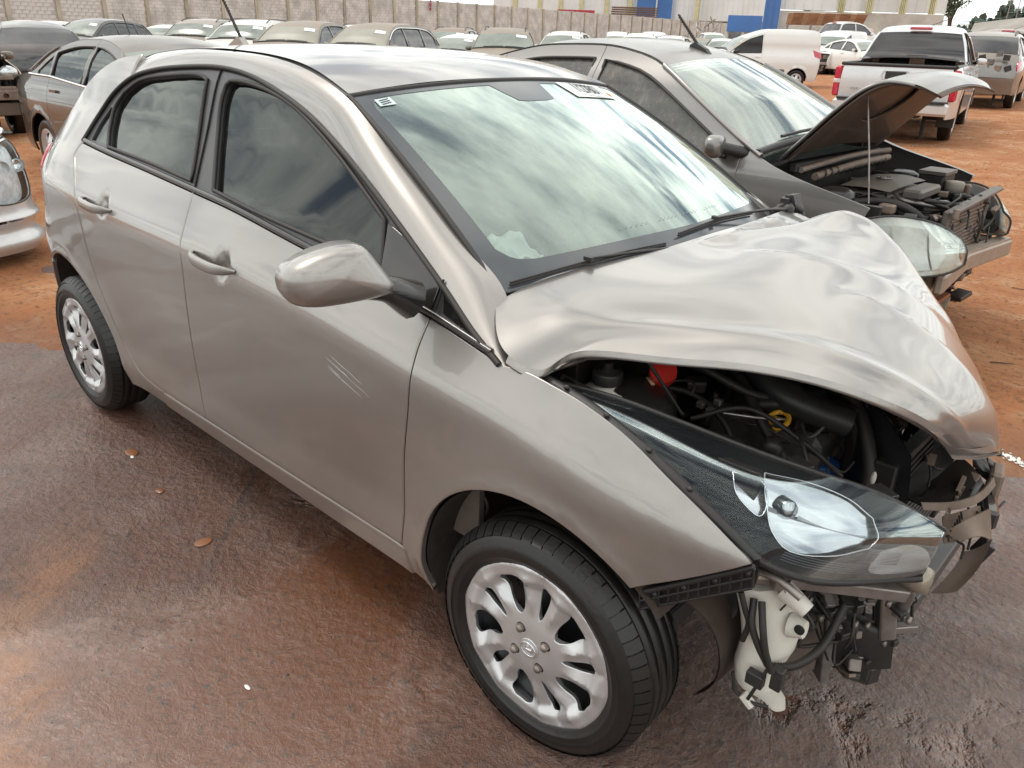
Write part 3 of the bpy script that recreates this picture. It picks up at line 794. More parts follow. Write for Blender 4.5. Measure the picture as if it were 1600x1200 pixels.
    # wheel housings
    for cxx, rr in ((1.25, .368), (-1.25, .383)):
        mb = MB(); t = np.radians(np.linspace(-12 if cxx < 0 else 38, 195, 30)); ys = np.array([.78, .73, .55, .50])
        V = []; N = []
        for yy in ys:
            for a in t:
                w_ = float(Wh(cxx+rr*math.cos(a), max(.23, .295+rr*math.sin(a))))-.016 if yy > .75 else yy
                V.append((cxx+rr*math.cos(a), sgn*w_, .295+rr*math.sin(a))); N.append((-math.cos(a), 0, -math.sin(a)))
        F = [(i*30+j, i*30+j+1, (i+1)*30+j+1, (i+1)*30+j) for i in range(3) for j in range(29)]
        mb.add(V, F, N)
        lathe([(.0, 0), (rr, 0)], 40, 'y', (cxx, sgn*.50, .295), mb=mb, a0=math.radians(40), a1=math.radians(200)) if cxx < 0 else None
        if not (sgn > 0 and cxx > 0): hpart(mb, 'wheel_housing', simple('housing_felt', (.030, .026, .024), .9, 0, 0, .3, 30, .3, dust=.35, dustc=(.16, .09, .06)))
# slot and bracket seen through the rear of the front wheel arch
lathe([(.0, 0), (.028, 0), (.028, -.004), (.034, -.006), (.036, 0)][::-1], 20, 'y', (.955, -.70, .47)).build('grommet', RUBBER, hero)
box((.93, -.715, .48), (.10, .02, .22)).build('splash_bracket', simple('grey_liner', (.12, .11, .10), .7, 0, 0, .2, 20, dust=.4), hero)

# --- wheels
for nm, lx, ly, rz_, fl, sp in (('front_wheel', 1.25, -.745, math.radians(2.4), False, .12), ('rear_wheel', -1.25, -.745, 0, False, .55), ('front_wheel', 1.25, .745, math.radians(2.4), True, .9), ('rear_wheel', -1.25, .745, 0, True, .3)):
    make_hero_wheel(hero, nm, (lx, ly, .2895), rz_, fl, sp)

# --- roof, windscreen, tail
def across(e, zc, xc, n=7):
    """row of points across the car; e = edge (x, y, z), zc crown, xc forward bow"""
    t = np.linspace(-1, 1, n); return [(e[0]+xc*(1-abs(q)**2), q*e[1], e[2]+zc*(1-abs(q)**2.4)) for q in t]
rows = []
for (x, y, z), zc, xc in (((.315, .560, 1.378), .034, .048), ((.12, .532, 1.430), .024, .03), ((-.10, .506, 1.455), .020, .015), ((-.33, .490, 1.463), .018, .005), ((-.60, .484, 1.461), .018, 0), ((-.92, .48, 1.436), .020, -.01), ((-1.12, .47, 1.40), .030, -.04), ((-1.28, .44, 1.355), .040, -.10)):
    rows.append(across((x, y, z), zc, xc))
roofS = Net(rows, (0, 0, 1))
hpart(grid(roofS, 60, 40, thick=.008), 'roof', PAINT)
for s_ in (-1, 1):
    E0 = spl(roof_edge[7:], 40)*[1, s_, 1]; E1 = E0.copy(); E1[:, 1] -= s_*.022; mid = (E0+E1)/2; mid[:, 2] -= .006
    hpart(grid(Net(np.stack([E0-[0, 0, .002], mid, E1-[0, 0, .0]], 1)[[*range(0, 40, 3)]], (0, 0, 1)), 50, 7), 'roof_ditch', TRIMB)
ws_rows = [[(.972, -.655, 1.006), (1.030, -.50, 1.022), (1.070, -.32, 1.036), (1.092, -.15, 1.044), (1.10, 0, 1.046), (1.092, .15, 1.044), (1.070, .32, 1.036), (1.03, .50, 1.022), (.972, .655, 1.006)]]
top_row = [(.325, -.562, 1.372), (.343, -.43, 1.386), (.357, -.28, 1.397), (.365, -.14, 1.403), (.368, 0, 1.405), (.365, .14, 1.403), (.357, .28, 1.397), (.343, .43, 1.386), (.325, .562, 1.372)]
b0 = np.array(ws_rows[0]); b1 = np.array(top_row)
def wrow(t):
    r = b0*(1-t)+b1*t; k = 4*t*(1-t)
    r[:, 2] += .016*k; r[:, 0] += .008*k; r[[0, -1], 1] *= 1+.006*k; return r
wsS = Net([wrow(t) for t in (0, .2, .4, .6, .8, 1)], (.5, 0, .85))
ws = hpart(patch(wsS, [(0, 0), (1, 0), (1, 1), (0, 1)], step=.04, scale=(.75, 1.25), off=.0, thick=.004, bev=.001), 'windscreen', GLASS_WS)
fr_in = loop(spl([(.095, .10), (.11, .065), (.16, .042)], 6), spl([(.90, .035), (.955, .05), (.965, .10)], 6), [(.965, .40), (.90, .415), (.845, .43), (.835, .46), (.835, .54), (.845, .57), (.90, .585), (.965, .60)], spl([(.965, .90), (.955, .95), (.90, .965)], 6), spl([(.16, .958), (.11, .935), (.095, .90)], 6), spl([(.082, .7), (.075, .5), (.082, .3)], 10))
hpart(patch(wsS, [(0, 0), (1, 0), (1, 1), (0, 1)], [fr_in], step=.04, scale=(.75, 1.25), off=.0012, thick=.001, bev=0), 'ceramic_border', simple('ceramic_black', (.030, .034, .042), .06, 0, 0, .1, 9, spec=.8, dust=.22, dustc=(.20, .20, .19)), ws)
def onws(u, v, off=0.):
    a = np.array([u]), np.array([v]); N = wsS.normal(*a); N = N if np.dot(N[0], wsS.out) > 0 else -N; return (wsS(*a)+N*off)[0], N[0]
# seal round the glass
for v0 in (0, 1):
    P = wsS(np.linspace(0, 1, 30), np.full(30, v0)); P[:, 1] += (-.004 if v0 == 0 else .004); hpart(tube(P, .0075, 6), 'glass_moulding', RUBBER)
P = wsS(np.full(40, 1.), np.linspace(0, 1, 40)); hpart(tube(P, .007, 6), 'glass_moulding', RUBBER)
# hind glass, tailgate, spoiler
rgl = [across(e, zc, xc) for e, zc, xc in (((-1.27, .46, 1.340), .03, -.10), ((-1.42, .52, 1.225), .01, -.12), ((-1.60, .57, 1.06), .0, -.11))]
hpart(grid(Net(rgl, (-1, 0, .8)), 16, 20, thick=.004), 'rear_window', GLASS_TINT)
tgl = [across(e, 0, xc) for e, xc in (((-1.62, .60, 1.05), -.11), ((-1.72, .61, .95), -.12), ((-1.78, .60, .80), -.13), ((-1.76, .58, .62), -.13))]
hpart(grid(Net(tgl, (-1, 0, .1)), 20, 24, thick=.01), 'tailgate', PAINT)
hpart(grid(Net([across(e, zc, xc) for e, zc, xc in (((-1.20, .50, 1.362), .03, -.04), ((-1.30, .47, 1.335), .035, -.10), ((-1.315, .46, 1.318), .035, -.115))], (-.3, 0, 1)), 10, 24, thick=.015), 'spoiler', PAINT)
bmp = [across(e, 0, xc) for e, xc in (((-1.78, .64, .60), -.13), ((-1.85, .66, .50), -.13), ((-1.84, .64, .33), -.12), ((-1.78, .62, .24), -.08))]
hpart(grid(Net(bmp, (-1, 0, 0)), 16, 24, thick=.01), 'rear_bumper', PAINT)
LAMPR = simple('red_lamp', (.50, .02, .05), .12, 0, 1., .25, 30)
for s_, SF in ((-1, RX), (1, LX)):
    tl = loop(spl([(-1.56, 1.030), (-1.60, 1.052), (-1.64, 1.050), (-1.70, 1.01)], 10), spl([(-1.74, .965), (-1.77, .92), (-1.765, .88)], 6), spl([(-1.70, .885), (-1.62, .905), (-1.575, .94), (-1.56, 1.03)], 10))
    t_ = hpart(patch(SF, tl, step=.02, off=.012, thick=.03, bev=.006), 'tail_light', LAMPR)
    for k in range(3):
        c = spl([(-1.585, .955+.02*k), (-1.66, .945+.022*k), (-1.735, .925+.02*k)], 10); hpart(tube(SF(c[:, 0], c[:, 1])+np.array([0, s_*.0135, 0]), .0022, 5), 'lamp_rib', simple('pink_lens', (.75, .18, .22), .1, 0, 1.), t_)

# --- mirror (the one on our side and its twin)
def mirror(sg):
    root = empty('door_mirror', (0, 0, 0), 0, hero)
    ctr = np.array([.775, sg*.955, 1.062])
    fwd = np.array([.93, sg*.33, .10]); fwd /= np.linalg.norm(fwd)
    up = np.array([-.08, 0, 1.]); up -= fwd*np.dot(up, fwd); up /= np.linalg.norm(up)
    outw = np.cross(up, fwd)*(-1); outw = outw if outw[1]*sg > 0 else -outw
    ol = loop(spl([(.116, -.018), (.117, .008), (.104, .030), (.062, .052), (.0, .066), (-.040, .066)], 22), spl([(-.040, .066), (-.062, .056), (-.092, .016), (-.122, -.030)], 14), spl([(-.122, -.030), (-.118, -.048), (-.085, -.054), (.00, -.058), (.060, -.056), (.100, -.044), (.116, -.018)], 24))
    V, N = [], []
    rh = [1, 1.0, .99, .96, .90, .78, .58, .28, 0]; dp = [-.03, 0, .018, .034, .048, .060, .069, .074, .075]
    n = len(ol)
    for r_, d_ in zip(rh, dp):
        for a, b in ol: V.append(ctr+outw*(a*r_)+up*(b*r_+(.004*(1-r_)))+fwd*d_)
    F = [(i*n+k, i*n+(k+1) % n, (i+1)*n+(k+1) % n, (i+1)*n+k) for i in range(len(rh)-1) for k in range(n)]
    V = np.array(V); g = np.zeros_like(V)
    for f in F:
        nn = np.cross(V[f[2]]-V[f[0]], V[f[3]]-V[f[1]])
        if np.dot(nn, V[list(f)].mean(0)-ctr) < 0: nn = -nn
        for k in f: g[k] += nn
    L = np.linalg.norm(g, axis=1); g[L > 0] /= L[L > 0][:, None]; g[L == 0] = fwd; g[-n:] = fwd
    lowk = np.array([(ol[k][1]+ol[(k+1) % n][1])/2 < -.040-.03*ol[k][0] for k in range(n)]); low = np.concatenate([lowk & (i_ < 3) for i_ in range(len(rh)-1)])
    mb = MB(); mb.add(V, [f for f, l in zip(F, low) if not l], g); mb.build('mirror_shell', PAINT, root)
    mb = MB(); mb.add(V, [f for f, l in zip(F, low) if l], g); mb.build('mirror_underside', GLOSSB, root)
    # turn lamp strip round the outer lower edge
    pts = []
    for a, b, r_, d_ in ((.02, -.058, .86, .050), (.06, -.050, .90, .045), (.095, -.034, .95, .034), (.110, -.012, .99, .016), (.110, .0, 1.0, .0)):
        pts.append(ctr+outw*(a*r_)+up*(b*r_+.017)+fwd*(d_+.004))
    hpart(tube(pts, [.003, .0065, .0075, .006, .003], 8, 16), 'turn_signal', simple('clear_lamp', (.75, .72, .70), .08, .3, 1.), root)
    bk = MB(); P = [ctr+outw*a*.93+up*b*.93-fwd*.026 for a, b in ol]; bk.add(P, [tuple(range(n))], [-fwd]*n); bk.build('mirror_glass', simple('mirror_glass', (.8, .82, .84), .02, 1.), root)
    arm = tube([ctr-outw*.055-up*.035+fwd*.015, ctr-outw*.10-up*.040+fwd*.02, (.835, sg*.80, .990)], [.022, .030, .045], 12, 14); hpart(arm, 'mirror_arm', GLOSSB, root)
    SF = RX if sg < 0 else LX
    sail = loop([(.650, 1.110), (.672, 1.014), (.74, .995), (.856, .962)], [(.860, 1.012), (.836, 1.030), (.80, 1.048), (.72, 1.088)])
    hpart(patch(SF, sail, step=.03, off=.006, thick=.02, bev=.003), 'mirror_sail', GLOSSB, root)
    c = spl([(.872, .958), (.873, 1.0), (.868, 1.03)], 8); hpart(tube(SF(c[:, 0], c[:, 1])+np.array([0, sg*.004, 0]), .003, 5), 'sail_seam', DARK, root)
    tri = loop([(.895, .965), (1.02, .930)], spl([(1.02, .932), (.96, .958), (.880, .998)], 8))
    hpart(patch(SF, tri, step=.03, off=-.001, thick=.006, bev=.001), 'corner_window', GLASS_TINT, root)
mirror(-1)

# --- crumpled hood: net of points, rear edge to nose, right edge to left edge
hood = [
 [(0.989, -0.690, 0.994), (1.01, -.52, 1.030), (1.085, -.28, 1.052), (1.115, -.05, 1.066), (1.12, .15, 1.068), (1.10, .38, 1.062), (1.06, .56, 1.045), (.99, .70, 1.00)],
 [(1.093, -0.775, 0.940), (1.11, -.60, 1.015), (1.17, -.30, 1.055), (1.20, -.05, 1.068), (1.21, .15, 1.070), (1.20, .35, 1.050), (1.17, .52, 1.030), (1.12, .72, .97)],
 [(1.181, -0.750, 0.914), (1.20, -.60, .985), (1.26, -.34, 1.050), (1.29, -.08, 1.075), (1.30, .14, 1.085), (1.30, .32, 1.085), (1.28, .50, 1.035), (1.26, .70, .96)],
 [(1.214, -0.680, 0.944), (1.29, -.55, .985), (1.35, -.34, 1.040), (1.385, -.08, 1.078), (1.395, .14, 1.085), (1.40, .32, 1.070), (1.39, .46, 1.000), (1.38, .60, .93)],
 [(1.36, -.605, .955), (1.40, -.50, .990), (1.44, -.32, 1.040), (1.475, -.08, 1.062), (1.49, .12, 1.060), (1.50, .28, 1.035), (1.49, .40, .965), (1.48, .52, .89)],
 [(1.50, -.570, .975), (1.53, -.45, 1.008), (1.56, -.28, 1.035), (1.585, -.08, 1.035), (1.60, .10, 1.010), (1.60, .24, .965), (1.595, .36, .90), (1.58, .48, .83)],
 [(1.63, -.530, .978), (1.655, -.42, 1.000), (1.68, -.27, 1.008), (1.70, -.10, .985), (1.705, .06, .945), (1.70, .19, .895), (1.69, .30, .84), (1.67, .42, .77)],
 [(1.74, -.470, .950), (1.765, -.37, .962), (1.79, -.25, .950), (1.80, -.11, .915), (1.795, .03, .870), (1.785, .15, .82), (1.77, .26, .76), (1.75, .36, .70)],
 [(1.815, -.380, .895), (1.84, -.30, .885), (1.862, -.20, .862), (1.872, -.10, .830), (1.865, .0, .790), (1.85, .11, .745), (1.83, .22, .70), (1.81, .31, .65)],
 [(1.845, -.262, .812), (1.868, -.20, .785), (1.885, -.14, .765), (1.895, -.07, .745), (1.888, .0, .715), (1.875, .10, .685), (1.855, .20, .65), (1.835, .29, .61)]]
_h = np.array(hood)
for _ in range(2):
    _s = _h.copy(); _s[1:-1, 1:5, 2] = .5*_h[1:-1, 1:5, 2]+.125*(_h[:-2, 1:5, 2]+_h[2:, 1:5, 2]+_h[1:-1, 0:4, 2]+_h[1:-1, 2:6, 2]); _h = _s
hood = _h.tolist()
def crumple(P, u, v):
    """buckles: soft ridges and sharp folds of sheet metal"""
    x, y = P[:, 0], P[:, 1]; d = np.zeros(len(P))
    def ridge(x0, y0, x1, y1, h, w, w2=None, e=.10):
        L = math.hypot(x1-x0, y1-y0); tx, ty = (x1-x0)/L, (y1-y0)/L
        s = (x-x0)*tx+(y-y0)*ty; n_ = -(x-x0)*ty+(y-y0)*tx
        env = smooth01((s+e)/e)*(1-smooth01((s-L)/e)); ww = np.where(n_ > 0, w, w2 or w)
        return h*env/(1+(n_/ww)**2)
    d += .009*np.exp(-((v-.13)/.035)**2)*smooth01(u/.2)*(1-smooth01((u-.9)/.1))
    d += ridge(1.14, .34, 1.50, .40, .024, .008, .06)
    d += ridge(1.10, .08, 1.24, .44, -.026, .045, .012)
    d += ridge(1.17, -.02, 1.30, .30, .014, .010, .05)
    d += ridge(1.24, .50, 1.46, .47, -.014, .03)
    d += ridge(1.10, .58, 1.30, .64, .014, .02)
    d += ridge(1.60, -.14, 1.86, -.10, .012, .008, .07)
    d += ridge(1.30, .42, 1.66, .22, .016, .007, .05)
    d += ridge(1.40, -.05, 1.72, .10, .006, .006, .08, .2)
    d += .0005*np.sin(x*13+y*7)*np.sin(y*11-x*4+1)*smooth01((x-1.1)/.25)
    d += .0005*np.sin(x*40-y*21)*np.sin(y*33+x*12)*smooth01((y-.10)/.25)
    d *= smooth01(u/.05)
    P = P.copy(); P[:, 2] += d; P[:, 0] += d*.25; return P
hoodS = Net(hood, (.25, 0, 1), crumple)
HP = m_paint('hood_paint', (.325, .307, .290), .80, .28, dust=.08, coat=.95, flake=.09)
hd = hpart(grid(hoodS, 150, 130, thick=.0015), 'hood', HP)
# folded lip along the free edge and the inner frame beneath
e = hoodS(np.linspace(.13, 1, 80), np.full(80, 0.0)); n_ = hoodS.normal(np.linspace(.13, 1, 80), np.full(80, 0.01))
inn = hoodS(np.linspace(.13, 1, 80), np.full(80, .055)); dn = np.array([0, 0, -1.])
lipnet = np.stack([e, e+(e-inn)*.10-[0, 0, .006], e+(e-inn)*.05-[0, 0, .016], inn-[0, 0, .020]], 1)
hpart(grid(Net(lipnet[::4], (0, -1, -.3)), 80, 8, thick=.001), 'hood_lip', PAINT, hd)
fe = hoodS(np.full(50, 1.), np.linspace(0, 1, 50)); fi = hoodS(np.full(50, .955), np.linspace(0, 1, 50))
hpart(grid(Net(np.stack([fe, fe+[.003, 0, -.007], fi-[0, 0, .022]], 1)[::3], (1, 0, -.3)), 50, 6, thick=.001), 'hood_lip', PAINT, hd)
def hood_in(P, u, v): P = crumple(P, u, v); P[:, 2] -= .028; return P
hi = Net(hood, (.25, 0, -1), hood_in)
oval = [circle(.35, .25, .12, 18, ry=.09), circle(.35, .72, .12, 18, ry=.09), circle(.68, .30, .11, 18, ry=.10), circle(.68, .70, .10, 18, ry=.10)]
hpart(patch(hi, [(.08, .03), (.97, .03), (.97, .97), (.08, .97)], oval, step=.05, scale=(1., 1.2), thick=.012, bev=.003), 'hood_frame', simple('hood_inner_paint', (.10, .09, .085), .5, .3, .1, .2, 9, dust=.2), hd)

# --- cowl and wipers
cw = [[(.985, -.64, .990), (1.09, -.3, 1.020), (1.115, 0, 1.030), (1.09, .3, 1.025), (.985, .66, .990)], [(1.10, -.62, .955), (1.19, -.3, .985), (1.215, 0, .995), (1.19, .3, .99), (1.12, .64, .955)]]
hpart(grid(Net(cw, (0, 0, 1)), 8, 30, thick=.01), 'cowl_panel', BLACKP)
def wiper(pivot, v_tip, v_in, u0):
    r = empty('wiper', (0, 0, 0), 0, hero)
    vs = np.linspace(v_in, v_tip, 16); bl = np.array([onws(u0+.012*math.sin(math.pi*i/15), v, .007)[0] for i, v in enumerate(vs)])
    hpart(tube(bl, .0032, 6), 'wiper_blade', RUBBER, r)
    hpart(tube(bl+[0, 0, .006], .0022, 6), 'blade_spine', BLACKP, r)
    m = bl[8]+np.array([0, 0, .011]); hpart(tube([pivot, (np.array(pivot)*.6+m*.4)+[0, 0, .006], m], [.007, .0045, .003], 8, 16), 'wiper_arm', BLACKP, r)
    box(m, (.024, .013, .010)).build('arm_clip', BLACKP, r)
    lathe([(.018, -.01), (.018, .006), (.010, .014), (.0, .015)], 16, 'z', tuple(pivot)).build('pivot_cap', BLACKP, r)
wiper((1.07, .57, 1.050), .42, .80, .040)
wiper((1.13, -.10, 1.045), .02, .36, .016)
# broken left corner trim of the cowl, standing up
k = MB(); prism([(1.00, 1.01), (1.04, 1.085), (1.065, 1.09), (1.09, 1.03), (1.10, .99)], .60, .655, 'y', mb=k); box((1.045, .62, 1.045), (.03, .07, .07), mb=k); tube([(1.02, .56, 1.03), (1.05, .60, 1.06), (1.10, .62, 1.04)], .010, 8, 10, mb=k)
k.build('cowl_corner', BLACKP, hero)
# --- roof antenna
an = empty('roof_antenna', (0, 0, 0), 0, hero)
az = 1.452
prism([(-1.13, az-.01), (-1.28, az-.012), (-1.27, az+.005), (-1.20, az+.035), (-1.18, az+.036), (-1.155, az+.012)], -.014, .014, 'y').build('antenna_base', PAINT, an)
tube([(-1.185, 0, az+.03), (-1.32, 0, az+.205)], [.0065, .0045], 8).build('antenna_rod', RUBBER, an)
hx = []
for i in range(120):
    t = i/119; a = t*2*math.pi*15; c = np.array([-1.19, 0, az+.037])*(1-t)+np.array([-1.315, 0, az+.20])*t; hx.append(c+np.array([.0055*math.cos(a)*.8, .0055*math.sin(a), .0055*math.cos(a)*.6]))
tube(hx, .0018, 5).build('antenna_coil', RUBBER, an)
tube([(-1.312, 0, az+.195), (-1.322, 0, az+.208)], .0075, 8).build('antenna_tip', RUBBER, an)

# ------------------------------------------------------------------ hatchback: cabin
def seat(parent, x, y, w=.50, m=None, rear=False):
    m = m or CLOTH; r = empty('car_seat', (0, 0, 0), 0, parent)
    box((x+.05, y, .42), (.52, w, .20), bev=.05).build('seat_cushion', m, r)
    box((x-.24, y, .72), (.16, w, .60), rot=Matrix.Rotation(math.radians(-16), 3, 'Y'), bev=.05).build('backrest', m, r)
    if not rear: blob((x-.345, y, 1.12), (.055, .125, .085), 16, 8).build('headrest', m, r); tube([(x-.335, y-.05, 1.0), (x-.345, y-.05, 1.10)], .007, 6).build('headrest_post', CHROME, r)
    else:
        for dy in (-.35, .35): blob((x-.35, y+dy, 1.06), (.05, .12, .07), 14, 8).build('headrest', m, r)
    return r
cabin = empty('cabin', (0, 0, 0), 0, hero)
seat(cabin, .05, -.36); seat(cabin, .02, .36); seat(cabin, -.78, 0, 1.15, rear=True)
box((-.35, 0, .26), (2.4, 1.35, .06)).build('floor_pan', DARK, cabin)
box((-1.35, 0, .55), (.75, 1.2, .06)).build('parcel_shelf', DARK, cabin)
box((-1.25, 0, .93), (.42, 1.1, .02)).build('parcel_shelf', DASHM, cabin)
dn_ = [[(.50, -.66, .80), (.50, -.3, .80), (.52, .0, .78), (.50, .3, .80), (.50, .66, .80)], [(.56, -.66, .905), (.55, -.33, .915), (.56, 0, .905), (.56, .36, .945), (.56, .66, .905)],
       [(.74, -.64, .945), (.76, -.33, .955), (.78, 0, .955), (.76, .36, .965), (.74, .64, .945)], [(.98, -.62, .975), (1.05, -.33, .985), (1.08, 0, .99), (1.05, .36, .985), (.98, .62, .975)]]
hpart(grid(Net(dn_, (-.3, 0, 1)), 24, 30, thick=.02), 'dashboard', DASHM, cabin)
for v in (-.28, -.14, .14, .30): box((.985, v*1.5, .992), (.02, .16, .006)).build('vent_slot', DARK, cabin)
ring = [(.40+.06*math.sin(a)*.6, .36+.185*math.cos(a), .86+.185*math.sin(a)) for a in np.linspace(0, 2*math.pi, 41)]
tube(ring, .014, 8, cap=False).build('steering_wheel', DASHM, cabin); blob((.42, .36, .86), (.03, .07, .06), 14, 8).build('steering_hub', DASHM, cabin)
for a in (0, math.pi, -math.pi/2): tube([(.42, .36, .86), (.40, .36+.18*math.cos(a), .86+.18*math.sin(a))], .012, 6).build('steering_spoke', DASHM, cabin)
# headliner, inside mirror
hl_ = [[tuple(np.array(p)-[0, 0, .035]) for p in r_] for r_ in rows[:7]]
hpart(grid(Net(hl_, (0, 0, -1)), 16, 12, thick=.004), 'headliner', simple('headliner_cloth', (.30, .29, .27), .9), cabin)
p0, n0 = onws(.80, .5, -.03); box(p0+np.array([-.05, 0, -.05]), (.03, .22, .055), bev=.012).build('inside_mirror', DASHM, cabin); box(p0+np.array([0, 0, .0]), (.07, .08, .03)).build('mirror_mount', DASHM, cabin)
# spent airbag: crumpled white cloth over the passenger side of the dash
def abf(P, u, v):
    P = P.copy(); P[:, 2] += .014*np.sin(u*13+v*5)*np.sin(v*11-u*4)+.008*np.sin(u*31+2)*np.sin(v*27); P[:, 0] += .010*np.sin(v*23+u*9); return P
ab = [[(.80, -.60, .985), (.79, -.52, 1.01), (.78, -.44, .998), (.79, -.36, 1.0), (.80, -.30, .975)], [(.73, -.60, 1.01), (.72, -.52, 1.055), (.71, -.44, 1.02), (.72, -.36, 1.045), (.74, -.30, 1.0)], [(.66, -.60, .985), (.64, -.52, 1.02), (.63, -.44, .99), (.64, -.36, 1.01), (.66, -.30, .97)], [(.58, -.60, .91), (.56, -.52, .93), (.56, -.44, .91), (.57, -.36, .92), (.58, -.30, .90)]]
hpart(grid(Net(ab, (.1, 0, 1), abf), 40, 44, thick=.003), 'airbag_cloth', WHITEC, cabin)

# ------------------------------------------------------------------ stickers with their printed numbers
def text_mesh(body, size, name, m, parent, Mx, cond=1.0, extr=.0004, bold=0.):
    cu = bpy.data.curves.new(name, 'FONT'); cu.body = body; cu.size = size; cu.extrude = extr; cu.offset = bold; cu.align_x = 'CENTER'; cu.align_y = 'CENTER'
    o = bpy.data.objects.new(name, cu); COL.objects.link(o); bpy.context.view_layer.update()
    me = bpy.data.meshes.new_from_object(o.evaluated_get(bpy.context.evaluated_depsgraph_get())); bpy.data.objects.remove(o); bpy.data.curves.remove(cu)
    me.transform(Mx@Matrix.Diagonal((cond, 1, 1, 1))); me.materials.clear(); me.materials.append(m); me.name = name
    r = bpy.data.objects.new(name, me); COL.objects.link(r); r.parent = parent; return r
PAPER = simple('white_sticker', (.80, .81, .80), .5, 0, 0, .04, 9); INK = simple('black_print', (.02, .02, .02), .5); ORPR = simple('orange_print', (.75, .22, .05), .5)
def frame_at(P, n, right):
    n = Vector(n).normalized(); x = Vector(right); x = (x-n*x.dot(n)).normalized(); y = n.cross(x)
    return Matrix(((x.x, y.x, n.x, P[0]), (x.y, y.y, n.y, P[1]), (x.z, y.z, n.z, P[2]), (0, 0, 0, 1)))
st = hpart(patch(wsS, [(.972, .680), (.968, .885), (.850, .895), (.852, .690)], step=.03, scale=(.75, 1.25), off=.0035, thick=.0006, bev=0), 'lot_sticker', PAPER, ws)
P_, N_ = onws(.915, .785, .0060)
text_mesh('1127801', .085, 'sticker_number', INK, st, frame_at(P_, N_, (0, 1, 0)), .50, bold=.0)
for k in range(2):
    P2, N2 = onws(.860+.098*k, .785, .0048); box(P2, (.003, .17, .0005), rot=frame_at(P2, N2, (1, 0, 0)).to_3x3()).build('fine_print', simple('grey_print', (.45, .46, .46), .5), st)
P2, N2 = onws(.885, .878, .0048); box(P2, (.022, .02, .0006), rot=frame_at(P2, N2, (1, 0, 0)).to_3x3()).build('orange_mark', ORPR, st)
s2 = hpart(patch(wsS, [(.950, .048), (.950, .092), (.905, .092), (.905, .048)], step=.03, scale=(.75, 1.25), off=.0035, thick=.0006, bev=0), 'small_sticker', simple('pale_blue_sticker', (.62, .72, .72), .5), ws)
for k in range(3):
    P2, N2 = onws(.915+.012*k, .070, .0048); box(P2, (.003, .030, .0005), rot=frame_at(P2, N2, (1, 0, 0)).to_3x3()).build('fine_print', INK, s2)
# etched lettering strip low on the glass
for k in range(26):
    P2, N2 = onws(.125, .30+.0155*k, .0033)
    if k not in (6, 7, 13, 19, 20): box(P2, (.0022, .006, .0004), rot=frame_at(P2, N2, (1, 0, 0)).to_3x3()).build('etched_mark', simple('grey_etching', (.22, .25, .24), .6), ws)

# ------------------------------------------------------------------ engine bay
bay = empty('engine_bay', (0, 0, 0), 0, hero)
def B(name, c, s, m, rz=0, ry=0, rx=0, bev=None, par=None):
    R = Matrix.Rotation(rz, 3, 'Z')@Matrix.Rotation(ry, 3, 'Y')@Matrix.Rotation(rx, 3, 'X')
    return box(c, s, rot=R, bev=bev).build(name, m, par or bay)
def T_(name, pts, r, m, n=8, k=24, par=None): return tube(pts, r, n, k).build(name, m, par or bay)
B('firewall', (1.14, 0, .60), (.03, 1.20, .66), OILY)
for s_ in (-1, 1):
    B('inner_wing', (1.36 if s_ < 0 else 1.28, s_*.615, .62), (.50 if s_ < 0 else .36, .02, .36), OILY)
    lathe([(.0, .12), (.05, .12), (.06, .105), (.10, .10), (.115, .085), (.13, -.15)][::-1], 24, 'z', (1.24, s_*.53, .72)).build('strut_tower', OILY, bay)
    B('chassis_rail', (1.42, s_*.46, .44), (.56, .07, .10), OILY); B('rail_end_plate', (1.705, s_*.46, .44), (.012, .10, .13), GREYM); [lathe([(.0, 0), (.009, 0), (.009, .006), (.0, .007)], 10, 'x', (1.711, s_*.46+dy, .44+dz)).build('plate_bolt', STEEL, bay) for dy in (-.035, .035) for dz in (-.05, .05)]
    T_('fender_ledge', [(1.16, s_*.66, .86), (1.30, s_*.64, .83), (1.46, s_*.62, .78) if s_ < 0 else (1.36, s_*.62, .78)], .012, OILY)
B('bay_floor', (1.40, .08, .27), (.58, .76, .03), DARK)
B('subframe', (1.30, 0, .24), (.22, 1.1, .07), OILY)
# engine: block, head cover with coil packs, manifold with runners, covers
B('engine_block', (1.42, .06, .52), (.30, .52, .34), GREYM, bev=.02)
B('head_cover', (1.42, .04, .725), (.20, .46, .07), OILY, ry=.12, bev=.02)
for k in range(4): B('coil_pack', (1.44, -.12+.11*k, .775), (.06, .035, .035), BLACKP, ry=.12); blob((1.40, -.12+.11*k, .78), .010, 8, 5).build('bolt_head', STEEL, bay)
for k in range(8): blob((1.33+.18*(k % 2), -.16+.13*(k//2), .765), .008, 8, 5).build('bolt_head', STEEL, bay)
for k in range(4): T_('manifold_runner', [(1.50, -.10+.11*k, .70), (1.58, -.10+.11*k, .74), (1.62, -.10+.11*k, .66), (1.60, -.09+.11*k, .56)], .024, OILY, 10)
T_('intake_duct', [(1.28, .10, .80), (1.34, -.16, .84), (1.50, -.26, .80), (1.62, -.20, .76)], .035, BLACKP, 12)
for k in range(9): c = spl([(1.34, -.16, .84), (1.50, -.26, .80)], 9)[k]; lathe([(.034, -.006), (.041, 0), (.034, .006)][::-1], 14, 'y', tuple(c)).build('duct_ring', BLACKP, bay)
B('air_box', (1.26, .26, .80), (.22, .26, .14), BLACKP, bev=.03)
B('battery', (1.30, .44, .74), (.20, .17, .18), BLACKP, bev=.01)
B('relay_box', (1.40, -.50, .72), (.22, .10, .08), BLACKP, rz=.2, bev=.015)
B('relay_box', (1.52, .40, .72), (.14, .12, .09), BLACKP, rz=-.3, bev=.015)
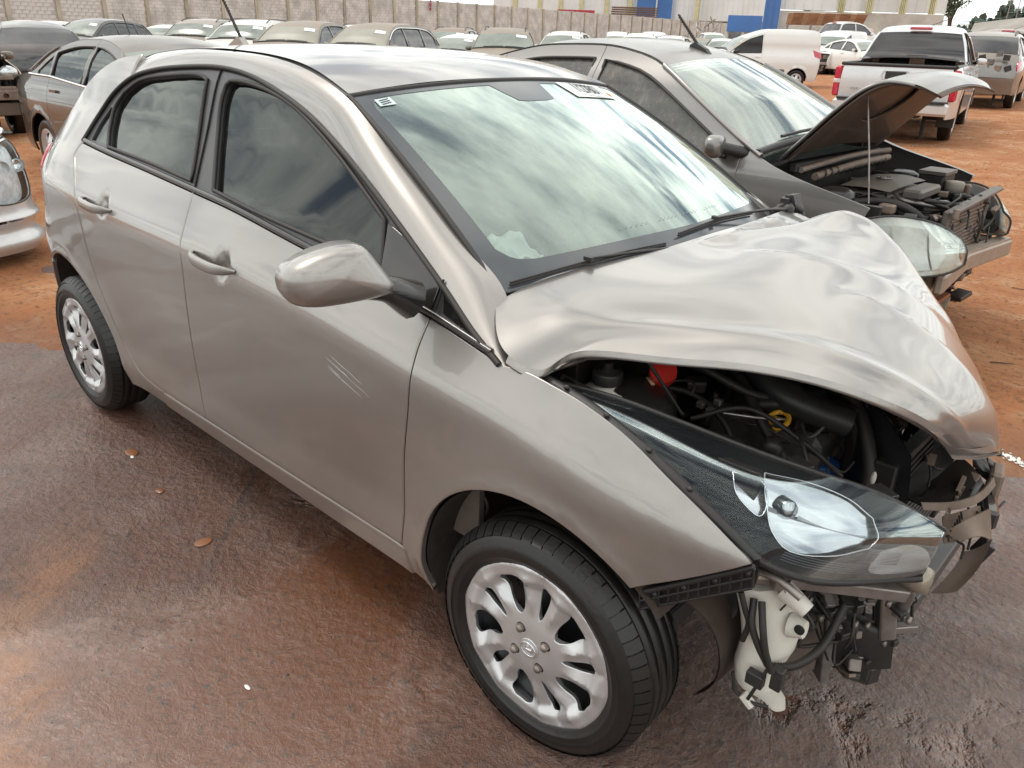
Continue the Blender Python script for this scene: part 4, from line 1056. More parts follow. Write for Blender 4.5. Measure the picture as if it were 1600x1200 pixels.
# fluid bottle with black cap, red filler cap, cream bottle neck
rz_ = empty('fluid_bottle', (0, 0, 0), 0, bay)
c = np.array((1.219, -0.575, 0.840))
lathe([(.0, -.10), (.052, -.10), (.058, -.08), (.058, -.03), (.048, -.012), (.026, -.006), (.026, .008)], 24, 'z', tuple(c)).build('bottle', WHITEPL, rz_)
lathe([(.033, .0), (.034, .022), (.030, .028), (.012, .029), (.010, .045), (.0, .046)], 24, 'z', tuple(c+[0, 0, .005])).build('bottle_cap', BLACKP, rz_)
c = np.array((1.281, -0.449, 0.850)); hx_ = [(.030*math.cos(a)*(1+.06*(k % 2)), .030*math.sin(a)*(1+.06*(k % 2))) for k, a in enumerate(np.linspace(0, 2*math.pi, 13)[:-1])]
mb = MB(); prism(hx_, -.016, .012, 'z', mb=mb); R = Vector((.45, -.55, .7)).to_track_quat('Z', 'Y').to_matrix().to_4x4(); mb.xf(Matrix.Translation(c)@R); mb.build('red_cap', REDPL, bay)
mb = lathe([(.024, -.06), (.024, -.012), (.03, -.01)], 16, 'z'); mb.xf(Matrix.Translation(c)@R); mb.build('filler_neck', BLACKP, bay)
a_ = [(c[0]+.055*math.cos(t)+.02, c[1]+.055*math.sin(t), c[2]-.03+.01*math.sin(t*2)) for t in np.linspace(0, 5.2, 30)]; tube(a_, .0028, 6).build('bare_wire', STEEL, bay)
c = np.array((1.256, -0.468, 0.800)); blob(c, (.026, .03, .035), 14, 8).build('bottle_shoulder', simple('cream_plastic', (.62, .54, .34), .5), bay)
# prop rod
tube([(1.291, -0.570, 0.943), (1.370, -0.500, 0.794)], .0042, 6).build('prop_rod', BLACKP, bay)
# yellow dipstick ring with its rod
c = np.array((1.502, -0.302, 0.760)); rr = [(c[0]+.024*math.cos(t)*.9, c[1]+.024*math.sin(t), c[2]+.010*math.sin(t)) for t in np.linspace(0, 2*math.pi, 25)]
tube(rr, .0062, 8, cap=False).build('dipstick_ring', YELLOWPL, bay); box(c+[-.005, .0, -.02], (.014, .012, .05)).build('dipstick_tab', YELLOWPL, bay)
tube([(1.406, -0.380, 0.770), (1.468, -0.348, 0.770), (1.521, -0.282, 0.760)], .0035, 6, 12).build('metal_pipe', ALU, bay)
for px in (0, 1, 2): c = np.array([(1.348, -0.378, 0.770), (1.371, -0.373, 0.760), (1.369, -0.336, 0.770)][px]); box(c, (.018, .016, .014)).build('hose_clip', ALU, bay)
c = np.array((1.523, -0.233, 0.770)); B('sensor_plug', c, (.03, .026, .03), simple('grey_plug', (.12, .12, .125), .4), rz=.4)
# alternator with ribs and the strip of blue tape
al = empty('alternator', (0, 0, 0), 0, bay); c = np.array((1.548, -0.077, 0.620))
Rm = Matrix.Translation(c)@Vector((.55, -.45, .55)).to_track_quat('Z', 'Y').to_matrix().to_4x4()
mb = lathe([(.075, -.07), (.078, -.01), (.070, .008), (.050, .014), (.048, .006), (.026, .006), (.024, .020), (.0, .021)], 32, 'z'); mb.xf(Rm); mb.build('alternator_case', GREYM, al)
for k in range(18):
    a = 2*math.pi*k/18; mb = box((.060*math.cos(a), .060*math.sin(a), .014), (.026, .006, .010), rot=Matrix.Rotation(a, 3, 'Z')); mb.xf(Rm); mb.build('cooling_fin', ALU, al)
c = np.array((1.550, -0.125, 0.600)); mb = lathe([(.045, -.03), (.047, .0), (.045, .012), (.030, .014), (.0, .012)], 24, 'z'); mb.xf(Matrix.Translation(c)@Matrix.Diagonal((1.1, 1., .7, 1))); mb.build('blue_cap', BLUEPL, bay)
# hoses and cables criss-crossing the bay
hs = random.Random(3)
hoses = [([(1.20, -.30, .82), (1.32, -.34, .84), (1.44, -.30, .80), (1.52, -.18, .78)], .010), ([(1.22, -.20, .80), (1.36, -.26, .82), (1.50, -.34, .74), (1.60, -.34, .64)], .013), ([(1.18, -.44, .78), (1.30, -.36, .78), (1.40, -.36, .74), (1.48, -.40, .66)], .008),
         ([(1.45, -.30, .78), (1.56, -.24, .80), (1.64, -.12, .76), (1.68, .02, .70)], .012), ([(1.50, -.10, .80), (1.60, -.14, .79), (1.68, -.20, .70), (1.70, -.24, .58)], .016), ([(1.36, -.44, .76), (1.46, -.38, .80), (1.58, -.36, .76), (1.66, -.30, .68)], .006),
         ([(1.40, .10, .82), (1.52, .08, .84), (1.62, .14, .78), (1.70, .16, .70)], .014), ([(1.30, -.12, .82), (1.42, -.18, .83), (1.50, -.14, .82)], .006)]
for p_, r_ in hoses: T_('hose', p_, r_, RUBBER)
for k in range(26):
    x0, y0, z0 = hs.uniform(1.18, 1.6), hs.uniform(-.45, .3), hs.uniform(.66, .79)
    p_ = [(x0, y0, z0)]
    for j in range(3): x0 += hs.uniform(-.05, .12); y0 += hs.uniform(-.11, .11); z0 += hs.uniform(-.06, .05); p_.append((x0, y0, min(z0, .80)))
    T_('wiring_cable', p_, hs.choice([.0028, .004, .0055]), RUBBER if hs.random() < .75 else simple('grey_cable', (.10, .10, .10), .5), 6, 16)
for k in range(34):
    x0, y0 = hs.uniform(1.2, 1.72), hs.uniform(-.5, .25); z0 = hs.uniform(.62, .775)-(max(0, x0-1.5)*.4)
    m_ = hs.choice([OILY, BLACKP, GREYM, GREYM, OILY, STEEL]); s_ = hs.uniform(.014, .04)
    if hs.random() < .5: B('engine_fitting', (x0, y0, z0), (s_, s_*hs.uniform(.6, 1.8), s_*hs.uniform(.5, 1.2)), m_, hs.uniform(-1, 1), hs.uniform(-.4, .4), bev=.004)
    else: lathe([(.0, -.02), (s_*.6, -.02), (s_*.6, .005), (s_*.4, .01), (s_*.4, .018), (.0, .018)], 14, 'z', (x0, y0, z0)).build('engine_fitting', m_, bay)
# radiator, fan shroud, black side baffle, crossmember
rad = empty('radiator', (0, 0, 0), 0, bay)
B('radiator_core', (1.72, .10, .50), (.03, .52, .36), simple('radiator_fins', (.10, .10, .10), .5, .5, 0, .3, 60, .5), par=rad)
for k in range(16): B('radiator_tube', (1.737, .10, .34+.021*k), (.006, .50, .006), OILY, par=rad)
B('radiator_tank', (1.72, -.19, .50), (.05, .05, .40), BLACKP, par=rad); B('radiator_tank', (1.72, .38, .50), (.05, .05, .40), BLACKP, par=rad)
ringp = [(1.665, .10+.17*math.cos(t), .52+.17*math.sin(t)) for t in np.linspace(0, 2*math.pi, 41)]; tube(ringp, .014, 8, cap=False).build('fan_shroud', BLACKP, rad)
for k in range(7): a = k*2*math.pi/7; B('fan_blade', (1.66, .10+.09*math.cos(a), .52+.09*math.sin(a)), (.01, .14, .05), BLACKP, rx=a, par=rad)
bfl = Net([[(1.60, -.10, .80), (1.60, -.10, .62), (1.58, -.12, .44)], [(1.68, -.17, .79), (1.69, -.18, .60), (1.68, -.20, .44)], [(1.76, -.20, .73), (1.78, -.20, .58), (1.77, -.22, .44)]], (0, -1, .3))
hpart(grid(bfl, 12, 12, thick=.004), 'side_baffle', simple('baffle_plastic', (.016, .016, .017), .32, 0, .2, .15, 20), bay)
blob((1.713, -0.256, 0.680), (.006, .008, .016), 10, 6).build('baffle_clip', WHITEPL, bay)
tube([(1.623, -0.135, 0.820), (1.663, -0.114, 0.620)], .004, 6).build('hood_stay', BLACKP, bay)
# torn black plastics at the far headlight's place
def sheet(name, net, m, parent=None, th=.003, nu=16, nv=16, out=(0, -.5, 1)): return hpart(grid(Net(net, out), nu, nv, thick=th), name, m, parent)
SHINY = simple('shiny_black_plastic', (.022, .022, .024), .16, 0, .4, .12, 16, dust=.06)
sheet('torn_panel', [[(1.582, 0.000, 0.641), (1.656, -0.060, 0.621), (1.608, -0.080, 0.663)], [(1.656, 0.100, 0.613), (1.721, 0.000, 0.606), (1.717, -0.100, 0.576)], [(1.781, 0.200, 0.606), (1.785, 0.080, 0.573), (1.776, -0.060, 0.576)]], BLACKP, out=(.2, -.6, 1))
sheet('torn_panel', [[(1.591, 0.120, 0.674), (1.609, 0.100, 0.666)], [(1.633, 0.150, 0.642), (1.640, 0.100, 0.633)], [(1.691, 0.200, 0.697), (1.693, 0.160, 0.693)]], SHINY, bay, out=(0, -.6, 1))
B('bare_bracket', (1.629, 0.050, 0.698), (.03, .03, .04), ALU, rz=.4, ry=.3); B('bare_bracket', (1.643, 0.080, 0.728), (.02, .03, .02), STEEL, rz=-.4); blob((1.627, 0.040, 0.636), (.007, .01, .01), 8, 6).build('loose_clip', WHITEPL, bay)
for q in ((1.702, 0.150, 0.668), (1.739, 0.120, 0.638), (1.757, 0.140, 0.638), (1.694, 0.120, 0.661), (1.782, 0.100, 0.655)): B('lamp_fitting', q, (.022, .012, .03), BLACKP, rz=.5, ry=.3)

# ------------------------------------------------------------------ headlight on our side: black bowl, mirror bowls, clear lens
hl = empty('headlight', (0, 0, 0), 0, hero)
top = spl([(1.185, -.690, .868), (1.30, -.655, .862), (1.43, -.625, .846), (1.56, -.585, .822), (1.68, -.540, .800), (1.79, -.485, .775), (1.895, -.400, .705)], 25)
bot = spl([(1.185, -.705, .855), (1.34, -.745, .845), (1.46, -.755, .805), (1.56, -.745, .755), (1.655, -.715, .690), (1.745, -.640, .640), (1.885, -.440, .610)], 25)
mid_ = (top+bot)/2; fwd_ = np.array([.35, -.55, .55]); fwd_ /= np.linalg.norm(fwd_)
bul = np.sin(np.linspace(.05, .90, 25)*math.pi)[:, None]*.030
net = np.stack([top, top*.72+bot*.28+fwd_*bul*.75, mid_+fwd_*bul, top*.28+bot*.72+fwd_*bul*.75, bot], 1)
lens = Net(net[::3], fwd_)
hpart(grid(lens, 60, 24, thick=.0025), 'lamp_lens', GLASS_CLEAR, hl)
def deeper(k):
    d = net-fwd_*(np.array([.25, .9, 1., .9, .25])[None, :, None]*k*np.sin(np.linspace(.12, .95, 25)*math.pi)[:, None, None])
    return Net(d[::3], fwd_)
HLB = simple('lamp_bezel', (.006, .007, .010), .55, 0, 0, .1, 12, spec=.08)
bowl = deeper(.045)
big = loop(spl([(.565, .16), (.66, .10), (.76, .12), (.835, .22)], 16), spl([(.835, .22), (.868, .42), (.862, .60)], 8), spl([(.862, .60), (.80, .76), (.71, .82), (.655, .74), (.605, .48), (.565, .16)], 24))
small = spl([(.50, .32), (.565, .26), (.60, .42), (.60, .66), (.545, .60), (.50, .32)], 24)[:-1]
tip = spl([(.90, .62), (.955, .42), (.985, .60), (.975, .86), (.91, .90), (.90, .62)], 24)[:-1]
hpart(patch(bowl, [(.0, .0), (1, 0), (1, 1), (.0, 1)], [big, small, tip], step=.015, scale=(.85, .20), thick=.02, bev=.002), 'lamp_bezel', HLB, hl)
REFL = simple('lamp_reflector', (.60, .61, .62), .16, .9, 0, .06, 6)
hpart(patch(deeper(.085), inset(big, -.01), step=.02, scale=(.85, .20), thick=.004, bev=0), 'lamp_reflector', REFL, hl)
hpart(patch(deeper(.065), inset(small, -.01), step=.02, scale=(.85, .20), thick=.004, bev=0), 'lamp_reflector', REFL, hl)
hpart(patch(deeper(.040), inset(tip, -.01), step=.02, scale=(.85, .20), thick=.004, bev=0), 'lamp_reflector', REFL, hl)
# inside the big bowl: facets, bulb shade
dS = deeper(.075)
def onS(S, u, v, off=0.): a = np.array([u]), np.array([v]); n = S.normal(*a); n = n if np.dot(n[0], S.out) > 0 else -n; return (S(*a)+n*off)[0]
FAC = simple('brushed_reflector', (.52, .53, .54), .42, .45, 0, .08)
FAC2 = simple('pale_reflector', (.66, .68, .70), .40, .35, 0, .05)
for i, (u0, u1, v0, v1, m_, a_, b_) in enumerate(((.575, .69, .10, .45, REFL, -.028, -.004), (.69, .85, .10, .45, FAC2, -.024, -.002), (.60, .865, .45, .80, FAC, -.002, -.020))):
    net2 = np.array([[onS(dS, u0, v0, a_), onS(dS, u0, (v0+v1)/2, (a_+b_)/2-.006), onS(dS, u0, v1, b_)], [onS(dS, (u0+u1)/2, v0, a_-.004), onS(dS, (u0+u1)/2, (v0+v1)/2, (a_+b_)/2-.012), onS(dS, (u0+u1)/2, v1, b_-.004)], [onS(dS, u1, v0, a_), onS(dS, u1, (v0+v1)/2, (a_+b_)/2-.006), onS(dS, u1, v1, b_)]])
    hpart(grid(Net(net2, fwd_), 10, 10, thick=.001), 'reflector_facet', m_, hl)
c = onS(dS, .66, .38, .0); mb = lathe([(.0, .012), (.014, .010), (.019, 0), (.022, -.02)], 20, 'z'); mb.xf(Matrix.Translation(c)@Vector((.85, -.45, .25)).to_track_quat('Z', 'Y').to_matrix().to_4x4()); mb.build('bulb_shade', REFL, hl)
# chrome rim of the bowl, fine ribs on the bezel, seal, housing behind
for pl in (big, small):
    c = np.concatenate([pl, pl[:1]]); N = bowl.normal(c[:, 0], c[:, 1]); N = N*np.sign(N@fwd_)[:, None]; tube(bowl(c[:, 0], c[:, 1])+N*.001, .0013, 6, cap=False).build('bowl_rim', CHROME, hl)
for k in range(14):
    v0 = .60+.022*k; us = np.linspace(.865+.004*k*.2, .935, 8) if k < 9 else np.linspace(.70, .90, 8); P = np.array([onS(bowl, u, v0 if k < 9 else v0-.0+.02, .001) for u in us]); tube(P, .0009, 4).build('bezel_rib', simple('grey_rib', (.10, .105, .12), .3), hl)
for e_, r_ in ((bot, .008), (top, .006)): tube(e_-fwd_*.008, r_, 6).build('lamp_seal', BLACKP, hl)
hs_ = net-fwd_*np.array([.01, .12, .15, .12, .01])[None, :, None]*np.sin(np.linspace(.1, .93, 25)*math.pi)[:, None, None]
hpart(grid(Net(hs_[::3], -fwd_), 20, 12, thick=.003), 'lamp_housing', BLACKP, hl)
for q, s_ in (((1.638, -0.500, 0.778), (.05, .03, .02)), ((1.782, -0.440, 0.751), (.05, .03, .02)), ((1.189, -0.690, 0.854), (.03, .02, .012))): B('mounting_tab', q, s_, BLACKP, rz=-.5, par=hl)
# dark recess between wing edge and lamp, with clips
gp = spl([(1.13, -.745, .905), (1.30, -.765, .888), (1.46, -.775, .842), (1.58, -.765, .775), (1.67, -.735, .700)], 24)
tube(gp-[0, -.02, .02], .014, 6).build('lamp_gap_trim', BLACKP, hl)
for k in (4, 8, 12, 16): blob(gp[k]-np.array([0, -.014, .004]), (.007, .006, .005), 8, 5).build('trim_clip', RUBBER, hl)

# ------------------------------------------------------------------ bare nose below the lamp
fr = empty('front_structure', (0, 0, 0), 0, hero)
# bumper bracket: lattice of little cells under the wing edge
br = empty('bumper_bracket', (0, 0, 0), 0, fr)
A0 = np.array((1.492, -0.800, 0.558)); A1 = np.array((1.688, -0.765, 0.705)); dz_ = np.array([0, 0, -1.])
ln = np.linalg.norm(A1-A0)
for r_ in (0, 1, 2): tube([A0+dz_*.022*r_+[0, .004*r_, 0], A1+dz_*.025*r_+[0, .004*r_, 0]], .0028 if r_ else .006, 6).build('bracket_rail', BLACKP, br)
for k in range(12): p_ = A0+(A1-A0)*k/11; tube([p_, p_+dz_*.048+[0, .008, 0]], .0024, 5).build('bracket_rib', BLACKP, br)
bm = (A0+A1)/2+dz_*.026+[0, .020, 0]; mb = MB(); q_ = np.array([A0+[0, .016, 0], A1+[0, .016, 0], A1+dz_*.055+[0, .02, 0], A0+dz_*.05+[0, .02, 0]]); nn = np.cross(q_[1]-q_[0], q_[2]-q_[0]); nn /= np.linalg.norm(nn); nn = nn if nn[1] < 0 else -nn
mb.add(q_, [(0, 1, 2, 3)], [nn]*4); mb.add(q_-nn*.012, [(3, 2, 1, 0)], [-nn]*4); mb.build('bracket_plate', BLACKP, br)
for k in (1, 4, 7, 10): p_ = A0+(A1-A0)*(k+.5)/11+dz_*.012+[0, .004, 0]; blob(p_, (.007, .006, .007), 8, 5).build('bracket_stud', BLACKP, br)
# washer bottle
wb = empty('washer_bottle', (0, 0, 0), 0, fr)
cs = [((1.650, -0.600, 0.566), .055, .035), ((1.663, -0.600, 0.534), .062, .045), ((1.678, -0.600, 0.487), .058, .050), ((1.681, -0.600, 0.432), .050, .045), ((1.667, -0.600, 0.364), .043, .040), ((1.672, -0.600, 0.320), .040, .036), ((1.710, -0.600, 0.306), .026, .026), ((1.722, -0.600, 0.289), .018, .02)]
V, N = [], []
nrm = np.array([.82, -.57, 0]); lat = np.array([.57, .82, 0])
for c, a, b in cs:
    for k in range(16):
        th = 2*math.pi*k/16; sx, sy = math.cos(th), math.sin(th); sx = math.copysign(abs(sx)**.75, sx); sy = math.copysign(abs(sy)**.75, sy)
        V.append(np.array(c)+lat*sx*a+nrm*sy*b); N.append(lat*sx*b+nrm*sy*a)
F = [(i*16+k, i*16+(k+1) % 16, (i+1)*16+(k+1) % 16, (i+1)*16+k) for i in range(7) for k in range(16)]+[tuple(range(16)), tuple(range(112, 128))]
mb = MB(); mb.add(V, F[:-2], N); mb.add(V[:16], [tuple(range(16))], [(0, 0, 1)]*16); mb.add(V[112:], [tuple(range(16))], [(0, 0, -1)]*16); mb.build('bottle', WHITEPL, wb)
mb = MB(); tube([(1.697, -0.620, 0.581), (1.749, -0.620, 0.558)], [.022, .016], 10, mb=mb); tube([(1.720, -0.610, 0.503), (1.749, -0.610, 0.506)], [.026, .018], 10, mb=mb); mb.build('bottle_ear', WHITEPL, wb)
lathe([(.0, -.003), (.010, -.003), (.010, .001)], 14, 'y', (1.746, -0.635, 0.521)).build('bolt_hole', DARK, wb)
tube([(1.651, -0.660, 0.622), (1.695, -0.660, 0.625), (1.744, -0.660, 0.609)], .008, 8, 14).build('support_strut', STEEL, wb)
tube([(1.640, -0.680, 0.575), (1.655, -0.680, 0.538), (1.662, -0.670, 0.505), (1.656, -0.670, 0.461)], .006, 8, 14).build('hose', RUBBER, wb)
for pts_ in ([(1.659, -0.660, 0.559), (1.672, -0.680, 0.517), (1.693, -0.680, 0.475), (1.714, -0.670, 0.435)], [(1.675, -0.660, 0.561), (1.695, -0.680, 0.516), (1.708, -0.680, 0.470), (1.723, -0.670, 0.425)]): tube(pts_, .007, 8, 18).build('hose', RUBBER, wb)
mb = MB(); q_ = spl([(1.711, -0.640, 0.409), (1.746, -0.620, 0.422), (1.770, -0.580, 0.444), (1.773, -0.520, 0.464), (1.775, -0.480, 0.505)], 70)
tube(q_, [.0075+.0018*(k % 2) for k in range(70)], 8, mb=mb); mb.build('corrugated_hose', RUBBER, wb)
tube([(1.645, -0.660, 0.365), (1.659, -0.660, 0.323), (1.695, -0.660, 0.318), (1.725, -0.650, 0.320)], .004, 6, 16).build('cable', RUBBER, wb)
tube([(1.712, -0.660, 0.419), (1.699, -0.670, 0.367), (1.689, -0.670, 0.331)], .004, 6, 16).build('cable', RUBBER, wb)
box((1.694, -0.665, 0.385), (.035, .02, .03)).build('pump_plug', BLACKP, wb); box((1.686, -0.660, 0.318), (.03, .02, .012), rot=Matrix.Rotation(.6, 3, 'Y')).build('loose_connector', WHITEPL, wb); box((1.731, -0.650, 0.400), (.022, .022, .05)).build('pump_body', BLACKP, wb)
# splash liner in front of the wheel, frame end, posts, beams
sheet('wheel_liner', [[(1.50, -.74, .55), (1.50, -.55, .56), (1.48, -.40, .55)], [(1.60, -.70, .48), (1.60, -.55, .48), (1.58, -.40, .48)], [(1.615, -.66, .33), (1.61, -.55, .31), (1.60, -.40, .30)], [(1.55, -.62, .20), (1.56, -.52, .19), (1.56, -.40, .19)]], simple('liner_plastic', (.035, .028, .024), .6, 0, 0, .25, 16, .3, dust=.45, dustc=(.16, .09, .06)), fr, out=(.8, -.4, .3))
B('lamp_beam', (1.741, -0.520, 0.561), (.36, .028, .026), STEEL, rz=.86, ry=.20, par=fr)
B('lamp_beam', (1.684, -0.600, 0.603), (.12, .035, .02), ALU, rz=.9, ry=.15, par=fr)
B('mount_box', (1.728, -0.460, 0.532), (.05, .05, .045), GREYM, rz=.8, par=fr); B('mount_box', (1.763, -0.420, 0.512), (.05, .05, .045), GREYM, rz=.8, par=fr)
B('corner_post', (1.818, -0.330, 0.442), (.035, .035, .17), STEEL, rz=.7, ry=-.18, par=fr)
B('corner_post', (1.704, -0.440, 0.361), (.07, .010, .20), simple('dirty_steel_panel', (.13, .11, .10), .5, .6, 0, .3, 12, .2, dust=.3), rz=.85, par=fr)
B('corner_post', (1.728, -0.400, 0.360), (.02, .05, .26), GREYM, rz=.85, ry=-.1, par=fr)
cm = sheet('lower_duct', [[(1.718, -0.360, 0.410), (1.738, -0.380, 0.353), (1.749, -0.360, 0.255)], [(1.772, -0.320, 0.382), (1.795, -0.360, 0.377), (1.810, -0.330, 0.257)], [(1.831, -0.260, 0.336), (1.847, -0.320, 0.372), (1.852, -0.280, 0.251)]], BLACKP, fr, out=(.8, -.6, 0))
B('lower_duct', (1.768, -0.220, 0.223), (.09, .20, .08), OILY, rz=.3, par=fr, bev=.03)
for k in range(9): tube([np.array((1.725, -0.370, 0.411))+[.012*k, .028*k, .001*k], np.array((1.752, -0.370, 0.274))+[.012*k, .028*k, .0]], .004, 6).build('duct_rib', BLACKP, fr)
B('lower_rail', (1.801, -0.330, 0.362), (.20, .02, .018), STEEL, rz=.75, ry=-.12, par=fr)
B('lower_rail', (1.80, .08, .24), (.04, .80, .05), OILY, par=fr)
lathe([(.0, .02), (.026, .018), (.030, .0), (.030, -.05), (.0, -.052)], 20, 'x', (1.872, -0.360, 0.556)).build('fog_lamp_can', simple('cloudy_lamp', (.30, .26, .20), .25, .4, .3), fr)
tube([(1.839, -0.400, 0.599), (1.855, -0.340, 0.495), (1.841, -0.330, 0.430)], .012, 8, 12).build('bracket_arm', STEEL, fr)
sheet('hanging_strip', [[(1.895, -0.100, 0.501), (1.917, -0.090, 0.518), (1.936, -0.080, 0.546)], [(1.887, -0.130, 0.458), (1.912, -0.120, 0.466), (1.933, -0.110, 0.488)], [(1.867, -0.170, 0.409), (1.892, -0.160, 0.417), (1.913, -0.150, 0.429)]], simple('brown_black_plastic', (.030, .020, .016), .5, 0, 0, .2, 10, dust=.2), fr, out=(.8, -.5, .2))
# far side: curved shiny cover, broken grille carrier in dusty plastic
DPL = simple('dusty_plastic', (.16, .12, .095), .5, 0, 0, .3, 14, .25, dust=.45, dustc=(.38, .27, .2))
sheet('curved_cover', [[(1.706, -0.060, 0.562), (1.759, 0.000, 0.569), (1.805, 0.080, 0.640)], [(1.774, -0.100, 0.576), (1.817, -0.020, 0.589), (1.849, 0.060, 0.626)], [(1.799, -0.120, 0.584), (1.853, -0.050, 0.586), (1.884, 0.040, 0.598)]], SHINY, fr, out=(.6, -.3, 1), nu=20, nv=20)
sheet('curved_cover', [[(1.793, 0.100, 0.667), (1.817, 0.100, 0.658), (1.835, 0.100, 0.613)], [(1.835, 0.120, 0.649), (1.852, 0.120, 0.638), (1.874, 0.100, 0.612)]], SHINY, fr, out=(.6, -.3, 1))
sheet('cover_rim', [[(1.792, -0.130, 0.597), (1.800, -0.130, 0.581)], [(1.844, -0.080, 0.600), (1.852, -0.080, 0.582)], [(1.878, -0.010, 0.608), (1.886, -0.010, 0.590)], [(1.887, 0.060, 0.625), (1.896, 0.060, 0.606)]], DPL, fr, out=(.9, -.4, .1), nu=24, nv=4, th=.004)
gc = empty('broken_grille_carrier', (0, 0, 0), 0, fr)
sheet('carrier_plate', [[(1.836, -0.100, 0.565), (1.854, -0.100, 0.501)], [(1.860, -0.060, 0.571), (1.878, -0.070, 0.506)], [(1.886, 0.000, 0.573), (1.916, -0.020, 0.518)]], DPL, gc, out=(.9, -.4, .1))
sheet('carrier_plate', [[(1.853, -0.140, 0.551), (1.889, -0.150, 0.550)], [(1.884, -0.120, 0.590), (1.916, -0.120, 0.563)], [(1.914, -0.060, 0.605), (1.933, -0.040, 0.519)]], DPL, gc, out=(.9, -.4, .6))
for k in range(7): tube([(1.864, -0.150, 0.555), (1.868, -0.150, 0.540)] if k == 0 else [np.array((1.864, -0.150, 0.558))+[.0, .012*k, .004*k], np.array((1.870, -0.150, 0.541))+[.0, .012*k, .004*k]], .0022, 5).build('grille_rib', BLACKP, gc)
for k in range(6): p_ = np.array((1.843, -0.110, 0.576))+np.array([0, .022*k, .004*k]); B('carrier_tooth', p_, (.006, .010, .018), DPL, par=gc)
B('carrier_end', (1.904, 0.020, 0.555), (.03, .09, .05), SHINY, rz=.3, par=gc, bev=.01); B('carrier_end', (1.923, -0.060, 0.502), (.02, .05, .05), BLACKP, rz=.4, ry=.4, par=gc)
B('torn_edge', (1.865, 0.140, 0.600), (.05, .03, .04), BLACKP, rz=.3, ry=.5, par=gc); B('torn_edge', (1.884, 0.120, 0.563), (.03, .07, .12), DPL, rz=.2, par=gc, bev=.008)
# scratches on the front door: thin bare scrapes standing a hair off the paint
sr = random.Random(11); SCR = simple('scraped_paint', (.42, .40, .385), .6, 0, 0, .1)
sp = MB()
for k in range(9):
    x0 = .555+sr.uniform(-.01, .03); z0 = .790-.010*k*.55+sr.uniform(-.004, .004); L = sr.uniform(.05, .14); n = 10
    xs = x0+np.linspace(0, 1, n)*L; zs_ = z0-np.linspace(0, 1, n)*L*.30+np.array([sr.uniform(-.0012, .0012) for _ in range(n)])
    P = RX(xs, zs_)+np.array([0, -.0004, 0]); tube(P, [.0001, .0006, .0003, .0007, .0001], 5, mb=sp)
sp.build('door_scratch', SCR, doors[-1][0], kind='stuff')

# small stuff hanging in the bare nose: brackets, bolts, clips, wires
fc = random.Random(31)
anch = [(1.694, -0.550, 0.531), (1.736, -0.480, 0.499), (1.772, -0.440, 0.505), (1.804, -0.380, 0.497), (1.745, -0.420, 0.400), (1.791, -0.370, 0.381), (1.831, -0.300, 0.334), (1.786, -0.360, 0.289), (1.716, -0.470, 0.440), (1.838, -0.330, 0.471), (1.692, -0.620, 0.608)]
for k in range(60):
    a = np.array(anch[k % len(anch)])+np.array([fc.uniform(-.02, .02), fc.uniform(-.03, .03), fc.uniform(-.03, .03)]); q_ = fc.random(); m_ = fc.choice([BLACKP, GREYM, STEEL, OILY, DPL, BLACKP])
    if q_ < .40: box(a, (fc.uniform(.008, .03), fc.uniform(.01, .05), fc.uniform(.006, .03)), rot=Matrix.Rotation(.8+fc.uniform(-.5, .5), 3, 'Z')@Matrix.Rotation(fc.uniform(-.6, .6), 3, 'X')).build('bracket_piece', m_, fr)
    elif q_ < .62: lathe([(.0, -.004), (.009, -.004), (.009, .004), (.005, .006), (.0, .006)], 10, 'x', tuple(a+[.012, 0, 0])).build('bolt_head', STEEL, fr)
    else: tube([a, a+[fc.uniform(-.03, .04), fc.uniform(-.06, .06), -fc.uniform(.0, .05)], a+[fc.uniform(-.03, .05), fc.uniform(-.10, .10), -fc.uniform(.02, .09)]], fc.choice([.002, .003, .0045]), 5, 12).build('loose_wire', RUBBER, fr)
for k in range(26):
    a = np.array([(1.678, 0.020, 0.634), (1.753, 0.020, 0.629), (1.833, 0.020, 0.593), (1.878, -0.020, 0.561), (1.862, -0.080, 0.530), (1.716, 0.100, 0.619), (1.891, 0.060, 0.566)][k % 7])+np.array([fc.uniform(-.02, .02), fc.uniform(-.03, .03), fc.uniform(-.02, .02)]); m_ = fc.choice([BLACKP, GREYM, DPL, SHINY])
    if fc.random() < .6: box(a, (fc.uniform(.008, .025), fc.uniform(.01, .05), fc.uniform(.003, .02)), rot=Matrix.Rotation(fc.uniform(-.9, .9), 3, 'Z')@Matrix.Rotation(fc.uniform(-.8, .8), 3, 'X')).build('broken_piece', m_, fr)
    else: tube([a, a+[.01, fc.uniform(-.05, .05), -.02], a+[.02, fc.uniform(-.07, .07), fc.uniform(-.06, .02)]], .0028, 5, 10).build('loose_wire', RUBBER, fr)

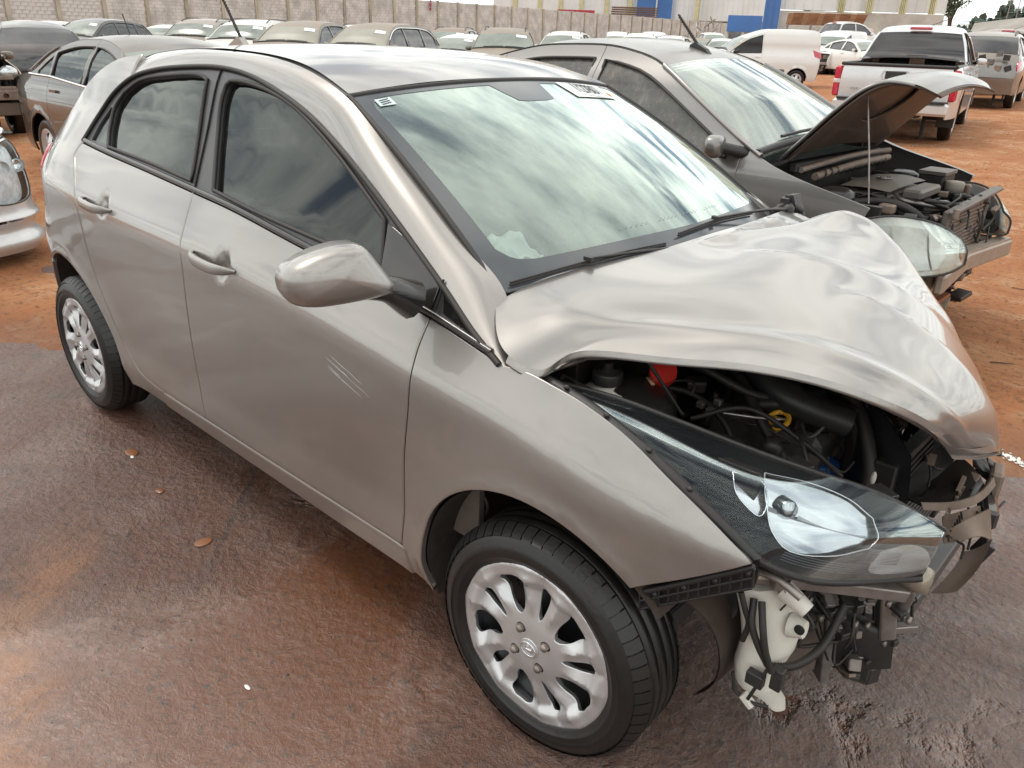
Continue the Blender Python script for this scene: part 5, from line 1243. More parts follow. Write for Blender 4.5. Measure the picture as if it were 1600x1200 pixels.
# ------------------------------------------------------------------ other vehicles: one builder, proportions by kind
def simple_wheel(parent, loc, R, w, flip, name='wheel', rimm=None, rimr=.62, spokes=5, rz=0.):
    e = empty(name, loc, rz+(math.pi if flip else 0), parent)
    h = w/2; rr = R*rimr
    t = lathe([(rr-.01, -h+.03), (rr+.01, -h+.004), (R-.04, -h-.004), (R-.012, -h+.015), (R, -h+.04), (R-.004, -.02), (R-.004, .02), (R, h-.04), (R-.012, h-.015), (R-.05, h), (rr, h-.02)], 28, 'y'); t.build('tyre', TYRE, e)
    rimm = rimm or WHEELS
    def hg(u, v):
        r = np.hypot(u, v)/rr; return .012+.030*smooth01((r-.15)/.7)*(1-smooth01((r-.86)/.1))*-1+.02
    holes = []
    for i in range(spokes):
        a = 2*math.pi*(i+.5)/spokes; b = math.pi/spokes*.62
        q = [(rr*.36*math.cos(a), rr*.36*math.sin(a))]+[(rr*.80*math.cos(a+d), rr*.80*math.sin(a+d)) for d in np.linspace(-b, b, 5)]
        holes.append(np.array(q))
    m = patch(Disc(hg), circle(0, 0, rr, 28), holes, step=rr*.28, thick=.02, bev=.003, grid=False); m.xf(Matrix.Translation((0, -h+.03, 0))); m.build('rim', rimm, e)
    lathe([(.0, 0), (rr*.93, 0)], 20, 'y', (0, .0, 0)).build('brake_drum', OILY, e)
    return e

KINDS = {
 # edge loop rear bottom is implied; front(x,z) list from front bumper bottom over hood, windscreen, roof, tail to rear bumper bottom
 'hatch': dict(L=(-1.95, 1.95), hw=.85, loop=[(1.86, .22), (1.95, .42), (1.94, .60), (1.84, .76), (1.62, .86), (1.02, .99), (.35, 1.38), (-.1, 1.46), (-.7, 1.45), (-1.25, 1.37), (-1.70, 1.05), (-1.86, .85), (-1.92, .60), (-1.88, .28)],
               ws=(5, 6), roof=(6, 9), rg=(9, 10), hood=(3, 5), wb=(-1.25, 1.27), R=.31, belt=(.96, 1.06), doors=(.82, -.20, -1.02), hz=.92),
 'sedan': dict(L=(-2.2, 2.05), hw=.86, loop=[(1.96, .22), (2.05, .42), (2.04, .60), (1.94, .76), (1.70, .86), (1.05, .98), (.40, 1.36), (-.1, 1.45), (-.65, 1.44), (-1.10, 1.36), (-1.62, 1.08), (-2.10, 1.03), (-2.20, .80), (-2.14, .28)],
               ws=(5, 6), roof=(6, 9), rg=(9, 10), hood=(3, 5), wb=(-1.32, 1.28), R=.31, belt=(.95, 1.05), doors=(.82, -.22, -1.05), hz=.90),
 'suv': dict(L=(-2.15, 2.15), hw=.92, loop=[(2.04, .30), (2.14, .50), (2.13, .78), (2.03, .95), (1.80, 1.04), (1.12, 1.12), (.52, 1.55), (.1, 1.66), (-.8, 1.67), (-1.55, 1.60), (-1.95, 1.18), (-2.06, .98), (-2.14, .70), (-2.08, .34)],
             ws=(5, 6), roof=(6, 9), rg=(9, 10), hood=(3, 5), wb=(-1.33, 1.33), R=.355, belt=(1.08, 1.15), doors=(.95, -.12, -1.02), hz=1.02, rails=True),
 'mpv': dict(L=(-2.0, 2.05), hw=.86, loop=[(1.94, .24), (2.04, .44), (2.03, .66), (1.93, .82), (1.70, .93), (1.28, 1.02), (.45, 1.50), (.0, 1.58), (-.8, 1.57), (-1.45, 1.50), (-1.85, 1.08), (-1.94, .88), (-1.99, .60), (-1.94, .30)],
             ws=(5, 6), roof=(6, 9), rg=(9, 10), hood=(3, 5), wb=(-1.28, 1.32), R=.31, belt=(1.0, 1.08), doors=(.95, -.15, -1.05), hz=.96, rails=True),
 'van': dict(L=(-2.02, 2.0), hw=.86, loop=[(1.90, .24), (2.0, .44), (1.99, .66), (1.88, .86), (1.66, .98), (1.10, 1.12), (.50, 1.56), (.05, 1.70), (-.25, 1.80), (-1.85, 1.82), (-1.96, 1.74), (-2.02, 1.10), (-2.03, .70), (-1.98, .34)],
             ws=(5, 6), roof=(6, 10), rg=None, hood=(3, 5), wb=(-1.28, 1.30), R=.31, belt=(1.06, 1.10), doors=(.86, -.08, None), hz=.98),
 'pickup': dict(L=(-2.65, 2.65), hw=.93, loop=[(2.50, .38), (2.63, .60), (2.62, .90), (2.50, 1.05), (2.25, 1.13), (1.45, 1.20), (.85, 1.66), (.45, 1.76), (-.25, 1.77), (-.62, 1.70), (-.86, 1.18), (-2.60, 1.16), (-2.66, .90), (-2.62, .56)],
             ws=(5, 6), roof=(6, 9), rg=(9, 10), hood=(3, 5), wb=(-1.50, 1.60), R=.38, belt=(1.14, 1.16), doors=(1.28, .25, -.72), hz=1.02, bed=True),
}
KINDS['compact'] = dict(L=(-2.3, 1.85), hw=.845, loop=[(1.76, .28), (1.84, .45), (1.83, .62), (1.72, .74), (1.52, .845), (.93, .975), (.10, 1.425), (-.30, 1.495), (-.85, 1.48), (-1.25, 1.39), (-1.72, 1.10), (-2.20, 1.04), (-2.28, .80), (-2.20, .28)],
               ws=(5, 6), roof=(6, 9), rg=(9, 10), hood=(3, 5), wb=(-1.27, 1.28), R=.30, belt=(.955, 1.05), doors=(.80, -.33, -1.12), hz=.93)
def make_car(kind, name, label, cat, paint, loc, rz=0, group=None, dz=0., open_hood=False, rimm=None, glass=None, wsglass=None, lamp=True, rails=None, front=True, holes_front=False, det=1., black_low=False, extra=None, fend=None, tails=True, grille=True):
    fend_ = fend; K = KINDS[kind]; root = empty(name, (loc[0], loc[1], float(terrain(*loc))+dz), rz); tag(root, label, cat, group)
    glass = glass or FARGLASS; wsglass = wsglass or FARWS
    st = .10/det; hw = K['hw']; lp = np.array(K['loop']); top_z = lp[:, 1].max(); x0_, x1_ = K['L']
    zb = .5*(K['belt'][0]+K['belt'][1])
    def W(x, z):
        x = np.asarray(x, float); z = np.asarray(z, float)
        w = cub([.15, .30, .55, zb-.20, zb-.04, zb+.06, zb+.06+(top_z-zb)*.5, top_z-.06, top_z+.05], [hw-.07, hw-.02, hw, hw, hw-.035, hw-.085, hw-(.20 if kind != 'van' else .12), hw-(.29 if kind != 'van' else .19), hw-(.36 if kind != 'van' else .27)], z)
        w = w*(1-.16*np.clip((x-(x1_-.75))/.75, 0, 1.3)**2.2-.12*np.clip(((x0_+.7)-x)/.7, 0, 1.3)**2.4)
        for c in K['wb']: d = np.hypot(x-c, z-K['R']); w = w+.012*np.exp(-((d-K['R']-.07)/.035)**2)
        return w
    # rounded edge loop
    segs = []
    for i in range(len(lp)-1): segs.append(lp[i]*(1-np.linspace(0, 1, 9)[:-1, None])+lp[i+1]*np.linspace(0, 1, 9)[:-1, None])
    raw = np.concatenate(segs+[lp[-1:]]); sm = raw.copy()
    for _ in range(6): sm[1:-1] = (sm[:-2]+2*sm[1:-1]+sm[2:])/4
    def seg3(i, j):
        q = sm[i*8:j*8+1]; return np.stack([q[:, 0], W(q[:, 0], q[:, 1]), q[:, 1]], 1)
    def P(mb, nm, m, par=None, **k): return mb.build(nm, m, par if par is not None else root, **k)
    z_in = K['R']; ra = K['R']+.055; x_r, x_f = K['wb']; low = lp[0][1]
    d0, d1, d2 = K['doors']
    m_ = sm[:, 0]; order = np.argsort(sm[:, 0])
    up = sm[(sm[:, 1] > .65)]; up = up[np.argsort(up[:, 0])]
    def topz(x): return np.interp(x, up[:, 0], up[:, 1])
    belt = lambda x: np.interp(x, [d2 or -1., d0], [K['belt'][1], K['belt'][0]])
    iu = inset(np.concatenate([up, [[up[-1, 0], .3], [up[0, 0], .3]]])[::-1], .075); iu = iu[iu[:, 1] > .7]; iu = iu[np.argsort(iu[:, 0])]
    def gtop(x): return np.interp(x, iu[:, 0], iu[:, 1])
    def bottom(a, b):
        """underside path from x=a down to x=b (a > b), with wheel arches"""
        pts = [(a, low+.02)]
        for c in (x_f, x_r):
            if a > c > b:
                hz_ = math.sqrt(max(0, ra**2-(low+.02-z_in)**2))
                if low+.02 < z_in: a0 = math.degrees(math.asin((low+.02-z_in)/ra)); pts += arch(c, ra, a0, 180-a0, 20, z=z_in).tolist()
                else: a0 = math.degrees(math.asin(min(1, (low+.02-z_in)/ra))); pts += arch(c, ra, a0, 180-a0, 20, z=z_in).tolist()
        pts.append((b, low+.02)); return np.array(pts)
    def region(a, b):
        """body side between x=a (front) and x=b (rear)"""
        xs = np.linspace(b, a, 24); return loop(bottom(a, b), np.stack([xs, topz(xs)], 1))
    fx = sm[:16]; rx_ = sm[-16:]
    for sgn in (-1, 1):
        SF = Side(W, sgn)
        wins = []
        def win(a, b):
            xs = np.linspace(a, b, 16); zt = gtop(xs); zb_ = belt(xs)+.02; ok = zt > zb_+.03
            if ok.sum() < 3: return None
            xs, zt, zb_ = xs[ok], zt[ok], zb_[ok]; return loop(np.stack([xs, zt], 1), np.stack([xs, zb_], 1)[::-1])
        fend = loop(fx[fx[:, 0] > d0][:0], bottom(lp[0][0]-.02, d0), [(d0, topz(d0))], up[(up[:, 0] > d0)], sm[:12][::-1][:0], [tuple(lp[2]), tuple(lp[1])])
        if fend_ is not None: fend = loop(bottom(fend_[0][0], d0)[1:] if False else bottom(lp[0][0]-.02, d0)[1:], [(d0, topz(d0))], up[(up[:, 0] > d0) & (up[:, 0] < fend_[-1][0]-.02)], fend_[::-1])
        P(patch(SF, inset(fend, .004), step=st, thick=.02), 'front_fender', paint)
        w1 = win(d0+.28 if kind != 'hatch' else d0+.2, d1+.04)
        f = P(patch(SF, inset(region(d0, d1), .004), [w1], step=st, thick=.02), 'front_door', paint)
        P(patch(SF, inset(w1, -.01), step=st*1.5, off=-.012, thick=.003, bev=0), 'door_window', glass, f); c = np.concatenate([w1, w1[:1]]); P(tube(SF(c[:, 0], c[:, 1]), .010, 5, cap=False), 'window_seal', RUBBER, f)
        P(box((d1+.16, sgn*(float(W(d1+.16, K['hz']))+.014), K['hz']), (.17, .022, .026)), 'door_handle', paint if not black_low else BLACKP, f)
        if d2 is not None:
            w2 = win(d1-.04, d2+.02); r_ = P(patch(SF, inset(region(d1, d2), .004), [w2], step=st, thick=.02), 'rear_door', paint)
            P(patch(SF, inset(w2, -.01), step=st*1.5, off=-.012, thick=.003, bev=0), 'door_window', glass, r_); c = np.concatenate([w2, w2[:1]]); P(tube(SF(c[:, 0], c[:, 1]), .010, 5, cap=False), 'window_seal', RUBBER, r_)
            P(box((d2+.20, sgn*(float(W(d2+.20, K['hz']+.03))+.014), K['hz']+.03), (.17, .022, .026)), 'door_handle', paint if not black_low else BLACKP, r_)
            last = d2
        else: last = d1
        w3 = win(last-.05, x0_+.30) if kind in ('suv', 'mpv', 'hatch', 'sedan') else None
        quar = loop(bottom(last, lp[-1][0]+.02), [tuple(lp[-2])], up[(up[:, 0] < last)][:], [(last, topz(last))])
        P(patch(SF, inset(quar, .004), [w3] if w3 is not None else [], step=st, thick=.02), 'bed_side' if kind == 'pickup' else 'quarter_panel', paint)
        if w3 is not None: P(patch(SF, inset(w3, -.01), step=st, off=-.012, thick=.003, bev=0), 'quarter_window', glass)
        # arches, mirror, side lamps
        for c_ in (x_f, x_r):
            if black_low: q = arch(c_, ra+.012, -5, 185, 24, z=z_in); P(tube(SF(q[:, 0], q[:, 1]), .028, 6), 'wheel_arch_trim', BLACKP)
            mb = MB(); t = np.radians(np.linspace(-5, 185, 16)); V = []; N = []
            for yy in (hw-.10, .45):
                for a in t: V.append((c_+ra*math.cos(a), sgn*yy, z_in+ra*math.sin(a))); N.append((-math.cos(a), 0, -math.sin(a)))
            mb.add(V, [(j, j+1, 17+j, 16+j) for j in range(15)], N); lathe([(.0, 0), (ra, 0)], 20, 'y', (c_, sgn*.45, z_in), mb=mb); P(mb, 'wheel_housing', DARK)
        if kind == 'van' or black_low: 
            for a, b in ((d0-.1, d1+.1), (d1-.1, x_r+ra+.06)):
                P(patch(SF, [(a, .50), (a, .62), (b, .62), (b, .50)], step=.2, off=.012, thick=.02, bev=.004), 'side_moulding', simple('grey_moulding', (.10, .10, .11), .5))
        my = float(W(d0+.1, K['belt'][0]+.08)); mc = (d0-.10, sgn*(my+.12), K['belt'][0]+.085)
        mr = empty('door_mirror', (0, 0, 0), 0, root); P(blob(mc, (.048, .085, .058), 18, 12, rot=Matrix.Rotation(-.25*sgn, 3, 'Z').to_quaternion(), p=.68), 'mirror_shell', BLACKP if (kind == 'van' or black_low) else paint, mr); P(tube([(d0+.02, sgn*(my-.01), K['belt'][0]+.05), mc], [.03, .03], 8), 'mirror_arm', BLACKP, mr)
    # bands across
    def band(nm, i, j, c, m, nu=10, p=2.2, shrink=0., th=.01, par=None, flip=False):
        E = seg3(i, j); E = E if shrink == 0 else E*[1, 1-shrink, 1]
        S = Strip(E, c, p); S.o2 = S.o2; 
        cen = np.array([0, zb-.15]); mid = E[len(E)//2][[0, 2]]
        if np.dot(S.o2, mid-cen) < 0: S.o2 = -S.o2
        S.out = np.array([S.o2[0], 0, S.o2[1]])
        return P(grid(S, nu, 15, v0=-1, v1=1, thick=th), nm, m, par), S
    a, b = K['ws']
    h0, h1 = K['hood']
    if not open_hood: band('hood', h0, h1, [.03, .055, .05], paint, 12)
    _, ws_ = band('windscreen', a, b, [.055, .07, .045], wsglass, 8)
    # border and seal of the windscreen, wipers
    for v in (-1, 1): P(tube(ws_(np.linspace(0, 1, 14), np.full(14, float(v)))+np.array([0, 0, .004]), .016, 5), 'pillar_trim', paint)
    P(tube(ws_(np.full(14, .03), np.linspace(-1, 1, 14))+np.array([0, 0, .006]), .022, 5), 'cowl', BLACKP)
    for v in (-.45, .25): P(tube(ws_(np.full(8, .09), np.linspace(v-.2, v+.45, 8))+np.array([.01, 0, .015]), .009, 5), 'wiper', BLACKP)
    a, b = K['roof']; rf, rS = band('roof', a, b, [.035, .045, .045, .03], paint, 14, 2.6)
    if K['rg']:
        a, b = K['rg']; rgo, rgS = band('rear_window', a, b, [.03, .05], glass, 8)
        for v in (-1, 1): P(tube(rgS(np.linspace(0, 1, 10), np.full(10, float(v))), .02, 5), 'pillar_trim', paint)
    # nose: upper (grille and lamps) and bumper
    if front:
        nb, nS = band('front_bumper', 0, 2, [.08, .14, .14], paint, 8)
        ub, uS = band('nose_panel', 2, 3, [.14, .10], paint, 6)
        if grille:
            P(patch(uS, [(.1, -.52), (.85, -.46), (.85, .46), (.1, .52)], step=.12, scale=(.4, .8), off=.004, thick=.02), 'grille', BLACKP); P(patch(nS, [(.18, -.62), (.5, -.58), (.5, .58), (.18, .62)], step=.12, scale=(.5, .8), off=.004, thick=.02), 'lower_grille', BLACKP)
            for k in range(4): u_ = .22+.17*k; P(tube(uS(np.full(10, u_), np.linspace(-.46, .46, 10))+np.array([.012, 0, 0]), .007, 5), 'grille_bar', CHROME if k == 3 else BLACKP)
            box((lp[1][0]+.135, 0, .46), (.012, .42, .13)).build('plate_holder', simple('grey_plate', (.42, .42, .42), .5), root)
        if lamp:
            for s_ in (-1, 1):
                q = [(.1, s_*.58), (.9, s_*.52), (.98, s_*.97), (.15, s_*.97)]
                h = P(patch(uS, q, step=.08, scale=(.4, .8), off=.010, thick=.02, bev=.004), 'headlight', HEADL)
                P(patch(Side(W, s_), [(lp[3][0]-.34, lp[3][1]+.035), (lp[3][0]+.03, lp[3][1]-.04), (lp[2][0]-.005, lp[2][1]+.02), (lp[3][0]-.10, lp[2][1]+.03)], step=.08, off=.007, thick=.02, bev=.004), 'headlight_wing', HEADL, h)
    if kind == 'pickup':
        # load bed: open tub with its walls, tailgate
        yb = float(W(-1.7, 1.16))-.05
        P(box((-1.75, 0, .72), (1.70, 2*yb-.06, .04)), 'bed_floor', simple('bed_liner', (.06, .06, .06), .6, 0, 0, .2, 10, .3, dust=.3))
        P(box((-.92, 0, .95), (.04, 2*yb-.05, .42)), 'bed_wall', BLACKP)
        for s_ in (-1, 1): P(box((-1.75, s_*(yb-.02), .95), (1.66, .04, .42)), 'bed_wall', BLACKP); P(tube([(-.95, s_*(yb+.02), 1.17), (-2.58, s_*(yb+.01), 1.165)], .028, 8), 'bed_rail', BLACKP)
        E = [(-2.64, yb+.0, 1.15), (-2.665, yb+.02, .95), (-2.66, yb+.02, .66)]
        tgn = [[(x, y*q, z-.0) for q in np.linspace(-.97, .97, 9)] for x, y, z in E]
        tg = P(grid(Net(tgn, (-1, 0, 0)), 10, 12, thick=.05), 'tailgate', paint); P(tube([(-2.65, -yb, 1.165), (-2.65, yb, 1.165)], .026, 8), 'tailgate_cap', BLACKP, tg)
        P(box((-2.685, 0, 1.02), (.03, .30, .11), bev=.012), 'tailgate_handle', BLACKP, tg); P(tube([(-2.675, -.21, 1.02), (-2.675, -.18, .955), (-2.675, .18, .955), (-2.675, .21, 1.02), (-2.675, .18, 1.085), (-2.675, -.18, 1.085), (-2.675, -.21, 1.02)], .008, 6), 'handle_surround', paint, tg)
        bb = P(box((-2.74, 0, .55), (.16, 1.72, .19), bev=.04), 'rear_bumper', paint); P(box((-2.75, 0, .655), (.18, 1.60, .03)), 'bumper_step', BLACKP, bb)
        for s_ in (-1, 1):
            q = P(box((-2.60, s_*(yb+.045), .90), (.14, .11, .46), bev=.03), 'tail_light', LAMPR); P(box((-2.61, s_*(yb+.05), .90), (.14, .11, .08), bev=.02), 'reverse_lens', simple('white_lens', (.7, .62, .6), .15, 0, 1.), q)
            P(box((-1.93, s_*.80, .42), (.02, .26, .36)), 'mud_flap', RUBBER)
        P(box((-.30-.33, 0, 1.74), (.08, .36, .045), bev=.015), 'brake_light', LAMPR)
        P(tube([(-.2, -.1, 1.80), (-.32, -.36, 1.90)], .006, 5), 'roof_antenna', RUBBER)
        P(box((-2.2, 0, .45), (.9, .9, .10)), 'chassis_frame', OILY)
    else:
        rb, rbS = band('rear_bumper', 12, 13, [.10, .06], paint if not black_low else BLACKP, 6); tb, tS = band('tailgate', 10 if K['rg'] else 10, 12, [.05, .10, .10], paint, 8)
        for s_ in ((-1, 1) if tails else ()): P(patch(Side(W, s_), [(lp[11][0]+.26, lp[11][1]+.13), (lp[11][0]-.02, lp[11][1]+.04), (lp[11][0]-.04, lp[11][1]-.13), (lp[11][0]+.20, lp[11][1]-.06)], step=.1, off=.012, thick=.03, bev=.004), 'tail_light', LAMPR)
    # floor so that the body is closed below, dark cabin
    P(box((0, 0, low+.08), (x1_-x0_-1.3, 1.1, .06)), 'underbody', DARK)
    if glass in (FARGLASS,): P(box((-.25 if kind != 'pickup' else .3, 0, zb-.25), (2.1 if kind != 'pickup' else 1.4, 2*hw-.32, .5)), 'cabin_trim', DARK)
    if rails if rails is not None else K.get('rails'):
        for s_ in (-1, 1):
            u_ = np.linspace(.12, .92, 16); q = rS(u_, np.full(16, .90*s_)); q[:, 2] += .045*np.minimum(1, 6*np.minimum(u_-.12, .92-u_)+.15); P(tube(q, .014, 6), 'roof_rail', BLACKP)
    for lx in K['wb']:
        for s_ in (-1, 1): simple_wheel(root, (lx, s_*(hw-.125), K['R']), K['R'], .20, s_ > 0, 'wheel', rimm, rimr=.64)
    root['_top'] = 0; del root['_top']
    return root, dict(W=W, seg3=seg3, ws=ws_, roof=rS, topz=topz, belt=belt, P=P, K=K)
FARGLASS = simple('dark_side_glass', (.018, .020, .024), .06, 0, 0, .1, 4, spec=.9, dust=.22, dustc=(.22, .19, .17))
FARWS = simple('hazy_windscreen', (.13, .155, .135), .07, 0, 0, .25, 2, spec=.9, dust=.30, dustc=(.42, .42, .33))
FARWSD = simple('dusty_brown_windscreen', (.20, .19, .155), .25, 0, 0, .2, 2, spec=.6, dust=.5, dustc=(.36, .33, .255))
HEADL = simple('headlamp_glass', (.55, .57, .58), .10, .55, 1., .25, 14)
P_WHITE = m_paint('white_paint', (.74, .74, .72), 0, .35, dust=.22, flake=0)
P_WHITED = m_paint('dusty_white_paint', (.72, .71, .68), 0, .4, dust=.5, dustc=(.58, .52, .41), flake=0)
P_SILVER = m_paint('silver_paint', (.66, .67, .68), .45, .32, dust=.14)
P_GREY = m_paint('grey_paint', (.20, .195, .19), .7, .35, dust=.5, dustc=(.38, .26, .17))
P_ETIOS = m_paint('dark_warm_grey_paint', (.205, .198, .192), .75, .32, dust=.36, dustc=(.36, .31, .265))
P_BLACK = m_paint('black_paint', (.025, .026, .03), .3, .3, dust=.35, dustc=(.25, .19, .15))
P_BROWN = m_paint('dusty_brown_paint', (.135, .115, .095), .5, .4, dust=.8, dustc=(.32, .23, .165))
P_BROWN2 = m_paint('dusty_grey_brown_paint', (.16, .14, .12), .5, .4, dust=.85, dustc=(.33, .265, .205))
P_RED = m_paint('red_paint', (.35, .02, .03), .2, .35, dust=.2)

# ------------------------------------------------------------------ the parked and wrecked vehicles round about
ROWYAW = math.radians(-62)
def lot_sticker(info, root, u=.84, v0=.45, v1=.85):
    S = info['ws']; sg = 1
    a = [(u-.10, v0), (u+.08, v0), (u+.08, v1), (u-.10, v1)]
    info['P'](patch(S, a, step=.2, scale=(.7, .8), off=.008, thick=.002, bev=0), 'lot_sticker', PAPER)
GROW = 'vehicles parked along the block wall'
row = [
 # px column of its middle, distance, kind, name, label, category, paint, yaw offset, glass, rails
 (150, 26.5, 'mpv', 'parked_mpv', 'black minivan parked beside the wall, behind the roof of the dusty sedan', 'minivan', P_BLACK, 0, None, False),
 (72, 29.5, 'hatch', 'parked_hatchback', 'white hatchback with dark wheel arches, left of the black minivan', 'car', P_WHITE, .05, None, False),
 (30, 33, 'sedan', 'parked_sedan', 'white car farthest left by the wall, mostly behind an open hood', 'car', P_WHITED, .0, None, False),
 (258, 31, 'sedan', 'parked_sedan', 'white sedan between the black minivan and the grey off-roader', 'car', P_WHITE, .1, None, False),
 (318, 24.5, 'suv', 'parked_suv', 'dark grey off-roader with roof rails and a pale green windscreen', 'suv', P_GREY, .15, None, True),
 (395, 21.5, 'suv', 'parked_suv', 'cream white off-roader with white blanked side window behind the tilted antenna', 'suv', P_WHITED, .1, FARWS, True),
 (475, 19.5, 'suv', 'parked_suv', 'dusty brown off-roader with yellowish windscreen and dark side windows', 'suv', P_BROWN2, .05, FARWSD, False),
 (590, 18.5, 'suv', 'parked_suv', 'dusty crossover with bright trim line round its dark side windows', 'suv', P_BROWN2, -.12, FARWSD, False),
 (478, 30, 'suv', 'parked_suv', 'white off-roader showing only its railed roof behind the brown off-roader', 'suv', P_WHITED, .1, None, True),
 (560, 28, 'suv', 'parked_suv', 'cream off-roader showing its long railed roof behind the crossover', 'suv', P_WHITED, .1, None, True),
 (706, 27, 'suv', 'parked_suv', 'dark dusty off-roader with roof rails behind the small white hatchback', 'suv', P_BROWN, .1, None, True),
 (722, 21.5, 'hatch', 'parked_hatchback', 'small white hatchback between the crossover and the brown railed off-roader', 'car', P_WHITE, -.1, None, False),
 (790, 20, 'suv', 'parked_suv', 'brown off-roader with roof rails and pale windscreen in the middle of the row', 'suv', P_BROWN2, .22, FARWS, True),
 (885, 23, 'suv', 'parked_suv', 'white off-roader with cream roof right of the brown railed one', 'suv', P_WHITED, .05, None, True),
 (945, 24, 'hatch', 'parked_hatchback', 'white hatchback with rounded side windows beside the cream-roofed off-roader', 'car', P_WHITE, -.1, None, True),
 (965, 40, 'van', 'parked_van', 'white van roof behind the row, left one of two side by side', 'van', P_WHITE, .2, None, False),
 (1022, 40, 'van', 'parked_van', 'white van roof behind the row, right one of two side by side', 'van', P_WHITE, .2, None, False),
 (1000, 27, 'suv', 'parked_suv', 'cream white off-roader right of the rounded white hatchback', 'suv', P_WHITED, .1, None, True),
 (1050, 28, 'mpv', 'parked_mpv', 'white minivan with black roof rails left of the upright antenna', 'minivan', P_WHITE, -.1, None, True),
 (1092, 33, 'sedan', 'parked_sedan', 'beige dusty sedan behind the antenna of the dark grey sedan', 'car', P_BROWN2, .1, FARWS, False),
 (1130, 31, 'sedan', 'parked_sedan', 'silver sedan with arched windows beside the nose of the white van', 'car', P_SILVER, .1, None, False),
 (1110, 46, 'pickup', 'parked_pickup', 'white pickup far back below the blue-topped hut', 'pickup truck', P_WHITE, .3, None, False),
 (1165, 50, 'hatch', 'parked_hatchback', 'pale car far back in front of the blue-topped hut', 'car', P_WHITED, .3, None, False),
]
for px, d, kind, nm, lab, cat, pt, dy, wg, rl in row:
    d = d*(1.40 if px > 830 else 1.2); x, y = at_dist(px, d)
    r, info = make_car(kind, nm, lab, cat, pt, (x, y), ROWYAW+dy, GROW, wsglass=wg, rails=rl, det=.8 if d < 36 else .5, black_low=(px == 72))
    if d < 34: lot_sticker(info, r)
    if 'bright trim' in lab:
        for s_ in (-1, 1):
            xs = np.linspace(.78, -1.75, 30); zt = np.minimum(info['topz'](xs)-.055, 1.60); P_ = np.stack([xs, s_*(info['W'](xs, zt)+.006), zt], 1); tube(P_, .014, 6).build('chrome_trim', CHROME, r)
    if 'blanked' in lab:
        K_ = KINDS['suv']; S_ = Side(info['W'], 1); patch(S_, [(.45, 1.22), (-.05, 1.22), (-.05, 1.50), (.25, 1.50)], step=.2, off=-.004, thick=.003, bev=0).build('blanking_sheet', PAPER, r)

# white vans in the open ground
x, y = at_dist(1180, 30)
v, vi = make_car('van', 'panel_van', 'white panel van with black driver window, side on in the red yard', 'van', P_WHITE, (x, y), math.radians(222), 'white panel vans', det=1.3, glass=simple('open_window_black', (.012, .012, .012), .25))
x, y = at_dist(1303, 42)
v2, vi2 = make_car('van', 'panel_van', 'white panel van with smashed bare nose, behind the silver pickup', 'van', P_WHITE, (x, y), math.radians(268), 'white panel vans', det=1, front=False)
for s_ in (-1, 1): box((1.80, s_*.55, .72), (.12, .26, .16), rot=Matrix.Rotation(.4*s_, 3, 'Z')).build('broken_lamp', GREYM, v2)
box((1.70, 0, .60), (.10, 1.2, .50)).build('exposed_radiator', OILY, v2); box((1.86, .1, .45), (.08, 1.3, .10)).build('bumper_beam', STEEL, v2); tube([(1.75, -.5, .9), (1.9, 0, .85), (1.75, .5, .95)], .03, 6, 12).build('bent_crossmember', DPL, v2)

# silver pickup seen from behind, and the ones in line beyond it
SILV = m_paint('pale_silver_paint', (.66, .67, .68), .55, .36, dust=.12)
x, y = at_dist(1440, 17.3)
pk, pi_ = make_car('pickup', 'pickup_truck', 'silver pickup seen from behind with red tail light and raised cab, behind the open hood', 'pickup truck', SILV, (x, y), math.radians(101), 'pickups in line on the right', det=1.4, glass=simple('pickup_rear_glass', (.020, .024, .030), .05, 0, 0, .2, 2, spec=.6, dust=.08))
for yy in (-.38, .38): blob((-.30, yy, 1.32), (.06, .14, .12), 12, 8).build('headrest', CLOTH, pk); box((-.25, yy, 1.05), (.12, .5, .45), bev=.05).build('seat_back', CLOTH, pk)
box((-.25, 0, .95), (1.2, 1.3, .06)).build('cabin_floor', DARK, pk); box((-.40, 0, 1.64), (.04, .10, .12)).build('inside_mirror', BLACKP, pk)
for k in range(3): box((-2.70, .62-.045*k, .80), (.008, .030, .030)).build('tailgate_badge', simple('grey_badge', (.35, .35, .35), .3), pk)
for dx_, dd, kind, pt, lab, cat, yaw in ((1548, 25, 'suv', P_GREY, 'grey off-roader with torn open rear, right behind the silver pickup', 'suv', 98), (1570, 31, 'pickup', P_GREY, 'grey pickup with black load bay, third in the line on the right', 'pickup truck', 99), (1592, 37, 'pickup', P_SILVER, 'silver grey pickup with canopy bar, fourth in the line on the right', 'pickup truck', 100), (1603, 44, 'suv', P_GREY, 'dark off-roader with black mirror at the right edge', 'suv', 100)):
    x, y = at_dist(dx_, dd); r_, inf = make_car(kind, 'wrecked_suv' if kind == 'suv' else 'wrecked_pickup', lab, cat, pt, (x, y), math.radians(yaw), 'pickups in line on the right', det=.9)
    if 'torn' in lab:
        for k in range(12): q = rng.uniform(-.75, .75); box((-2.12-rng.uniform(0, .05), q, rng.uniform(.65, 1.25)), (.06, .14, .12), rot=Matrix.Rotation(rng.uniform(-.6, .6), 3, 'Z')@Matrix.Rotation(rng.uniform(-.5, .5), 3, 'X')).build('torn_panel', [GREYM, DPL, BLACKP][k % 3], r_)
    if 'canopy' in lab or 'load bay' in lab:
        for s_ in (-1, 1): tube([(-1.0, s_*.80, 1.15), (-1.05, s_*.78, 1.55), (-1.05, 0, 1.66)], .04, 8, 14).build('canopy_bar', BLACKP, r_)
x, y = at_dist(1345, 40); rt, _ = make_car('sedan', 'parked_sedan', 'white sedan between the smashed van and the silver pickup', 'car', P_WHITE, (x, y), math.radians(-30), det=.6)
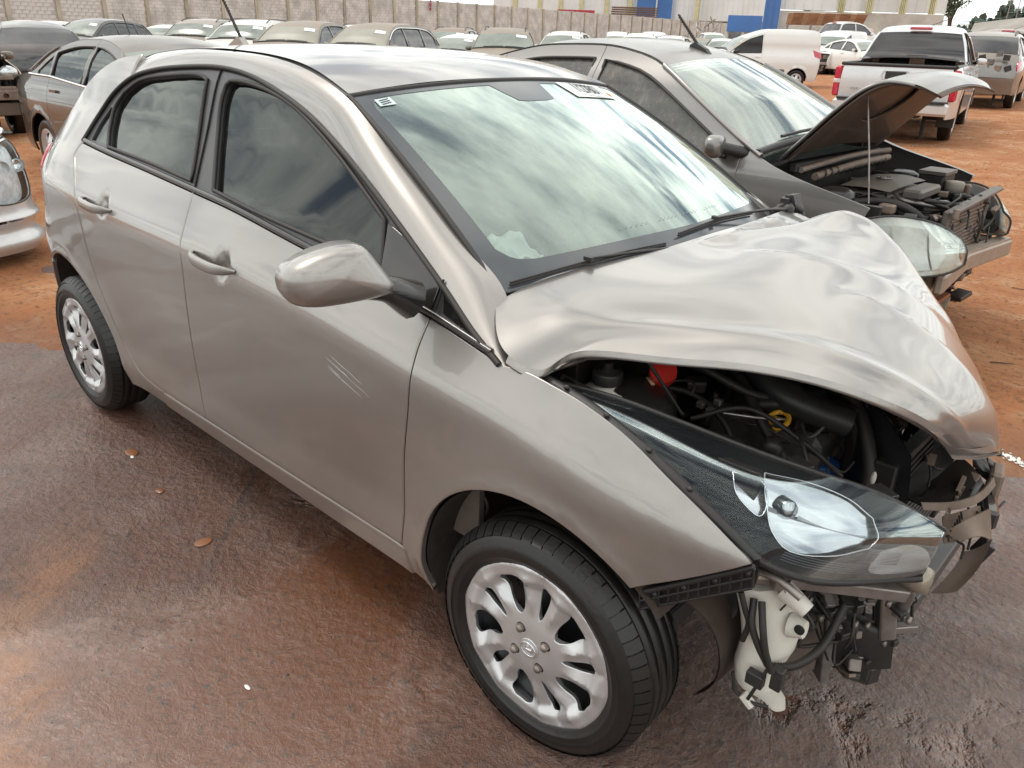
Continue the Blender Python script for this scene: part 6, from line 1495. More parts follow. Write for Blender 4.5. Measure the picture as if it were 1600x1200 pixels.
x, y = at_dist(1338, 52); rt, _ = make_car('suv', 'red_suv', 'red vehicle showing above the white cars near the shed', 'suv', P_RED, (x, y), math.radians(-60), dz=.35, det=.6, rails=False)
x, y = at_dist(1312, 50); rt, _ = make_car('pickup', 'flatbed_pickup', 'white pickup with dark roof load standing before the shed', 'pickup truck', P_WHITE, (x, y), math.radians(60), dz=.5, det=.6)
x, y = at_dist(1345, 60); rt, _ = make_car('van', 'parked_van', 'pale van beside the shed at the back of the yard', 'van', P_WHITED, (x, y), math.radians(20), det=.5)

# dusty dark sedan behind on the left, its side towards us
bs, bi = make_car('sedan', 'dusty_sedan', 'dusty brown-grey sedan with bright window line, behind the tail of the silver hatchback', 'car', m_paint('brown_grey_paint', (.065, .058, .052), .55, .34, dust=.34, dustc=(.28, .19, .13)), (-6.45, 2.12), math.radians(1), dz=-.075, tails=False, det=2., glass=GLASS_TINT, wsglass=FARWS)
for s_ in (-1, 1):
    xs = np.linspace(.85, -1.62, 30); zt = bi['belt'](xs)+.012; P_ = np.stack([xs, s_*(bi['W'](xs, zt)+.008), zt], 1); tube(P_, .013, 6).build('chrome_trim', CHROME, bs)
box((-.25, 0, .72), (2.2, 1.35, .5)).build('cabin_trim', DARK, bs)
tube([bi['roof'](np.array([.75]), np.array([0.]))[0], bi['roof'](np.array([.75]), np.array([0.]))[0]+np.array([-.12, 0, .22])], .006, 6).build('roof_antenna', RUBBER, bs)

# silver car whose nose shows at the left edge
sn, si = make_car('hatch', 'silver_hatchback', 'bright silver hatchback, only its nose corner and headlight at the left edge', 'car', P_SILVER, (-5.98, -1.0), math.radians(0), dz=-.03, det=2., front=False, lamp=False)

# dark wreck at the left edge with its hood up
dw, di = make_car('sedan', 'wrecked_sedan', 'dark wreck with raised hood and bare engine at the left edge', 'car', P_BROWN, (-12.6, 1.38), math.radians(-4), det=1.3, open_hood=True, front=False)
def hood_up(root, x, z, w, ang, L, m, m2, name='raised_hood', bulge=.05, taper=.85):
    """hood hinged at its rear edge (x, z), turned up by ang"""
    ca, sa = math.cos(ang), math.sin(ang)
    def pt(s, t, o=0.): ww = w*(1-(1-taper)*s); b = bulge*(1-t*t)+.04*s*(1-s)*4+o; drop = -.10*max(0, s-.8)/.2*1.0; return (x+ca*s*L-sa*(b+drop), t*ww, z+sa*s*L+ca*(b+drop))
    net = [[pt(s, t) for t in np.linspace(-1, 1, 7)] for s in np.linspace(0, 1, 7)]
    h = grid(Net(net, (-sa, 0, ca)), 24, 24, thick=.002).build(name, m, root)
    net2 = [[pt(s, t, -.03) for t in np.linspace(-.96, .96, 7)] for s in np.linspace(.03, .97, 7)]
    ho = [circle(.30, .5, .12, 16, ry=.16), circle(.62, .25, .12, 14, ry=.12), circle(.62, .75, .12, 14, ry=.12)]
    patch(Net(net2, (sa, 0, -ca)), [(0, 0), (1, 0), (1, 1), (0, 1)], ho, step=.07, scale=(L, 2*w), thick=.012, bev=.003).build('hood_frame', m2, h)
    rim = [pt(s, 1, -.012) for s in np.linspace(0, 1, 12)]+[pt(1, t, -.012) for t in np.linspace(1, -1, 12)]+[pt(s, -1, -.012) for s in np.linspace(1, 0, 12)]
    tube(rim, .011, 6).build('hood_lip', m, h)
    return pt
def engine_fill(root, x0, x1, hw, z, seed, n=40, mats_=None):
    r = random.Random(seed); e = empty('engine_bay', (0, 0, 0), 0, root); mats_ = mats_ or [OILY, BLACKP, GREYM, GREYM, STEEL]; xw = min(x1, x0+.5)
    box(((x0+x1)/2, 0, z-.34), (x1-x0, 2*hw, .04)).build('bay_floor', DARK, e)
    box((x0-.02, 0, z-.15), (.03, 2*hw, .40)).build('firewall', OILY, e)
    for s_ in (-1, 1): box(((x0+xw)/2, s_*(hw-.02), z-.20), (xw-x0, .03, .32)).build('inner_wing', OILY, e); lathe([(.0, .08), (.05, .08), (.09, .06), (.12, -.12)][::-1], 16, 'z', (x0+.22, s_*(hw-.14), z-.08)).build('strut_tower', OILY, e)
    for k in range(n):
        s_ = r.uniform(.018, .065); c = (r.uniform(x0+.05, x1-.08), r.uniform(-hw+.08, hw-.08), z-r.uniform(.06, .20)); m_ = r.choice(mats_)
        q = r.random()
        if q < .45: box(c, (s_*1.6, s_*r.uniform(.6, 1.6), s_), rot=Matrix.Rotation(r.uniform(-.8, .8), 3, 'Z'), bev=.006).build('engine_fitting', m_, e)
        elif q < .65: lathe([(.0, -.04), (s_*.5, -.04), (s_*.5, .02), (s_*.35, .03), (.0, .03)], 14, 'z', c).build('engine_fitting', m_, e)
        else:
            p_ = [c]; 
            for j in range(3): p_.append((min(x1-.03, max(x0+.02, p_[-1][0]+r.uniform(-.12, .16))), min(hw-.04, max(-hw+.04, p_[-1][1]+r.uniform(-.16, .16))), min(z-.03, p_[-1][2]+r.uniform(-.05, .06))))
            tube(p_, r.choice([.005, .008, .013, .018]), 7, 18).build('hose', RUBBER if r.random() < .8 else m_, e)
    return e
hood_up(dw, 1.10, 1.00, .74, math.radians(52), .95, P_BROWN, simple('dark_hood_inside', (.06, .035, .025), .6, 0, 0, .3, 6, dust=.3))
engine_fill(dw, 1.12, 1.95, .66, .88, 5, 36)
box((2.02, 0, .58), (.08, 1.35, .12)).build('bumper_beam', DPL, dw); box((1.98, 0, .80), (.05, 1.3, .05)).build('lamp_panel', DPL, dw); box((1.97, 0, .40), (.06, 1.3, .16)).build('lower_crossmember', P_BROWN, dw)
for yy in (-.45, .5): box((1.99, yy, .66), (.10, .30, .06)).build('torn_foam', DPL, dw); lathe([(.0, .0), (.03, .0), (.03, .03)], 12, 'x', (2.06, yy, .58)).build('beam_hole', DARK, dw)
blob((1.90, .62, .86), (.10, .12, .09), 12, 8).build('crumpled_lamp', HEADL, dw)
tb_ = box((2.0, .80, .55), (.5, .05, .55), rot=Matrix.Rotation(.2, 3, 'Z')); tb_.build('hanging_bumper_end', P_BROWN, dw)
# dark hatchback tail with a red light, behind the raised hood
x, y = at_dist(42, 21); th, _ = make_car('hatch', 'dark_hatchback', 'dark hatchback turned away, red tail light beside the raised hood', 'car', P_BLACK, (x, y), math.radians(168), det=.9, rimm=CHROME)
# the silver nose at the left edge: big headlight with bowls behind a clear lens, grille slot, bumper crease
def world_to(root, p):
    a = root.rotation_euler.z; dx, dy = p[0]-root.location.x, p[1]-root.location.y
    return (math.cos(a)*dx+math.sin(a)*dy, -math.sin(a)*dx+math.cos(a)*dy, p[2]-root.location.z)

plan_ = [(-4.9, -.07), (-4.45, -.065), (-4.15, -.075), (-3.97, -.115), (-3.85, -.20), (-3.77, -.33), (-3.715, -.52), (-3.68, -.80), (-3.665, -1.10), (-3.70, -1.45), (-3.80, -1.75), (-4.0, -1.92)]
prof_ = [(.93, -.55), (.885, -.20), (.855, -.10), (.80, -.055), (.70, -.022), (.58, -.006), (.46, .0), (.385, .010), (.355, .028), (.325, .006), (.27, -.012), (.225, .022), (.185, .034), (.13, .0)]
pp = np.array(plan_); tg = np.gradient(pp, axis=0); nn_ = np.stack([tg[:, 1]*-1, tg[:, 0]], 1)*-1; nn_ /= np.linalg.norm(nn_, axis=1)[:, None]; nn_ *= np.sign((nn_@np.array([1., .25])))[:, None]
nose = np.array([[world_to(sn, (p_[0]+n_[0]*o*(1. if z < .9 else .9), p_[1]+n_[1]*o*(1 if z < .88 else .35), z-.03)) for z, o in prof_] for p_, n_ in zip(pp, nn_)])
nS = Net(nose, (1, .3, .1))
lampP = [(.20, .215), (.30, .20), (.42, .215), (.55, .24), (.56, .36), (.50, .455), (.40, .47), (.28, .44), (.215, .34)]
lp_ = spl(lampP+[lampP[0]], 40)[:-1]; slot = spl([(.60, .60), (.46, .61), (.40, .66), (.46, .69), (.60, .685), (.60, .60)], 24)[:-1]
grl = [(.60, .20), (.88, .20), (.88, .25), (.60, .25)]
patch(nS, [(0, 0), (1, 0), (1, 1), (0, 1)], [lp_, slot, np.array(grl)], step=.05, scale=(2.6, 1.3), thick=.012).build('front_bumper', P_SILVER, sn)
sl_ = empty('headlight', (0, 0, 0), 0, sn)
patch(nS, inset(lp_, .003), step=.04, scale=(2.6, 1.3), off=.002, thick=.004).build('lamp_lens', GLASS_CLEAR, sl_)
patch(nS, inset(lp_, -.006), step=.04, scale=(2.6, 1.3), off=-.05, thick=.004, bev=0).build('lamp_bowl', simple('lamp_inner', (.78, .79, .80), .4, .15, 0, .2, 20), sl_)
for u0 in (.31, .42):
    P_ = nS(np.array([u0]), np.array([.33]))[0]-np.array([.075, .0, 0]); mb = lathe([(.046, .02), (.043, .0), (.03, -.018), (.0, -.024)], 24, 'x', tuple(P_)); mb.build('reflector_bowl', simple('bright_reflector', (.8, .81, .83), .08, 1.), sl_)
c = np.concatenate([lp_, lp_[:1]]); tube(nS(c[:, 0], c[:, 1]), .005, 5, cap=False).build('lamp_seal', BLACKP, sl_)
for sl2 in (slot, np.array(grl)): patch(nS, inset(sl2, -.004), step=.06, scale=(2.6, 1.3), off=-.04, thick=.004, bev=0).build('dark_opening', DARK, sn)
tube(nS(np.linspace(.12, .9, 40), np.full(40, .175)), .006, 5).build('hood_gap', DARK, sn)

# ------------------------------------------------------------------ dark grey car beside ours, its hood propped open
EX, EY, EA = -.612, 2.793, math.radians(-1.34)
et, ei = make_car('compact', 'grey_sedan', 'dark warm-grey sedan with propped open hood, bare engine and bare bumper beam', 'car', P_ETIOS, (EX, EY), EA, det=3., open_hood=True, front=False, lamp=False, fend=[(1.60, .47), (1.565, .545), (1.545, .64), (1.515, .73), (1.485, .800), (1.50, .842)],
                  glass=m_glass('misty_side_glass', (.35, .38, .38), dust=.30, refl=1.4, dustc=(.40, .37, .34)), wsglass=m_glass('misty_windscreen', (.70, .78, .72), dust=.16, refl=2.2, dustc=(.60, .62, .55)), rimm=STEEL)
ca_, sa_ = math.cos(EA), math.sin(EA); ez = float(terrain(EX, EY))
def LW(p): dx, dy = p[0]-EX, p[1]-EY; return (ca_*dx+sa_*dy, -sa_*dx+ca_*dy, p[2]-ez)
seat(et, -.08, -.36); seat(et, -.08, .36); seat(et, -.95, 0, 1.15, rear=True); box((-.3, 0, .30), (2.6, 1.3, .06)).build('floor_pan', DARK, et)
grid(Net([[(.45, y, .80) for y in (-.66, 0, .66)], [(.50, y, .93) for y in (-.66, 0, .66)], [(.72, y, .95) for y in (-.64, 0, .64)], [(.90, y*.97, .95) for y in (-.62, 0, .62)]], (0, 0, 1)), 12, 10, thick=.02).build('dashboard', DASHM, et)
# hood: hinged at the cowl, buckled two thirds along
prof = [(.93, .985, .63), (1.06, 1.12, .64), (1.18, 1.25, .64), (1.28, 1.345, .62), (1.36, 1.385, .59), (1.44, 1.385, .55), (1.51, 1.365, .50), (1.56, 1.335, .44)]
def hrow(x, z, w, o=0.): return [(x-o*.7, t*w, z+.035*(1-t*t)+o*.7*-1) for t in np.linspace(-1, 1, 9)]
HIN = simple('brown_hood_inside', (.075, .055, .045), .5, .2, .1, .25, 6, dust=.35, dustc=(.28, .17, .11))
hh = grid(Net([hrow(*p) for p in prof], (-.5, 0, 1)), 40, 30, thick=.002).build('raised_hood', P_ETIOS, et)
hin = [[(x+.022, t*w*.97, z+.035*(1-t*t)-.022) for t in np.linspace(-1, 1, 9)] for x, z, w in prof]
ho = [circle(.30, .5, .14, 18, ry=.20), circle(.62, .22, .09, 14, ry=.10), circle(.62, .78, .09, 14, ry=.10)]
patch(Net(hin, (.5, 0, -1)), [(.02, 0), (.98, 0), (.98, 1), (.02, 1)], ho, step=.05, scale=(.9, 1.25), thick=.012, bev=.003).build('hood_frame', HIN, hh)
hin2 = [[(x+.008, t*w*.97, z+.035*(1-t*t)-.008) for t in np.linspace(-1, 1, 9)] for x, z, w in prof]
grid(Net(hin2, (.5, 0, -1)), 20, 20, thick=0).build('hood_underskin', HIN, hh)
rim = [(x, -w, z-.008) for x, z, w in prof]+[(1.56, t*.44, 1.335+.035*(1-t*t)-.008) for t in np.linspace(-1, 1, 9)]+[(x, w, z-.008) for x, z, w in prof[::-1]]
tube(spl(rim, 80), .009, 6).build('hood_lip', P_ETIOS, hh)
for s_ in (-1, 1): tube([(.86, s_*.60, .93), (.95, s_*.60, .97), (1.06, s_*.60, 1.09)], .012, 6, 12).build('hood_hinge', STEEL, et)
tube([LW((0.791, 2.150, 0.829)), LW((0.738, 2.170, 1.058)), LW((0.649, 2.250, 1.311))], .0045, 6).build('prop_rod', STEEL, et)
# engine bay with its flat cover, plenum, hoses, header beam, radiator
eb = engine_fill(et, .98, 1.70, .62, .86, 21, 130, [OILY, BLACKP, GREYM, DPL, STEEL, DPL])
COV = simple('dusty_engine_cover', (.10, .092, .085), .45, .2, .1, .2, 10, dust=.5, dustc=(.34, .27, .22))
cv_ = [[(1.14, -.30, .845), (1.16, -.10, .865), (1.18, .12, .870)], [(1.28, -.32, .855), (1.30, -.10, .880), (1.31, .14, .880)], [(1.40, -.30, .845), (1.42, -.08, .865), (1.43, .14, .865)]]
cvo = grid(Net(cv_, (0, 0, 1)), 14, 14, thick=.035).build('engine_cover', COV, eb); box((1.48, -.06, .835), (.10, .34, .05), rot=Matrix.Rotation(.03, 3, 'Z'), bev=.012).build('engine_cover_front', COV, eb)
eo = [(1.29+.032*math.cos(t), -.09+.045*math.sin(t), .884) for t in np.linspace(0, 2*math.pi, 25)]; tube(eo, .004, 5, cap=False).build('cover_emblem', STEEL, cvo); tube([(1.262, -.09, .885), (1.318, -.09, .886)], .004, 5).build('cover_emblem', STEEL, cvo); tube([(1.29+.012*math.cos(t), -.09+.04*math.sin(t), .886) for t in np.linspace(0, 2*math.pi, 17)], .003, 5, cap=False).build('cover_emblem', STEEL, cvo)
text_mesh('VVT-i', .05, 'cover_lettering', simple('dark_letter', (.03, .03, .03), .5), cvo, Matrix.Translation((1.21, -.08, .879))@Matrix.Rotation(math.pi/2, 4, 'Z'), 1.0)
tube([(1.02, -.55, .93), (1.03, .0, .955), (1.02, .45, .95), (1.06, .56, .955)], .016, 8, 24).build('cowl_pipe', simple('grey_conduit', (.17, .15, .14), .5, dust=.4), eb)
tube([(1.08, -.50, .90), (1.09, .0, .925), (1.08, .50, .92)], .020, 8, 24).build('wiring_loom', DPL, eb)
for k in range(12): lathe([(.019, -.008), (.025, 0), (.019, .008)][::-1], 12, 'y', (1.085, -.42+.075*k, .912)).build('loom_clip', BLACKP, eb)
box((.985, 0, .935), (.05, 1.15, .05), bev=.01).build('cowl_grille', BLACKP, eb)
box((1.40, .42, .82), (.14, .20, .12), bev=.012).build('battery', BLACKP, eb); box((1.40, .42, .885), (.15, .21, .02)).build('battery_lid', COV, eb); lathe([(.0, -.05), (.05, -.05), (.052, .0), (.045, .01), (.0, .012)], 18, 'z', (1.52, .36, .84)).build('coolant_tank', simple('cloudy_tank', (.30, .27, .23), .5, dust=.3), eb)
tube([(1.30, -.48, .80), (1.45, -.44, .82), (1.58, -.36, .76), (1.64, -.30, .66)], .022, 10, 20).build('radiator_hose', RUBBER, eb)
ef = empty('front_structure', (0, 0, 0), 0, et)
box((1.70, .12, .80), (.055, .82, .022), rot=Matrix.Rotation(.05, 3, 'X'), bev=.008).build('header_beam', COV, ef)
for y in (-.2, 0, .2, .4): lathe([(.0, 0), (.010, 0), (.010, .003), (.0, .004)], 12, 'z', (1.70, y, .818)).build('beam_hole', DARK, ef)
box((1.69, .02, .58), (.03, .55, .40)).build('radiator_core', simple('brown_radiator', (.09, .07, .06), .6, .3, 0, .4, 50, .5, dust=.3), ef)
for k in range(18): box((1.708, .02, .40+.021*k), (.008, .53, .007), rot=Matrix.Rotation(rng.uniform(-.03, .03), 3, 'X')).build('radiator_tube', DPL, ef)
for y in (-.32, .34): box((1.70, y, .58), (.035, .03, .44), bev=.008).build('radiator_post', simple('grey_post', (.13, .12, .11), .5, .3, dust=.3), ef)
bmn = [[(1.74, -.62, .545), (1.765, -.62, .535), (1.77, -.62, .46), (1.74, -.62, .45)], [(1.80, -.3, .55), (1.83, -.3, .54), (1.835, -.3, .46), (1.80, -.3, .45)], [(1.82, 0, .55), (1.85, 0, .54), (1.855, 0, .46), (1.82, 0, .45)], [(1.80, .3, .55), (1.83, .3, .54), (1.835, .3, .46), (1.80, .3, .45)], [(1.74, .62, .545), (1.765, .62, .535), (1.77, .62, .46), (1.74, .62, .45)]]
BEAM = simple('pressed_steel_beam', (.36, .32, .28), .4, .55, 0, .12, 10, .1, dust=.35)
box((1.785, -.30, .50), (.045, .60, .095), rot=Matrix.Rotation(.10, 3, 'Z'), bev=.014).build('bumper_beam', BEAM, ef); box((1.785, .28, .50), (.045, .60, .095), rot=Matrix.Rotation(-.10, 3, 'Z'), bev=.014).build('bumper_beam', BEAM, ef)
box((1.765, -.30, .553), (.07, .58, .010), rot=Matrix.Rotation(.10, 3, 'Z')).build('beam_flange', BEAM, ef); box((1.765, .28, .553), (.07, .58, .010), rot=Matrix.Rotation(-.10, 3, 'Z')).build('beam_flange', BEAM, ef)
for y in (-.58, -.55, .56, .59): blob((1.80, y, .50), (.008, .008, .008), 8, 5).build('beam_bolt', OILY, ef)
for s_ in (-1, 1): box((1.62, s_*.50, .50), (.30, .08, .10), bev=.01).build('chassis_rail', BEAM, ef); box((1.62, s_*.46, .36), (.10, .20, .12), rot=Matrix.Rotation(.15*s_, 3, 'Z')).build('crushed_panel', DPL, ef)
box((1.60, -.60, .56), (.30, .04, .22)).build('wing_inner_plate', simple('brown_plate', (.10, .08, .07), .55, .2, 0, .3, 8, .2, dust=.4), ef)
ru = random.Random(9)
for k in range(30): box((1.66+ru.uniform(-.06, .08), ru.uniform(-.5, .2), .30+ru.uniform(-.08, .06)), (ru.uniform(.03, .10), ru.uniform(.06, .20), ru.uniform(.01, .04)), rot=Matrix.Rotation(ru.uniform(-.6, .6), 3, 'Z')@Matrix.Rotation(ru.uniform(-.6, .6), 3, 'X')).build('crushed_scrap', [DPL, OILY, simple('rusty_scrap', (.30, .10, .05), .7, .2, dust=.3)][k % 3], ef)
# lamps: clear, with facets behind the lens
def etlamp(s_):
    L = empty('headlight', (0, 0, 0), 0, et)
    net = np.array([[(1.37, -.790, .775), (1.40, -.795, .70), (1.43, -.79, .61), (1.45, -.775, .535)], [(1.47, -.745, .800), (1.52, -.765, .71), (1.55, -.765, .62), (1.56, -.745, .53)], [(1.58, -.665, .790), (1.64, -.695, .70), (1.665, -.695, .62), (1.665, -.68, .54)], [(1.66, -.575, .755), (1.715, -.60, .69), (1.735, -.60, .63), (1.735, -.59, .56)], [(1.72, -.49, .70), (1.755, -.51, .665), (1.765, -.515, .63), (1.765, -.51, .59)]])*[1, -s_*(1. if s_ < 0 else .92), 1]+[.115 if s_ < 0 else .06, 0, .012]
    o = np.array([.7, s_*.7, .35]); o /= np.linalg.norm(o)
    grid(Net(net, o), 24, 18, thick=.003).build('lamp_lens', m_glass('cloudy_lens', (.97, .98, .97), dust=.06, refl=.6, dustc=(.7, .68, .6), streak=False), L)
    b = Net(net-o*.06*np.array([.3, 1, 1, .3])[None, :, None], o); grid(b, 20, 12, thick=.003).build('lamp_bowl', simple('pale_lamp_bowl', (.80, .80, .78), .35, .35, 0, .1, 9), L)
    for u0, u1 in ((.04, .24), (.26, .52), (.54, .9)):
        f_ = np.array([[onS(b, u0, .12, .03), onS(b, u0, .5, .018), onS(b, u0, .88, .03)], [onS(b, (u0+u1)/2, .12, .014), onS(b, (u0+u1)/2, .5, .004), onS(b, (u0+u1)/2, .88, .014)], [onS(b, u1, .12, .03), onS(b, u1, .5, .018), onS(b, u1, .88, .03)]])
        grid(Net(f_, o), 10, 10, thick=.001).build('reflector_facet', simple('white_facet', (.80, .81, .80), .3, .3, 0, .08, 14), L)
    for k in range(4): box(onS(b, .13, .25+.17*k, .035), (.05, .06, .006), rot=Matrix.Rotation(.8*-s_, 3, 'Z')).build('lamp_rib', FAC, L)
    u = np.linspace(0, 1, 24); e = np.concatenate([Net(net, o)(u, u*0), Net(net, o)(u*0+1, u), Net(net, o)(u[::-1], u*0+1), Net(net, o)(u*0, u[::-1])]); tube(e-o*.004, .006, 5, cap=False).build('lamp_seal', BLACKP, L)
etlamp(-1); etlamp(1)
# antenna on the front of the roof
ar = ei['roof'](np.array([.10]), np.array([0.]))[0]; ea = empty('roof_antenna', (0, 0, 0), 0, et)
prism([(ar[0]-.09, ar[2]-.01), (ar[0]+.06, ar[2]-.02), (ar[0]+.03, ar[2]+.01), (ar[0]-.05, ar[2]+.045), (ar[0]-.08, ar[2]+.03)], -.020, .020, 'y').build('antenna_base', BLACKP, ea)
tube([(ar[0]-.045, 0, ar[2]+.04), (ar[0]-.20, 0, ar[2]+.20)], [.009, .006], 8).build('antenna_rod', RUBBER, ea)
hx = [np.array([ar[0]-.045, 0, ar[2]+.04])*(1-t)+np.array([ar[0]-.20, 0, ar[2]+.20])*t+np.array([.007*math.cos(t*80), .008*math.sin(t*80), .006*math.cos(t*80)]) for t in np.linspace(0, .97, 110)]; tube(hx, .002, 5).build('antenna_coil', RUBBER, ea)
for s_ in (-1, 1):
    E0 = ei['seg3'](6, 9)*[1, s_, 1]; tube(E0+[0, -s_*.012, .004], .005, 5).build('roof_ditch', RUBBER, et)

# torn odds and ends round the grille opening
for k in range(34):
    c_ = (1.73+ru.uniform(-.05, .04), ru.uniform(-.46, .50), ru.uniform(.56, .80)); q_ = ru.random()
    if q_ < .45: box(c_, (ru.uniform(.01, .04), ru.uniform(.02, .09), ru.uniform(.01, .05)), rot=Matrix.Rotation(ru.uniform(-.7, .7), 3, 'X')@Matrix.Rotation(ru.uniform(-.7, .7), 3, 'Z')).build('broken_bracket', [BLACKP, DPL, GREYM, STEEL][k % 4], ef)
    else: tube([c_, (c_[0]+.02, c_[1]+ru.uniform(-.08, .08), c_[2]-ru.uniform(.02, .10)), (c_[0]+.01, c_[1]+ru.uniform(-.12, .12), c_[2]-ru.uniform(.05, .16))], ru.choice([.003, .005, .008]), 5, 10).build('torn_wire', RUBBER, ef)
prism([(1.735, .42), (1.755, .42), (1.74, .60), (1.70, .66)], -.50, -.44, 'y').build('bent_stay', BEAM, ef)

# ------------------------------------------------------------------ block wall round the yard
WA = math.radians(96.4); wd = np.array([math.cos(WA), math.sin(WA)]); wnr = np.array([wd[1], -wd[0]])   # along it; normal towards us
v0 = pix_ray(14, 28); P0 = np.array([CAMP[0]+v0.x*43, CAMP[1]+v0.y*43]); BAY = 2.73; WH = 4.0
BLK = simple('pale_concrete_block', (.50, .49, .47), .85, 0, 0, .22, 1.3, .2); POST = simple('stained_concrete_post', (.36, .33, .27), .85, 0, 0, .25, .8, .2); MORT = simple('mortar', (.40, .37, .33), .9, 0, 0, .2, 3)
RotW = Matrix.Rotation(WA, 3, 'Z')
def wall(name, label, P0, wd, k0, k1, nearparts=0, base=0., H=WH, joint=True):
    WA_ = math.atan2(wd[1], wd[0]); wnr = np.array([wd[1], -wd[0]]); R3 = Matrix.Rotation(WA_, 3, 'Z')
    root = empty(name, (P0[0]+wd[0]*BAY*k0, P0[1]+wd[1]*BAY*k0, base)); tag(root, label, 'wall'); o = np.array([root.location.x, root.location.y])
    bm = box((0, 0, 0), (.385, .14, .185), bev=.004).build('block', BLK, root); bm.rotation_euler = (0, 0, WA_); me = bm.data; made = 0; stuff = MB()
    n = k1-k0; rr = random.Random(2)
    # count from the nearest bays, top courses first: those are the blocks the picture shows
    for k in range(n):
        a = P0+wd*BAY*(k+k0)-o
        for c in range(int(H/.2)-1, -1, -1):
            off = .2 if c % 2 else 0.
            for j in range(7):
                s0 = .13+off+j*.4; s1 = min(s0+.39, BAY-.13); s0 = max(.13, s0 if j else .13)
                if j == 0 and off: s0 = .13; s1 = .32
                if off and j: s0 = .13+.2+(j-1)*.4+.0; s1 = min(s0+.39, BAY-.13)
                if s1-s0 < .08: continue
                q = a+wd*((s0+s1)/2)+wnr*rr.uniform(-.006, .006); z = .1+c*.2
                if c >= 8 and made < nearparts and s1-s0 > .37 and k >= 2:
                    b_ = bm if made == 0 else bpy.data.objects.new('block', me)
                    if made: COL.objects.link(b_); b_.parent = root; b_.rotation_euler = (0, 0, WA_)
                    b_.location = (q[0], q[1], z); made += 1
                else: box((q[0], q[1], z), (s1-s0, .14, .185), rot=R3, mb=stuff, bev=.003)
    if made == 0: bpy.data.objects.remove(bm)
    stuff.build('block_courses', BLK, root, kind='stuff')
    L = n*BAY; c = P0+wd*(BAY*k0+L/2)-o; box((c[0], c[1], H/2), (L, .11, H-.03), rot=R3).build('mortar', MORT, root)
    for k in range(n+1):
        a = P0+wd*BAY*(k+k0)-o; box((a[0]+wnr[0]*.03, a[1]+wnr[1]*.03, (H+.04)/2), (.24, .24, H+.04), rot=R3, bev=.01).build('wall_post', POST, root)
    return root
wall('block_wall', 'long pale concrete block wall with posts behind the parked cars', P0, wd, -4, 46, 290)
# red hanging bits on two posts
for k, (dz, s_) in zip((5, 13), ((0, 1.), (.1, .8))):
    a = P0+wd*BAY*(k-.4)+wnr*.2; mb = MB()
    for z, w in ((3.85, .10), (3.62, .16), (3.45, .07), (3.25, .13)): blob((a[0], a[1], z+dz), (w*s_*.8, w*s_*.8, .12), 8, 6, mb=mb)
    o = mb.build('red_lamp', simple('faded_red', (.38, .05, .10), .5)); tag(o, 'red lamp hanging on the block wall above the black minivan' if k == 5 else 'second red lamp on the block wall, above the small white hatchback', 'lamp', 'red lamps on the wall')
# the same kind of wall on the far side of the yard behind the camera, and trees beyond
wall('block_wall', 'low grey wall bounding the yard behind the viewer', np.array([-40., -34.]), np.array([1., 0.]), 0, 26, 0, H=2.6)
def tree(name, label, loc, h, r, group=None, seed=0, n=900, trunk=.18, base=0.):
    root = empty(name, (loc[0], loc[1], base)); tag(root, label, 'tree', group); q = np.random.RandomState(seed)
    tube([(0, 0, 0), (.1, .05, h*.3), (0, .1, h*.62)], [trunk, trunk*.7, trunk*.35], 8, 10).build('trunk', simple('bark', (.10, .07, .05), .9, 0, 0, .3, 9, .5), root)
    ct = []
    for i in range(14):
        a = q.rand()*6.28; e = q.rand(); c = np.array([math.cos(a)*r*.62*(.4+q.rand()*.7), math.sin(a)*r*.62*(.4+q.rand()*.7), h*(.45+.5*e)]); ct.append((c, r*(.25+.22*q.rand())))
        tube([(0, .05, h*(.25+.25*e)), c*.6+np.array([0, 0, h*.15]), c], [trunk*.3, trunk*.18, .02], 5, 8).build('limb', simple('bark', (.1, .07, .05), .9), root)
    mb = MB(); V = []; F = []; N = []
    for i in range(n):
        c, rr = ct[q.randint(len(ct))]; d = q.randn(3); d /= np.linalg.norm(d); p = c+d*rr*(.35+.65*q.rand()**.5)*[1, 1, .8]
        u = q.randn(3); u /= np.linalg.norm(u); v = np.cross(u, q.randn(3)); v /= np.linalg.norm(v); s_ = r*(.035+.03*q.rand()); k = len(V)
        V += [p-u*s_, p+v*s_*.6, p+u*s_, p-v*s_*.6]; F.append((k, k+1, k+2, k+3))
    mb.add(V, F); mb.build('crown', simple('dark_foliage', (.060, .085, .040), .7, 0, 0, .45, .8), root, kind='stuff'); return root
for i in range(14):
    x = -38+i*6.5+rng.uniform(-2, 2); tree('yard_tree', 'tree %s from the left in the row beyond the wall behind the viewer' % ['one', 'two', 'three', 'four', 'five', 'six', 'seven', 'eight', 'nine', 'ten', 'eleven', 'twelve', 'thirteen', 'fourteen'][i], (x, -42-rng.uniform(0, 8)), rng.uniform(4, 7.5), rng.uniform(2, 3.2), 'trees beyond the low wall', i, 500)
py = empty('power_pylon', (-22, -60, 0)); tag(py, 'steel lattice power pylon far behind the viewer', 'pylon')
for s1 in (-1, 1):
    for s2 in (-1, 1): tube([(s1*2, s2*2, 0), (s1*.3, s2*.3, 14), (s1*.2, s2*.2, 17)], .12, 4).build('pylon_leg', STEEL, py)
for k in range(6):
    z = 2+2.2*k; w = 2-.13*z+.1
    for s1 in (-1, 1): tube([(-w, s1*w, z), (w, s1*w, z+1.8)], .07, 4).build('pylon_brace', STEEL, py); tube([(s1*w, -w, z), (s1*w, w, z+1.8)], .07, 4).build('pylon_brace', STEEL, py)
for z in (11, 13.5, 16): tube([(-4, 0, z), (0, 0, z+.5), (4, 0, z)], .12, 4).build('pylon_arm', STEEL, py)
